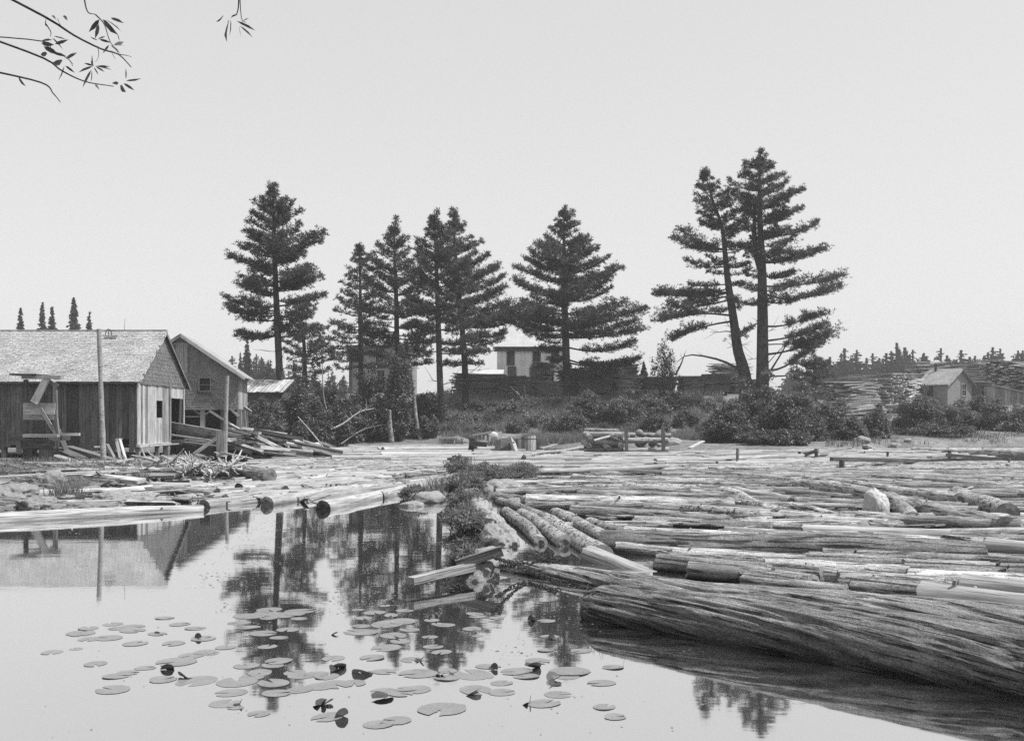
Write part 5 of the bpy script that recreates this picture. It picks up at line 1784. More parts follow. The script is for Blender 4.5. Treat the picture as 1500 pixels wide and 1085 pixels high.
def fill(poly, d0, d1, step, templates, tlens, ang, labels, limit, budget, tk=('raft',) * 12):
    """courses of logs, near ones as single logs, the rest as one joined raft"""
    count = 0
    d = d0
    k = 0
    while d < d1:
        x = X(150, d) - rng.random() * 5
        while x < X(1560, d) + 4:
            q = rng.integers(0, len(templates))
            L = tlens[q] * (rng.uniform(0.85, 1.35) if labels is RAFT_L else rng.uniform(0.6, 1.1))
            a = ang(HX + F * (x + L / 2) / d, d) + rng.normal(0, 0.10)
            c = np.array([x + L / 2, d + rng.normal(0, 0.12), 0.0])
            x += L * abs(cos(a)) * rng.uniform(1.0, 1.12) + 0.35 * abs(sin(a))
            h = np.array([cos(a), sin(a), 0]) * L / 2
            ok = True
            for e in (c - h * 0.72, c, c + h * 0.72):
                pxy = to_px(e)
                if e[1] < 9 or not in_poly(*pxy, poly): ok = False; break
                for pl in POOLS:
                    if in_poly(*pxy, pl): ok = False
            if not ok: continue
            zz = -0.005 + rng.normal(0, 0.03)
            p0, p1 = c - h, c + h
            p0[2] = zz; p1[2] = zz + rng.normal(0, 0.03)
            if rng.random() < 0.5: p0, p1 = p1, p0
            if count < budget and d < limit:
                o = add('log', templates[q], None, None, raft_label(to_px(c), tk[q], labels is LEFT_L), 'log', labels[1])
                set_axes(o, p0, p1, rng.random() * 6.28, L / tlens[q])
                rs = rng.uniform(0.5, 0.88)
                o.scale = (L / tlens[q], rs, rs)
                count += 1
            else:
                prt = log_parts(L, 0.15 * rng.uniform(0.8, 1.2), 0.13, 8, 9, int(rng.integers(1, 999)), 'raft')
                R, _ = frame(p0, p1)
                for V_, F_, m_ in prt:
                    stuff_parts.append((V_ @ R.T + p0, F_, m_))
        d += step * (1 + 0.012 * (d - d0))
        k += 1
    return count


def ang_r(px, d):
    k = np.clip((d - 13) / 6, 0.25, 1.0)
    return 0.05 * sin(px * 0.01 + d * 0.3) - 0.22 * k - k * 1.5 * vnoise(np.array([px * 0.006]), np.array([d * 0.25]), 512, 21)[0]


def ang_l(px, d):
    return 1.15 - 0.9 * np.clip((d - 26) / 10, 0, 1) + 0.1 * sin(d)


n1 = fill(RIGHT_POLY, 11.0, 42, 0.25, TEMPL, TLEN, ang_r, RAFT_L, 36, 215, TKIND)
n2 = fill(LEFT_POLY, 20.5, 44, 0.36, TEMPL_L, TLEN_L, ang_l, LEFT_L, 38, 70, TKIND_L)
if stuff_parts:
    add('far_raft_logs', make_mesh('far_raft_logs', stuff_parts, [M['raft'], M['end']], True), label='packed far logs filling the back of the raft', cat='logs', kind='stuff')
stuff_parts = []
FARBAND = [(352, 688), (352, 664), (480, 655), (640, 651), (860, 666), (1040, 662), (1300, 660), (1760, 656), (1760, 678), (1000, 684), (850, 692), (700, 690)]
fill(FARBAND, 36, 76, 0.75, TEMPL_L, TLEN_L, lambda a, b: 0.02, LEFT_L, 0, 0)
add('shore_raft_logs', make_mesh('shore_raft_logs', stuff_parts, [M['peeled'], M['end']], True), label='pale logs packed along the far shore in a level band', cat='logs', kind='stuff')

# long boom sticks along the back
booms = [(485, 668, 700, 667, .14, 'pale boom log reaching from the slab pile to the dark bollard'), (560, 657, 690, 654, .16, 'pale log along the far shore below the thicket'),
         (690, 670, 1000, 669, .15, 'long pale boom log in front of the log crib'), (770, 690, 978, 682, .10, 'thin pale rail log propped on a short stake before the crib'),
         (960, 672, 1230, 666, .13, 'long pale boom log before the great bush'), (650, 678, 960, 676, .12, 'long boom log just this side of the crib boom'),
         (1050, 678, 1190, 674, .09, 'thin pale pole before the great bush')]
for x0, y0, x1, y1, r, lab in booms:
    klog(x0, y0, x1, y1, r, 'pale', lab, 0.14, 0.85, 'boom logs along the far shore', rings=40)
klog(1338, 655, 1560, 668, 0.20, 'raft', 'long dark log lying along the far shore at right', 0.15, 0.85, 'boom logs along the far shore')


# ------------------------------------------------------------------ rocks
def rock_mesh(name, rx, ry, rz, seed, mat, sub=4, rough=0.28):
    import bmesh
    from mathutils import noise as mn
    bm = bmesh.new()
    bmesh.ops.create_icosphere(bm, subdivisions=sub, radius=1.0)
    off = Vector((seed * 3.7, seed * 1.3, seed * 2.1))
    for v in bm.verts:
        p = v.co.copy()
        n = mn.noise(p * 1.0 + off) * rough * 1.0 + mn.noise(p * 2.3 + off) * rough * 0.5 + mn.noise(p * 6 + off) * rough * 0.3 + mn.noise(p * 14 + off) * rough * 0.16
        f = 0.05 * mn.noise(Vector((p.x * 9, p.y * 9, p.z * 2)) + off)
        v.co = p * (1 + n + f)
        v.co.x *= rx; v.co.y *= ry; v.co.z *= rz
    me = bpy.data.meshes.new(name)
    bm.to_mesh(me); bm.free()
    for p in me.polygons: p.use_smooth = True
    me.materials.append(mat)
    return me


def rock(loc, rx, ry, rz, seed, mat, label, group, rotz=0.0, sub=4, name='rock', rough=0.28):
    o = add(name, rock_mesh(name, rx, ry, rz, seed, M[mat], sub, rough), None, tuple(loc), label, 'rock', group)
    o.rotation_euler = (0, 0, rotz)
    return o


def wl(px, py): return G(px, py, 0.0)


g_ = 'rocks of the jetty'
rock(wl(729, 792) + [0, 0, 0.02], 0.23, 0.75, 0.24, 1, 'rock', 'largest pale rounded jetty rock, at the end where the chain is fixed', g_, 0.15, 5)
rock(wl(712, 768) + [0, 0, 0.02], 0.22, 1.1, 0.22, 2, 'rock', 'long pale jetty rock behind the chained rounded rock', g_, 0.2, 5)
rock(wl(700, 748) + [0, 0, 0.02], 0.28, 1.1, 0.24, 3, 'rock', 'pale jetty rock third out from the chain', g_, 0.1, 4)
rock(wl(690, 731) + [0, 0, 0.0], 0.32, 1.2, 0.22, 4, 'rock', 'weedy jetty rock behind the leafy clump', g_, 0.0)
rock(wl(697, 845) + [0, 0, 0.02], 0.28, 0.34, 0.24, 5, 'rock_dark', 'mossy nearest jetty rock standing alone under the beam end', g_, 0.3, 5)
rock(wl(712, 826) + [0, 0, -0.02], 0.3, 0.4, 0.2, 6, 'rock', 'flat pale rock under the two beams', g_, 0.4)
rock(wl(762, 738) + [0, 0, 0.0], 0.32, 0.45, 0.16, 7, 'rock', 'low flat rock in the water right of the jetty', g_)
rock(wl(724, 722) + [0, 0, 0.05], 0.28, 0.5, 0.25, 8, 'rock', 'pale rock at the landward end of the jetty by the raft', g_)
rock(wl(738, 714) + [0, 0, 0.02], 0.6, 0.5, 0.2, 9, 'rock_dark', 'flat grey rock among grass at the head of the jetty', g_)
rock(wl(628, 735) + [0, 0, 0.03], 0.42, 0.3, 0.2, 10, 'rock', 'small pale rock at the waterline left of the jetty plants', g_)
rock(wl(603, 741) + [0, 0, 0.0], 0.25, 0.2, 0.1, 11, 'rock', 'tiny flat rock left of the jetty at the waterline', g_)
rock(wl(668, 712) + [0, 0, 0.05], 0.5, 0.6, 0.3, 12, 'rock', 'pale stone among weeds at the left of the jetty head', g_)
rock(wl(1283, 754) + [0, 0, 0.12], 0.23, 0.24, 0.36, 13, 'rock_white', 'bright white boulder standing among the raft logs', 'rocks in the raft', 0.0, 5, rough=0.2)
rock(wl(1262, 778) + [0, 0, 0.0], 0.2, 0.2, 0.15, 21, 'rock_dark', 'small dark stone in the raft below the white boulder', 'rocks in the raft')
g_ = 'stones on the left shore'
SH = 0.7
for k, (px_, py_, rx, ry, rz, m_, lab) in enumerate([
        (76, 722, 0.5, 0.5, 0.55, 'rock', 'rounded stone under the hoist post'), (120, 748, 0.9, 0.6, 0.22, 'rock_dark', 'flat stone at the water behind the long floating log'),
        (172, 738, 0.9, 0.7, 0.3, 'rock', 'broad pale shore stone left of the root pile'), (60, 745, 0.6, 0.5, 0.3, 'rock_dark', 'low shore stone at the left edge by the floating log'),
        (205, 735, 0.6, 0.5, 0.26, 'rock', 'shore stone just left of the dark log end'), (130, 728, 0.5, 0.5, 0.3, 'rock_dark', 'small grey shore stone among thin grass'),
        (20, 735, 0.8, 0.7, 0.4, 'rock', 'shore stone at the left border'), (236, 740, 0.5, 0.35, 0.16, 'rock_dark', 'low wet stone below the root pile')]):
    p = wl(px_, py_)
    rock((p[0], p[1], max(0.02, float(H(p[0], p[1])) * 0.5)), rx * SH, ry * SH, rz * SH, 30 + k, m_, lab, g_, 0.0, 5, rough=0.42)
rock((X(722, 74), 74, float(H(X(722, 74), 74)) + 0.25), 0.38, 0.3, 0.36, 50, 'rock_white', 'pale square stone at the foot of the grassy bank', 'stones on the far shore', rough=0.15)
rock((X(672, 72), 72.5, 0.3), 0.7, 0.5, 0.35, 51, 'rock_dark', 'grey boulder at the far shore below the bare pine trunk', 'stones on the far shore')
rock((X(985, 64), 64, 0.35), 0.7, 0.5, 0.35, 52, 'rock', 'pale stone on the sandy beach right of the crib', 'stones on the far shore')
for k, (px_, d_, s_, lab) in enumerate([(1262, 66, 0.9, 'large pale stone in the sandy gap beside the great bush'), (1270, 64, 0.5, 'small stone at the foot of the sandy gap'), (1310, 70, 0.8, 'pale stone below the sandy gap at the shore log'), (1330, 72, 0.5, 'small pale stone near the shore log on the right')]):
    rock((X(px_, d_), d_, float(H(X(px_, d_), d_)) + 0.1), s_ * 0.55, s_ * 0.5, s_ * 0.35, 55 + k, 'rock', lab, 'stones on the far shore')

# plants of the jetty
jet = [(680, 772, 0.7, 2.2, 0.45, 'leafy plant clump on the water side of the middle jetty rocks', 3600), (684, 746, 0.8, 2.6, 0.5, 'leafy plant clump beside the landward jetty rocks', 3000),
       (680, 722, 1.1, 2.0, 0.6, 'leafy weeds at the head of the jetty', 3200), (684, 847, 0.42, 0.4, 0.36, 'dark leafy plant on the mossy nearest jetty rock', 1500),
       (679, 826, 0.34, 0.3, 0.30, 'small sprig growing between the two beams', 500), (745, 700, 2.6, 2.2, 0.55, 'broad grassy weed patch behind the jetty head', 4200),
       (685, 697, 1.6, 2.0, 0.8, 'bushy weeds where jetty and left raft meet', 3600), (610, 733, 1.2, 1.2, 0.35, 'low weeds on the stones left of the jetty', 1800), (715, 708, 1.4, 1.5, 0.5, 'weeds between the two landward jetty rocks', 2600)]
for k, (px_, py_, w_, dp_, h_, lab, n_) in enumerate(jet):
    p = wl(px_, py_)
    shrub('leafy_plant', p[0], p[1], w_ * 0.8, dp_, h_ * 0.75, lab, 500 + k, n_, 0.075 if py_ > 735 else 0.10, 'leaf_light', 'plant', 'plants of the jetty', 6, slim=True, zb=0.04, clumps=18)

# ------------------------------------------------------------------ beams and chain on the jetty
BW = 0.095
beam('squared_beam', G(668, 826, 0.18), G(735, 806, 0.32), BW, BW, M['plank'], label='short squared beam laid on the chained jetty rock', cat='beam', group='beams on the jetty')
beam('squared_beam', G(601, 851, 0.12), G(716, 824, 0.16), 0.10, 0.075, M['plank'], label='long squared beam jutting left over the open water', cat='beam', group='beams on the jetty')


def torus(R1, r, stretch, nu=14, nv=6):
    u = np.linspace(0, 2 * pi, nu, endpoint=False)
    v = np.linspace(0, 2 * pi, nv, endpoint=False)
    U, Vv = np.meshgrid(u, v, indexing='ij')
    cx, cy = (R1 + r * np.cos(Vv)) * np.cos(U) + np.sign(np.cos(U)) * stretch, (R1 + r * np.cos(Vv)) * np.sin(U)
    P_ = np.stack([cx, cy, r * np.sin(Vv)], -1).reshape(-1, 3)
    i, j = np.meshgrid(np.arange(nu), np.arange(nv), indexing='ij')
    f = np.stack([i * nv + j, ((i + 1) % nu) * nv + j, ((i + 1) % nu) * nv + (j + 1) % nv, i * nv + (j + 1) % nv], -1).reshape(-1, 4)
    return P_, f


LINK = make_mesh('link', [torus(0.022, 0.0075, 0.018)], [M['iron']], True)


def chain(pts, label):
    path = smooth_path(pts, 200)
    seg = np.linalg.norm(np.diff(path, axis=0), axis=1)
    s = np.concatenate([[0], np.cumsum(seg)])
    t = thing('iron_chain', path[0], label, 'chain', 'chains on the jetty')
    n = int(s[-1] / 0.062)
    for k in range(n):
        a = np.array([np.interp(k * 0.062, s, path[:, j]) for j in range(3)])
        b = np.array([np.interp(k * 0.062 + 0.062, s, path[:, j]) for j in range(3)])
        o = add('link', LINK, t)
        R, _ = frame(a, b)
        M4 = Matrix.Identity(4)
        for i in range(3):
            for j in range(3):
                M4[i][j] = R[i, j]
        o.rotation_euler = (M4 @ Matrix.Rotation((pi / 2) * (k % 2) + rng.normal(0, 0.25), 4, 'X')).to_euler()
        o.location = tuple((a + b) / 2 - path[0])


chain([G(722, 815, 0.30), G(742, 822, 0.20), G(765, 824, 0.13), G(790, 822, 0.14), G(812, 818, 0.19), G(826, 815, 0.21)], 'rusty chain from the jetty rock onto the half-sunken log, upper strand')
chain([G(728, 830, 0.16), G(748, 829, 0.12), G(766, 833, 0.08), G(790, 842, 0.06), G(812, 850, 0.05), G(826, 857, 0.02)], 'rusty chain dipping below the half-sunken log, lower strand')

# ------------------------------------------------------------------ crib of logs and stones
def crib():
    d = 57.0
    t = thing('log_crib', P(912, 666, d), 'stone-filled crib of crossed logs with two upright posts', 'crib')

    def cl(a, b, da, db, r, kind='peeled', end='end'):
        p0, p1 = P(*a, da), P(*b, db)
        L = float(np.linalg.norm(p1 - p0))
        me = make_mesh('crib_log', log_parts(L, r, r * 0.92, 14, 22, int(rng.integers(1, 900)), 'raft'), [M[kind], M[end]], True)
        o = add('crib_log', me, t)
        set_axes(o, p0, p1, rng.random() * 6)
        o.location = tuple(p0 - rootloc(t))
    # left face: logs running back to the left
    for k, yv in enumerate((661, 648, 637)):
        cl((914, yv + 1), (851 + 3 * k, yv - 1), 56.5, 59.0, 0.19, 'peeled')
        cl((905, yv - 5), (858, yv - 7), 58.5, 60.0, 0.15, 'raft')
    # right face
    cl((912, 660), (978, 659), 56.2, 56.6, 0.17, 'pale')
    cl((912, 645), (978, 645), 56.2, 56.6, 0.17, 'pale')
    cl((920, 637), (982, 638), 58.6, 59.0, 0.15, 'peeled')
    # cross logs whose ends poke forward
    for a, b in (((893, 657), (880, 650)), ((901, 640), (890, 636)), ((862, 653), (856, 648)), ((910, 653), (905, 645)), ((864, 641), (860, 637))):
        cl(a, b, 55.9, 59.5, 0.16, 'peeled', 'end')
    cl((870, 646), (914, 634), 56.0, 58.0, 0.08, 'pale')
    beam('post', P(918, 667, 55.8), P(917, 627, 55.8), 0.17, 0.16, M['plank'], t)
    beam('post', P(972, 667, 56.2), P(971, 624, 56.2), 0.19, 0.17, M['plank'], t)
    for k in range(26):
        px_, py_ = rng.uniform(884, 972), rng.uniform(641, 662)
        if k > 18: py_ = rng.uniform(633, 638)
        s_ = rng.uniform(0.14, 0.28)
        o = add('stone', rock_mesh('stone', s_, s_ * 0.9, s_ * 0.8, 100 + k, M['rock_dark'], 2), t)
        o.location = tuple(P(px_, py_, rng.uniform(57.2, 58.6)) - rootloc(t))


crib()


def bent(px0, px1, py0, py1, d, label, seed):
    rg = np.random.default_rng(seed)
    t = thing('timber_trestle', P((px0 + px1) / 2, py1, d), label, 'trestle', 'trestles near the crib')
    beam('post', P(px0, py1, d), P(px0 + 3, py0, d), 0.3, 0.3, M['plank_dark'], t)
    beam('cap', P(px0 - 1, py0 + 8, d - 0.2), P(px1, py0 + 10, d - 0.3), 0.26, 0.26, M['plank_dark'], t)
    beam('post', P(px0 + 6, py1, d + 1.8), P(px0 + 7, py0 + 3, d + 1.8), 0.28, 0.28, M['plank_dark'], t)
    beam('sill', P(px0, py1 - 4, d), P(px1 - 3, py1 - 3, d + 1.0), 0.3, 0.3, M['plank_dark'], t)
    return t


bent(689, 713, 641, 668, 56, 'low dark trestle with a stub log, left of the wooden tank', 61)


def gate_frame():
    d = 56.5
    t = thing('slanting_brace_frame', P(742, 668, d), 'slanting timber frame with a pale perforated post before the wooden tank', 'timber frame')
    beam('leaning_post', P(757, 668, d - 0.3), P(749, 641, d), 0.24, 0.2, M['plank_pale'], t)
    beam('cap', P(744, 641, d), P(762, 640, d), 0.22, 0.16, M['plank_pale'], t)
    beam('strut', P(727, 666, d + 0.3), P(751, 652, d + 0.1), 0.34, 0.34, M['plank_dark'], t)
    beam('strut', P(731, 648, d + 1.0), P(751, 647, d + 1.0), 0.3, 0.5, M['plank_pale'], t)
    beam('post', P(729, 667, d + 0.3), P(731, 645, d + 0.5), 0.32, 0.3, M['plank_dark'], t)
    beam('sill', P(726, 668, d), P(757, 668, d), 0.3, 0.14, M['plank_dark'], t)
    for k in range(4):
        beam('peg_hole', P(751 + k * 1.3, 647 + 5 * k, d - 0.18), P(752.5 + k * 1.3, 649 + 5 * k, d - 0.2), 0.07, 0.07, M['void'], t)


gate_frame()


def tank():
    d = 59.0
    base = P(768, 664, d)
    t = thing('wooden_tank', base, 'round wooden stave tank lying open beside the slanting timber frame', 'tank')
    R_, h = 0.62, 1.05
    n = 22
    for k in range(n):
        a = 2 * pi * k / n
        if 4.0 < a < 4.45: continue
        c = base + [R_ * cos(a), R_ * sin(a), 0]
        tall = rng.uniform(0.92, 1.0) * h
        beam('stave', c, c + [0.03 * cos(a), 0.03 * sin(a), tall], 2 * pi * R_ / n - 0.012, 0.045, M['plank'] if cos(a) < 0.2 else M['plank_pale'], t, up=(-cos(a), -sin(a), 0))  # staves on the sun side coloured paler, as if lit
    for z in (0.16, 0.85):
        th = np.linspace(0, 2 * pi, 30)
        hp = np.stack([(R_ + 0.05) * np.cos(th), (R_ + 0.05) * np.sin(th), np.full(30, z)], 1)
        add('hoop', make_mesh('hoop', tube(hp, np.full(30, 0.022), 5, False), [M['iron']], True), t)
    th = np.linspace(0, 2 * pi, 24, endpoint=False)
    V_ = np.vstack([np.stack([0.55 * np.cos(th), 0.55 * np.sin(th), np.full(24, 0.1)], 1), [[0, 0, 0.1]]])
    k = np.arange(24)
    add('bottom', make_mesh('bottom', [(V_, np.stack([k, (k + 1) % 24, np.full(24, 24)], 1))], [M['void']]), t)


tank()


def plank_float():
    t = thing('plank_float', G(640, 668, 0.0), 'broad floating platform of pale planks left of the low trestle', 'float')
    for k in range(9):
        f = k / 8
        p0, p1 = G(560 - 6 * f, 668 - 11 * f, 0.1), G(690 + 2 * f, 668 - 12 * f, 0.1)
        p0[1] += 0; p0[2] = p1[2] = 0.16 + rng.normal(0, 0.012)
        beam('plank', p0, p1, 1.0, 0.07, M['plank_pale'], t, jit=0.01)
    for k in range(3):
        a = G(575 + 50 * k, 668, 0.0)
        beam('float_log', a + [0, -0.3, 0], a + [0, 14, 0.0], 0.3, 0.26, M['plank_dark'], t)


plank_float()


def bench(px, py, d, w, label, back=False):
    t = thing('plank_bench', P(px, py + 8, d), label, 'bench', 'plank benches on the far shore')
    for s in (-1, 1):
        beam('leg', P(px + s * w * 0.42, py + 9, d), P(px + s * w * 0.42, py, d), 0.12, 0.4, M['plank_pale'], t)
    beam('top', P(px - w / 2, py, d), P(px + w / 2, py - (4 if back else 0), d), 0.45, 0.12, M['plank_pale'], t)
    if back:
        for k in range(4):
            beam('slat', P(px - w * 0.3 + k * w * 0.2, py + 7, d), P(px - w * 0.3 + k * w * 0.2, py - 1, d), 0.1, 0.08, M['plank'], t)


bench(655, 641, 70, 24, 'low pale plank bench at the far shore left of the trestle')
bench(706, 637, 68, 28, 'pale slatted crate behind the low trestle', True)


# ------------------------------------------------------------------ stakes, bollards, rails
def stake(px, py0, py1, d, r, mat, label, cap=None):
    path = smooth_path([P(px, py1, d), P(px + rng.normal(0, .4), (py0 + py1) / 2, d), P(px + rng.normal(0, .6), py0, d)], 7)
    base = path[0]
    add('stake', make_mesh('stake', local(tube(path, np.full(7, r) * (1 + 0.08 * rng.normal(size=7)), 8), base), [M[mat]], True), None, tuple(base), label, 'stake', 'stakes along the boom')


stake(1080, 656, 680, 43, 0.07, 'plank', 'stake standing before the left side of the great bush')
stake(1171, 661, 676, 46, 0.07, 'plank_dark', 'short stake left of the forked rail')
stake(1196, 657, 679, 45, 0.08, 'plank_dark', 'dark stake carrying the forked rail')
stake(1300, 661, 676, 46, 0.06, 'plank_dark', 'thin stake behind the middle of the long right rail')
stake(1390, 659, 681, 42, 0.08, 'plank_dark', 'dark stake carrying the long right rail')
stake(1233, 673, 690, 36, 0.10, 'plank_dark', 'stout stake under the left end of the long right rail')
stake(796, 682, 694, 36, 0.10, 'plank', 'short stake under the thin rail log before the crib')
stake(960, 677, 690, 38, 0.07, 'plank', 'short stake under the right end of the thin rail log')
stake(1332, 692, 703, 32, 0.03, 'plank_dark', 'thin stick poking up from the raft logs on the right')
stake(1440, 655, 668, 50, 0.05, 'plank', 'small stake by the right edge of the far shore')
beam('rail', P(1218, 672, 36), P(1360, 675, 39), 0.16, 0.14, M['plank_dark'], label='long dark rail on stakes across the right raft, left half', cat='rail', group='rails along the boom')
beam('rail', P(1360, 675, 39.02), P(1560, 669, 41), 0.16, 0.14, M['plank_dark'], label='long dark rail on stakes across the right raft, right half', cat='rail', group='rails along the boom')
beam('rail', P(1386, 666, 41.8), P(1480, 674, 40), 0.12, 0.12, M['plank'], label='short rail slanting from the dark stake to the right', cat='rail', group='rails along the boom')
beam('rail', P(1170, 668, 45.8), P(1198, 660, 44.8), 0.1, 0.14, M['plank_dark'], label='crooked dark rail piece on the forked stake', cat='rail', group='rails along the boom')
beam('rail', P(1196, 661, 45), P(1240, 657, 48), 0.16, 0.12, M['plank_pale'], label='pale rail running right from the forked stake', cat='rail', group='rails along the boom')


def bollard():
    t = thing('timber_bollard', P(664, 688, 36.5), 'dark timber bollard with a crosspiece above the jetty head', 'bollard')
    beam('post', P(661, 689, 36.5), P(661, 671, 36.5), 0.12, 0.12, M['plank_dark'], t)
    beam('post', P(666, 691, 36.2), P(665, 667, 36.2), 0.14, 0.13, M['plank_dark'], t)
    beam('crosspiece', P(655, 672, 36.3), P(676, 671, 36.3), 0.1, 0.08, M['plank_dark'], t)


bollard()


# ------------------------------------------------------------------ slabs, driftwood, debris on the left shore
def slab(p0, p1, w, h, mat, label, group, name='offcut_board'):
    o = beam(name, p0, p1, w, h, M[mat], None, jit=0.015, label=label, cat='board', group=group)
    o.rotation_euler.rotate_axis('X', rng.normal(0, 0.4))
    return o


SL = ('rough slab board thrown on the slab pile above the timber ramp', 'slabs on the ramp pile')
for k in range(125):
    f = rng.random()
    px_ = 335 + 150 * f
    d_ = rng.uniform(47.5, 54)
    top = np.interp(px_, [335, 360, 400, 430, 470, 495], [637, 629, 632, 640, 656, 669])
    py_ = rng.uniform(top, np.interp(px_, [330, 490], [655, 672]))
    L_ = rng.uniform(0.9, 2.6)
    a = rng.normal(0.0, 0.5) + (pi if rng.random() < 0.5 else 0)
    sl_ = rng.normal(-0.22, 0.15)
    p0 = P(px_, py_, d_)
    dv = np.array([cos(a) * L_, sin(a) * L_, 0])
    dv[2] = sl_ * dv[0]
    slab(p0 - dv / 2, p0 + dv / 2, rng.uniform(0.12, 0.26), rng.uniform(0.06, 0.16), rng.choice(['plank', 'plank_pale', 'plank_dark', 'drift']), *SL)
beam('offcut_board', P(346, 632, 53), P(395, 632, 52), 0.14, 0.12, M['plank'], label='straight pole lying across the top of the slab pile', cat='board', group='slabs on the ramp pile')


def open_box():
    d = 50
    t = thing('wooden_frame_box', P(403, 648, d), 'small empty wooden frame box tipped on the slab pile', 'box')
    c = [P(395, 640, d), P(402, 637, d), P(411, 646, d), P(404, 650, d)]
    for k in range(4):
        beam('side', c[k], c[(k + 1) % 4], 0.3, 0.07, M['plank_pale'], t, up=(0, 1, 0))
    beam('splinter', P(409, 647, d), P(406, 635, d), 0.14, 0.05, M['plank_pale'], t)


open_box()
for k, (a, b, da, db, w, m_, lab) in enumerate([
        ((86, 690), (195, 672), 38, 40, 0.14, 'plank_pale', 'long pale pole lying on the shore before the plank shed'),
        ((196, 673), (182, 676), 40.1, 41, 0.1, 'plank', 'short stick ending the pale pole on the shore'),
        ((84, 657), (132, 678), 43, 40.5, 0.5, 'plank_dark', 'dark board ramp leaning down from the hoist platform'),
        ((100, 655), (185, 680), 43.3, 41.2, 0.4, 'plank', 'long weathered board sloping down under the plank shed'),
        ((78, 668), (125, 682), 41, 39.5, 0.45, 'peeled', 'smooth grey timber sloping down beside the hoist post'),
        ((135, 708), (180, 711), 30, 30, 0.1, 'plank_pale', 'thin pale lath lying on the stony shore'),
        ((205, 713), (305, 716), 28.5, 27.5, 0.08, 'plank_pale', 'long thin lath lying below the root pile'),
        ((262, 722), (330, 730), 26, 24.5, 0.07, 'plank', 'thin stick slanting from root pile to the water'),
        ((330, 729), (352, 718), 24.4, 27, 0.2, 'drift', 'short pale plank end at the water right of the root pile'),
        ((330, 664), (370, 672), 44, 43, 0.1, 'plank_pale', 'thin pale board on the raft below the ramp'),
        ((400, 670), (455, 670), 44, 44, 0.12, 'plank_pale', 'pale board lying on the raft under the ramp end')]):
    beam('board', P(*a, da), P(*b, db), w, 0.07 if w < 0.4 else 0.14, M[m_], label=lab, cat='board', group='boards on the left shore')


SHL = ('weathered slab lying flat on the littered left shore', 'slabs littering the left shore')
for k in range(46):
    px_, py_ = rng.uniform(64, 345), rng.uniform(686, 742)
    if py_ > 742 - 0.06 * px_ and px_ > 200: py_ -= 12
    p_ = wl(px_, py_)
    L_ = rng.uniform(0.8, 3.2)
    a = rng.normal(0.05, 0.35)
    dv = np.array([cos(a), sin(a), 0]) * L_ / 2
    p_[2] = max(0.06, float(H(p_[0], p_[1])) + 0.05)
    if k % 4 == 0:
        log(p_ - dv, p_ + dv, rng.uniform(0.06, 0.11), 0.06, rng.choice(['raft', 'peeled']), 'short thin log stranded on the littered left shore', 'thin logs on the left shore', 600 + k, 10, 14)
    else:
        slab(p_ - dv, p_ + dv + [0, 0, rng.normal(0, 0.05)], rng.uniform(0.08, 0.22), rng.uniform(0.04, 0.1), rng.choice(['plank', 'plank_pale', 'drift']), *SHL)


def root_stump(px, py, s, label, seed, n=16):
    """a bleached stump with splayed, forking roots"""
    rg = np.random.default_rng(seed)
    p = wl(px, py)
    p[2] = max(0.1, float(H(p[0], p[1])))
    t = thing('driftwood_root', p, label, 'driftwood', 'root pile on the left shore')
    ax = np.array([rg.normal(), rg.normal() * 0.6, 0.3]); ax /= np.linalg.norm(ax)
    add('stump', make_mesh('stump', tube(smooth_path([-ax * s * 0.5 + [0, 0, .1], [0, 0, 0.16 * s + .08], ax * s * 0.35 + [0, 0, .14]], 8), np.linspace(0.10, 0.22, 8) * s, 10), [M['drift']], True), t)
    parts = []
    for k in range(n):
        dv = ax * 0.5 + rg.normal(0, 0.8, 3); dv[2] = abs(dv[2]) * 0.5; dv /= np.linalg.norm(dv)
        b = ax * s * 0.3 + [0, 0, 0.15 * s]
        L_ = s * rg.uniform(0.4, 1.1)
        m1 = b + dv * L_ * 0.5 + rg.normal(0, 0.14, 3) * L_
        e = b + dv * L_ + rg.normal(0, 0.22, 3) * L_
        pp = smooth_path([b, m1, e], 7)
        pp[:, 2] = np.maximum(pp[:, 2], 0.02)
        parts += tube(pp, np.linspace(0.09, 0.02, 7) * s, 6)
        for q in range(2):
            b2 = pp[rg.integers(3, 6)]
            e2 = b2 + rg.normal(0, 0.28, 3) * L_
            parts += tube(smooth_path([b2, (b2 + e2) / 2 + rg.normal(0, 0.06, 3), e2], 5), np.linspace(0.04, 0.012, 5) * s, 5)
    add('roots', make_mesh('roots', parts, [M['drift']], True), t)


for k, (px_, py_, s_, lab) in enumerate([(240, 703, 0.95, 'bleached root stump at the left of the root pile'), (268, 706, 0.9, 'bleached root stump low in the root pile'), (292, 701, 1.0, 'pale splayed root stump in the middle of the root pile'),
                                         (318, 706, 0.95, 'pale forked root stump at the right of the root pile'), (340, 699, 0.8, 'small root stump at the right end of the pile'), (258, 694, 0.8, 'dark-centred root stump at the back of the pile'), (305, 712, 0.6, 'low broken root at the front of the pile')]):
    root_stump(px_, py_, s_ * 0.85, lab, 700 + k, 11)


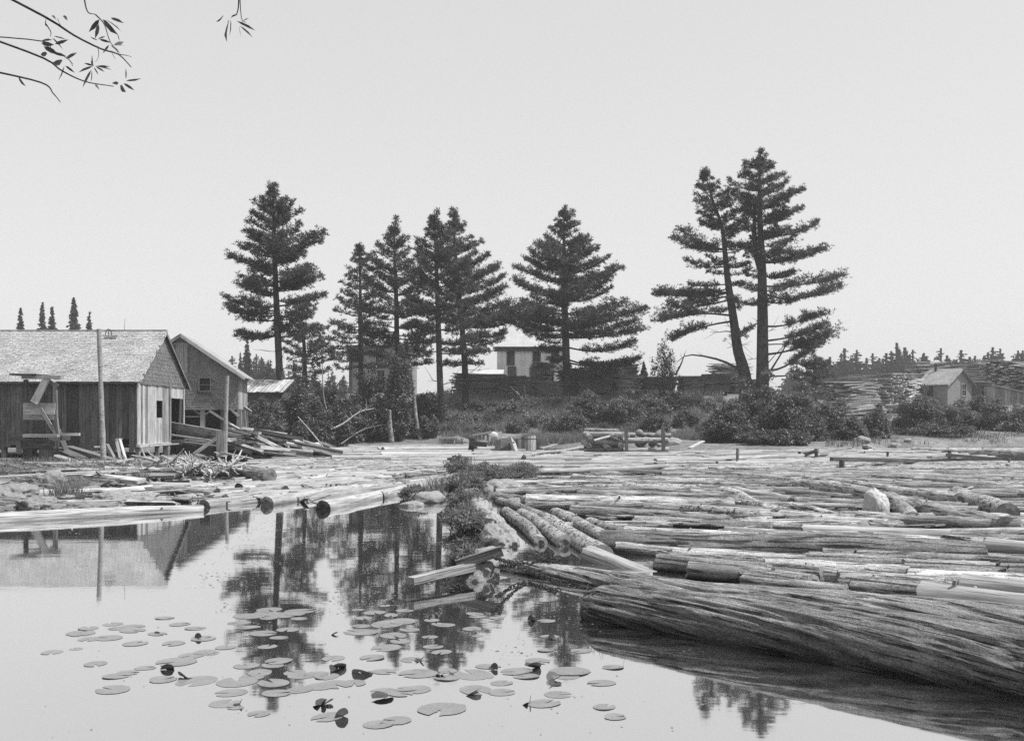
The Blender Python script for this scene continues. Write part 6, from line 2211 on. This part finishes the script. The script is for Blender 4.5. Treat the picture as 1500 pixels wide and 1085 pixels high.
# small bits of bark, chips and sticks on shore and raft: nobody could count them
def debris(name, n, poly, zmax, mats, label, seed, size=(0.25, 0.05), land=False, z0=0.0, ang=0.6):
    rg = np.random.default_rng(seed)
    xs, ys = [p[0] for p in poly], [p[1] for p in poly]
    cs, hs, Rs = [], [], []
    tries = 0
    while len(cs) < n and tries < n * 20:
        tries += 1
        px_ = rg.uniform(min(xs), max(xs))
        d0, d1 = CAM_H * F / (max(ys) - HY), CAM_H * F / (min(ys) - HY)
        d_ = math.sqrt(rg.uniform(d0 * d0, d1 * d1))
        py_ = HY + CAM_H * F / d_
        if not in_poly(px_, py_, poly): continue
        x = X(px_, d_)
        z = (float(H(x, d_)) if land else 0.0) + z0 + rg.uniform(0, zmax)
        a = rg.normal(0, ang)
        tl = rg.normal(0, ang * 0.3)
        cs.append([x, d_, z]); hs.append([size[0] * rg.uniform(0.3, 1.4), size[1] * rg.uniform(0.4, 1.5), 0.012])
        ca, sa, ct, st = cos(a), sin(a), cos(tl), sin(tl)
        Rs.append([[ca * ct, -sa, -ca * st], [sa * ct, ca, -sa * st], [st, 0, ct]])
    v, f = boxes(np.array(cs), np.array(hs), np.array(Rs))
    add(name, make_mesh(name, [(v, f)], mats), label=label, cat='debris', kind='stuff')


debris('shore_chips', 800, [(-40, 752), (200, 746), (300, 730), (345, 690), (150, 684), (-40, 690)], 0.06, [M['plank']], 'bark, chips and sticks littering the stony left shore', 41, (0.3, 0.05), True)
debris('raft_bark', 1100, RIGHT_POLY, 0.14, [M['raft']], 'bark scraps and sticks scattered over the right raft', 42, (0.28, 0.03), False, 0.0, 0.25)
debris('left_raft_bark', 420, LEFT_POLY, 0.12, [M['peeled']], 'chips and splinters scattered over the left raft', 43, (0.3, 0.035), False, 0.02, 0.5)
debris('far_shore_slabs', 450, [(480, 664), (640, 656), (860, 668), (1040, 664), (1560, 656), (1560, 672), (860, 690), (640, 684), (480, 680)], 0.12, [M['peeled']], 'pale splinters and slabs strewn along the far booms', 44, (0.9, 0.06), False, 0.02, 0.07)
beam('board', P(800, 634, 74), P(838, 640, 73), 0.2, 0.06, M['plank_pale'], label='pale board lying on the bank left of the crib', cat='board')
beam('board', P(793, 657, 60), P(815, 651, 61), 0.25, 0.08, M['plank_pale'], label='short pale board beside the wooden tank', cat='board')
klog(760, 667, 852, 655, 0.09, 'peeled', 'crooked peeled pole leading from the wooden tank to the crib', 0.3, 0.8, 'boom logs along the far shore', bow=0.03)
for k, (a, b, lab) in enumerate([((1245, 657), (1253, 664), 'upright pale splinter board before the great bush'), ((1270, 662), (1283, 668), 'pale broken board below the sandy gap'), ((1010, 656), (1030, 646), 'grey stick on the sandy beach'), ((1268, 664), (1276, 658), 'short pale board end below the sandy gap')]):
    beam('board', P(*a, 57), P(*b, 58.5), 0.2, 0.07, M['plank_pale'], label=lab, cat='board', group='boards on the far beach')

# grass tufts rooted on the great logs
def tuft(loc, n, h, label, seed, spread=0.08, mat='grass'):
    rg = np.random.default_rng(seed)
    xy = rg.normal(0, spread, (n, 2))
    add('grass_tuft', make_mesh('grass_tuft', [blades(xy, h, 0.0025, 0.55, rg, np.zeros(n))], [M[mat]]), None, tuple(loc), label, 'grass', 'grass growing on the great logs', 'stuff')


for k, (x, y, z, n_, h_, s_, lab) in enumerate([(0.95, 8.80, 0.24, 160, 0.07, 0.14, 'short grass sprouting near the left end of the nearest huge log'),
                                                (1.25, 8.52, 0.25, 140, 0.07, 0.12, 'short grass sprouting further along the nearest huge log'),
                                                (1.3, 9.0, 0.05, 90, 0.05, 0.10, 'thin grass in the crack between the two great logs'),
                                                (2.48, 7.32, 0.32, 70, 0.06, 0.045, 'dark isolated grass tuft on the nearest huge log, towards the right'),
                                                (1.6, 8.17, 0.27, 70, 0.05, 0.08, 'sparse grass blades on the middle of the nearest huge log')]):
    tuft((x, y, z), n_, h_, lab, 800 + k, s_)
for k, (px_, py_, n_, h_, lab) in enumerate([(95, 735, 260, 0.45, 'grass clump beside the rounded stone under the hoist'), (110, 727, 200, 0.4, 'dark grass clump left on the stony shore'), (640, 722, 200, 0.35, 'grass clump among the stones left of the jetty'), (760, 702, 260, 0.35, 'grass clump at the landward end of the right raft')]):
    p = wl(px_, py_)
    rg = np.random.default_rng(850 + k)
    xy = rg.normal(0, 0.17, (n_, 2))
    add('grass_clump', make_mesh('grass_clump', [blades(xy, h_, 0.008, 0.5, rg, np.zeros(n_))], [M['grass']]), None, (p[0], p[1], 0.08), lab, 'grass', 'grass clumps by the water', 'stuff')


# ------------------------------------------------------------------ lily pads
def pad_geo(r, rg, lift=0.0, fold=0.0):
    n = 26
    notch = 0.22
    a = np.linspace(notch, 2 * pi - notch, n)
    rr = r * (1 + 0.05 * np.sin(a * 2 + rg.random() * 6) + 0.02 * rg.normal(size=n))
    rim = np.stack([rr * np.cos(a), rr * np.sin(a), 0.001 + lift * r * (0.5 + 0.5 * np.sin(a + rg.random() * 6)) ** 4], 1)
    mid = rim * [0.55, 0.55, 0.0] + [0, 0, 0.001]
    c = np.array([[0.0, 0, 0.001]])
    V_ = np.vstack([rim, mid, c])
    if fold:
        f_ = np.maximum(0, V_[:, 1] - r * (0.25 - 0.2 * fold)) * fold
        V_[:, 2] += f_ * 1.1
        V_[:, 1] -= f_ * 0.55
    k = np.arange(n - 1)
    F1 = np.stack([k, k + 1, k + 1 + n, k + n], 1)
    F2 = np.stack([k + n, k + n + 1, np.full(n - 1, 2 * n)], 1)
    return [(V_, F1, 0), (V_, F2, 0)]


PADS = [make_mesh('lily_pad', pad_geo(0.16, np.random.default_rng(k), [0, 0.01, 0.025, 0.0, 0.04][k % 5]), [M['pad']], True) for k in range(7)]
CURLS = [make_mesh('lily_pad', pad_geo(0.13, np.random.default_rng(60 + k), 0.05, 0.4 + 0.2 * k), [M['pad_dark' if k else 'pad']], False) for k in range(4)]
PADLAB = ('flat round lily pad floating on the near pond water', 'flat lily pads')
pads = [(384, 898, 36), (440, 906, 30), (395, 905, 30), (350, 912, 40), (365, 919, 40), (420, 922, 40), (408, 934, 34), (430, 899, 40), (392, 947, 34), (240, 905, 34), (265, 914, 36), (130, 920, 40), (165, 914, 34), (120, 928, 44), (160, 934, 50), (230, 928, 36), (285, 920, 36), (255, 942, 40), (300, 935, 44),
        (525, 893, 22), (565, 887, 22), (593, 894, 30), (548, 897, 40), (575, 901, 30), (533, 905, 34), (590, 910, 50), (530, 917, 34), (560, 917, 36), (633, 908, 30), (640, 914, 24), (600, 922, 40), (535, 926, 36), (575, 931, 50), (587, 939, 42), (630, 933, 28), (634, 947, 36), (647, 955, 40), (695, 899, 32), (700, 903, 28), (690, 921, 34), (698, 931, 22),
        (727, 905, 30), (800, 909, 32), (806, 932, 32), (800, 952, 30), (850, 953, 40), (545, 963, 46), (605, 966, 44), (490, 964, 44), (560, 947, 38), (787, 968, 46), (655, 982, 36), (715, 976, 44), (755, 983, 60), (705, 990, 46), (735, 1000, 40), (830, 990, 46), (880, 1000, 50), (610, 1010, 50), (560, 1012, 44), (735, 1014, 48), (815, 1017, 50), (795, 1030, 60), (640, 1038, 38), (676, 1033, 16), (885, 1035, 40), (520, 1000, 44), (480, 990, 50), (470, 1005, 50),
        (140, 972, 42), (185, 985, 40), (215, 978, 36), (170, 990, 44), (280, 960, 46), (240, 995, 48), (110, 950, 24), (75, 955, 36), (330, 1030, 56), (345, 1036, 30), (400, 1000, 60), (380, 985, 50), (410, 968, 48), (360, 975, 44), (430, 985, 40), (440, 1010, 44), (405, 1015, 50), (480, 1050, 56), (580, 1055, 50), (900, 1050, 40), (380, 1045, 40), (300, 955, 40), (330, 948, 36)]
npad = 0
for px_, py_, w_ in pads:
    p = wl(px_ + rng.normal(0, 1.0), py_)
    o = add('lily_pad', PADS[npad % 7], None, (p[0], p[1], 0.0 + 0.002 * rng.random()), pad_label(px_, py_, w_), 'lily pad', PADLAB[1])
    s_ = (w_ * p[1] / F) / 0.32 * 0.86
    o.scale = (s_, s_ * rng.uniform(0.8, 1.0), 1.0)
    o.rotation_euler = (0, 0, rng.random() * 6.28)
    npad += 1
for k in range(45):
    c_ = [(390, 905, 60, 20), (590, 915, 70, 25), (440, 985, 70, 30), (760, 985, 110, 30), (190, 930, 110, 25), (640, 1000, 140, 45), (240, 985, 120, 30)][k % 7]
    px_, py_ = c_[0] + rng.normal() * c_[2] * 0.6, c_[1] + rng.normal() * c_[3] * 0.6
    if py_ < 885 or py_ > 1085: continue
    p = wl(px_, py_)
    o = add('lily_pad', PADS[npad % 7], None, (p[0], p[1], 0.0 + 0.002 * rng.random()), pad_label(px_, py_, 25), 'lily pad', PADLAB[1])
    s_ = rng.uniform(0.45, 0.95)
    o.scale = (s_, s_ * rng.uniform(0.8, 1.0), 1.0)
    o.rotation_euler = (0, 0, rng.random() * 6.28)
    npad += 1
CURL_L = ('curled lily pad standing its dark edge up from the water', 'curled lily pads')
curls = [(495, 978, 24, 1), (530, 985, 70, 0), (538, 1002, 50, 2), (615, 968, 14, 3), (645, 990, 16, 1), (625, 1014, 34, 1), (690, 1015, 50, 0), (723, 980, 14, 3), (745, 990, 36, 1), (780, 978, 22, 3), (812, 995, 20, 3), (770, 1000, 40, 0), (812, 1002, 20, 1), (775, 1030, 22, 2), (480, 925, 12, 3), (490, 929, 10, 1), (778, 909, 12, 3), (590, 1025, 40, 2), (560, 1022, 30, 1), (475, 1030, 26, 1),
         (430, 978, 18, 3), (490, 982, 16, 3), (245, 980, 18, 1), (270, 970, 14, 3), (290, 935, 12, 3), (230, 927, 8, 1), (415, 1023, 18, 1), (470, 1033, 22, 1), (500, 1050, 22, 3), (540, 1056, 40, 1), (270, 992, 26, 1), (350, 1032, 14, 3), (725, 914, 10, 3), (808, 935, 10, 3)]
for k, (px_, py_, w_, q) in enumerate(curls):
    if k % 3 == 2: continue
    p = wl(px_, py_)
    o = add('lily_pad', CURLS[q], None, (p[0], p[1], 0.004), 'curled dark-edged lily pad, ' + pad_label(px_, py_, w_).split('in the ')[1], 'lily pad', CURL_L[1])
    s_ = (min(w_, 30) * p[1] / F) / 0.24
    o.scale = (s_, s_, s_)
    o.rotation_euler = (rng.normal(0, 0.2), rng.normal(0, 0.2), rng.random() * 6.28)


# specks of scum and pollen on the water
rg = np.random.default_rng(91)
sp = []
for (x0, x1, y0, y1, n) in ((290, 680, 742, 900, 2600), (60, 300, 770, 830, 400), (720, 880, 800, 960, 500), (60, 1100, 860, 1080, 260)):
    px_ = rg.uniform(x0, x1, n); d_ = CAM_H * F / (rg.uniform(y0, y1, n) - HY)
    k = vnoise(px_ * 0.03, d_ * 1.6, 512, 31) > 0.02
    sp.append(np.stack([X(px_[k], d_[k]), d_[k], np.full(k.sum(), 0.003)], 1))
sp = np.concatenate(sp)
a = rg.random(len(sp)) * 6.28
r_ = rg.uniform(0.005, 0.028, len(sp)) * np.clip(sp[:, 1] / 14, 0.35, 1)
cr = np.stack([np.cos(a), np.sin(a), 0 * a], 1) * r_[:, None]
cr2 = np.stack([-np.sin(a), np.cos(a), 0 * a], 1) * (r_ * rg.uniform(0.4, 1, len(sp)))[:, None]
v = np.stack([sp + cr, sp + cr2, sp - cr, sp - cr2], 1).reshape(-1, 3)
add('water_scum', make_mesh('water_scum', [(v, np.arange(len(v)).reshape(-1, 4))], [M['pad']]), label='pale specks of scum and small leaves on the water', cat='scum', kind='stuff')


# ------------------------------------------------------------------ willow twigs hanging in from the upper left
LEAFW = np.array([[0, 0, 0], [0.25, 0.055, 0.012], [0.6, 0.06, 0.01], [1.0, 0, -0.06], [0.6, -0.06, 0.01], [0.25, -0.055, 0.012], [0.3, 0, -0.01], [0.62, 0, -0.02]])
LEAFWF = np.array([[0, 6, 1], [1, 6, 7], [1, 7, 2], [2, 7, 3], [3, 7, 4], [4, 7, 5], [7, 6, 5], [5, 6, 0]])
WLEAF = make_mesh('leaf', [(LEAFW, LEAFWF)], [M['willow']], True)


def willow(twigs, leaves, d, label):
    root = P(*twigs[0][0][0][:2], d)
    t = thing('willow_branch', root, label, 'branch', 'willow twigs over the pond')
    for pts, r0 in twigs:
        path = smooth_path([P(a, b, d + q) for a, b, q in pts], 16)
        add('twig', make_mesh('twig', local(tube(path, np.linspace(r0, r0 * 0.35, 16), 6), root), [M['trunk']], True), t)
    for (x0, y0, x1, y1, fat) in leaves:
        o = add('leaf', WLEAF, t)
        dd = d + rng.normal(0, 0.04)
        p0, p1 = P(x0, y0, dd), P(x1, y1, dd + rng.normal(0, 0.05))
        R, L_ = frame(p0, p1)
        M4 = Matrix.Identity(4)
        for i in range(3):
            for j in range(3):
                M4[i][j] = R[i, j]
        o.rotation_euler = (M4 @ Matrix.Rotation(pi / 2 + rng.normal(0, 0.45), 4, 'X')).to_euler()
        o.location = tuple(p0 - root)
        o.scale = (L_, L_ * min(fat, 1.5) * 1.3, L_)


# pixel positions read from the enlarged corner (50,10) at 4.286 px per px
def z(*c): return tuple(50 + v / 4.286 if k % 2 == 0 else 10 + v / 4.286 for k, v in enumerate(c))


tw1 = [([(-60, -40, 0), z(60, 60) + (0,), z(250, 180) + (0,), z(420, 265) + (0,), z(530, 300) + (0,), z(610, 380) + (0.02,)], 0.0042),
       ([z(530, 300) + (0,), z(580, 306) + (0.01,), z(612, 316) + (0.02,)], 0.0016),
       ([z(385, 50) + (0,), z(440, 110) + (0,), z(475, 215) + (0,), z(535, 300) + (0,)], 0.0022), ([(120, -30, 0), z(330, 20) + (0,), z(385, 50) + (0,)], 0.003)]
lv1 = [z(410, 80, 345, 160) + (2.2,), z(405, 110, 385, 200) + (2.0,), z(430, 80, 520, 180) + (2.4,), z(450, 80, 550, 150) + (1.6,), z(400, 210, 345, 190) + (1,), z(400, 205, 450, 183) + (1,), z(470, 240, 430, 295) + (1.2,), z(480, 240, 540, 290) + (1.2,), z(480, 270, 508, 335) + (1.2,),
       z(500, 245, 568, 215) + (1,), z(495, 240, 565, 240) + (1,), z(410, 205, 480, 225) + (0.8,), z(75, 70, 70, 125) + (1.6,), z(110, 60, 150, 80) + (1,), z(150, 75, 160, 120) + (1.2,), z(180, 60, 220, 85) + (1,), z(480, 70, 560, 100) + (1,), z(525, 170, 535, 215) + (1,)]
tw2 = [([(-60, 40, 0), z(40, 315) + (0,), z(170, 400) + (0,), z(320, 470) + (0,), z(500, 500) + (0,)], 0.0034),
       ([(-60, 50, 0), z(40, 215) + (0,), z(110, 270) + (0,), z(200, 320) + (0,), z(245, 360) + (0,)], 0.002),
       ([z(75, 110) + (0,), z(105, 160) + (0,), z(100, 190) + (0,)], 0.002), ([z(400, 250) + (0,), z(405, 310) + (0,), z(385, 350) + (0,)], 0.0012)]
lv2 = [z(120, 185, 205, 205) + (0.9,), z(110, 195, 190, 270) + (1,), z(130, 235, 210, 210) + (0.9,), z(60, 250, 150, 300) + (1.3,), z(120, 290, 200, 310) + (1,), z(200, 330, 270, 285) + (1.6,), z(190, 330, 250, 280) + (1.4,), z(40, 300, 90, 295) + (2,), z(110, 355, 195, 345) + (0.9,), z(190, 370, 155, 470) + (0.9,), z(195, 370, 255, 415) + (1.2,), z(215, 330, 250, 375) + (0.9,), z(45, 215, 110, 205) + (1.3,), z(45, 230, 120, 240) + (1.3,),
       z(370, 375, 270, 410) + (0.8,), z(360, 395, 300, 510) + (0.7,), z(362, 400, 360, 475) + (1.2,), z(375, 380, 405, 430) + (1,), z(385, 375, 445, 410) + (1.2,), z(385, 370, 490, 395) + (0.7,), z(370, 370, 315, 355) + (1,), z(375, 375, 350, 330) + (1,), z(370, 365, 360, 300) + (0.8,), z(395, 375, 470, 375) + (0.6,),
       z(530, 480, 495, 480) + (1,), z(540, 495, 568, 535) + (1.6,), z(560, 480, 630, 525) + (1.4,), z(575, 465, 672, 455) + (0.8,), z(575, 455, 578, 385) + (0.9,), z(395, 490, 400, 525) + (1.5,), z(45, 310, 65, 330) + (2,)]
willow(tw1, lv1, 3.2, 'upper willow twig with narrow leaves reaching in from the top left corner')
willow(tw2, lv2, 3.0, 'lower willow twig arching down at the left edge of the sky')
willow([([(-30, 100, 0), z(40, 475) + (0,), z(120, 545) + (0,), z(165, 600) + (0,)], 0.003)], [z(-100, 440, -60, 500) + (1,)], 2.9, 'bare willow twig tip below the two leafy twigs')
willow([([(350, -40, 0), z(1280, 20) + (0,), z(1235, 70) + (0,)], 0.003), ([(350, -40, 0), z(1300, 60) + (0,), z(1330, 100) + (0,)], 0.002)],
       [z(1225, 80, 1190, 215) + (0.9,), z(1235, 80, 1230, 190) + (1,), z(1220, 75, 1210, 150) + (1,), z(1190, 55, 1148, 100) + (1.2,), z(1270, 90, 1395, 150) + (0.7,), z(1310, 90, 1350, 70) + (0.8,), z(1285, 120, 1300, 195) + (0.5,), z(1290, 120, 1380, 195) + (0.6,), z(1240, 60, 1275, 50) + (1,)], 3.4, 'small hanging willow spray at the top edge of the sky')

# ------------------------------------------------------------------ haze: pale air between the camera and the far bank
def haze():
    c, h = np.array([[0, 330.0, 17.0]]), np.array([[640.0, 440.0, 19.5]])
    v, f = boxes(c, h)
    m = bpy.data.materials.new('summer_haze')
    m.use_nodes = True
    nt = m.node_tree
    nt.nodes.clear()
    out = nt.nodes.new('ShaderNodeOutputMaterial')
    pv = nt.nodes.new('ShaderNodeVolumePrincipled')
    pv.inputs['Color'].default_value = (0.9, 0.9, 0.9, 1)
    pv.inputs['Density'].default_value = 0.00065
    nt.links.new(pv.outputs[0], out.inputs['Volume'])
    add('haze', make_mesh('haze', [(v, f)], [m]), label='thin pale summer haze over the pond and far bank', cat='haze', kind='stuff')


HAZE = True
if HAZE:
    haze()
print('LOGS', NLOG, n1, n2, 'PADS', npad, 'LEAVES', NLEAF, 'TRIS', sum(len(me.polygons) for me in bpy.data.meshes))
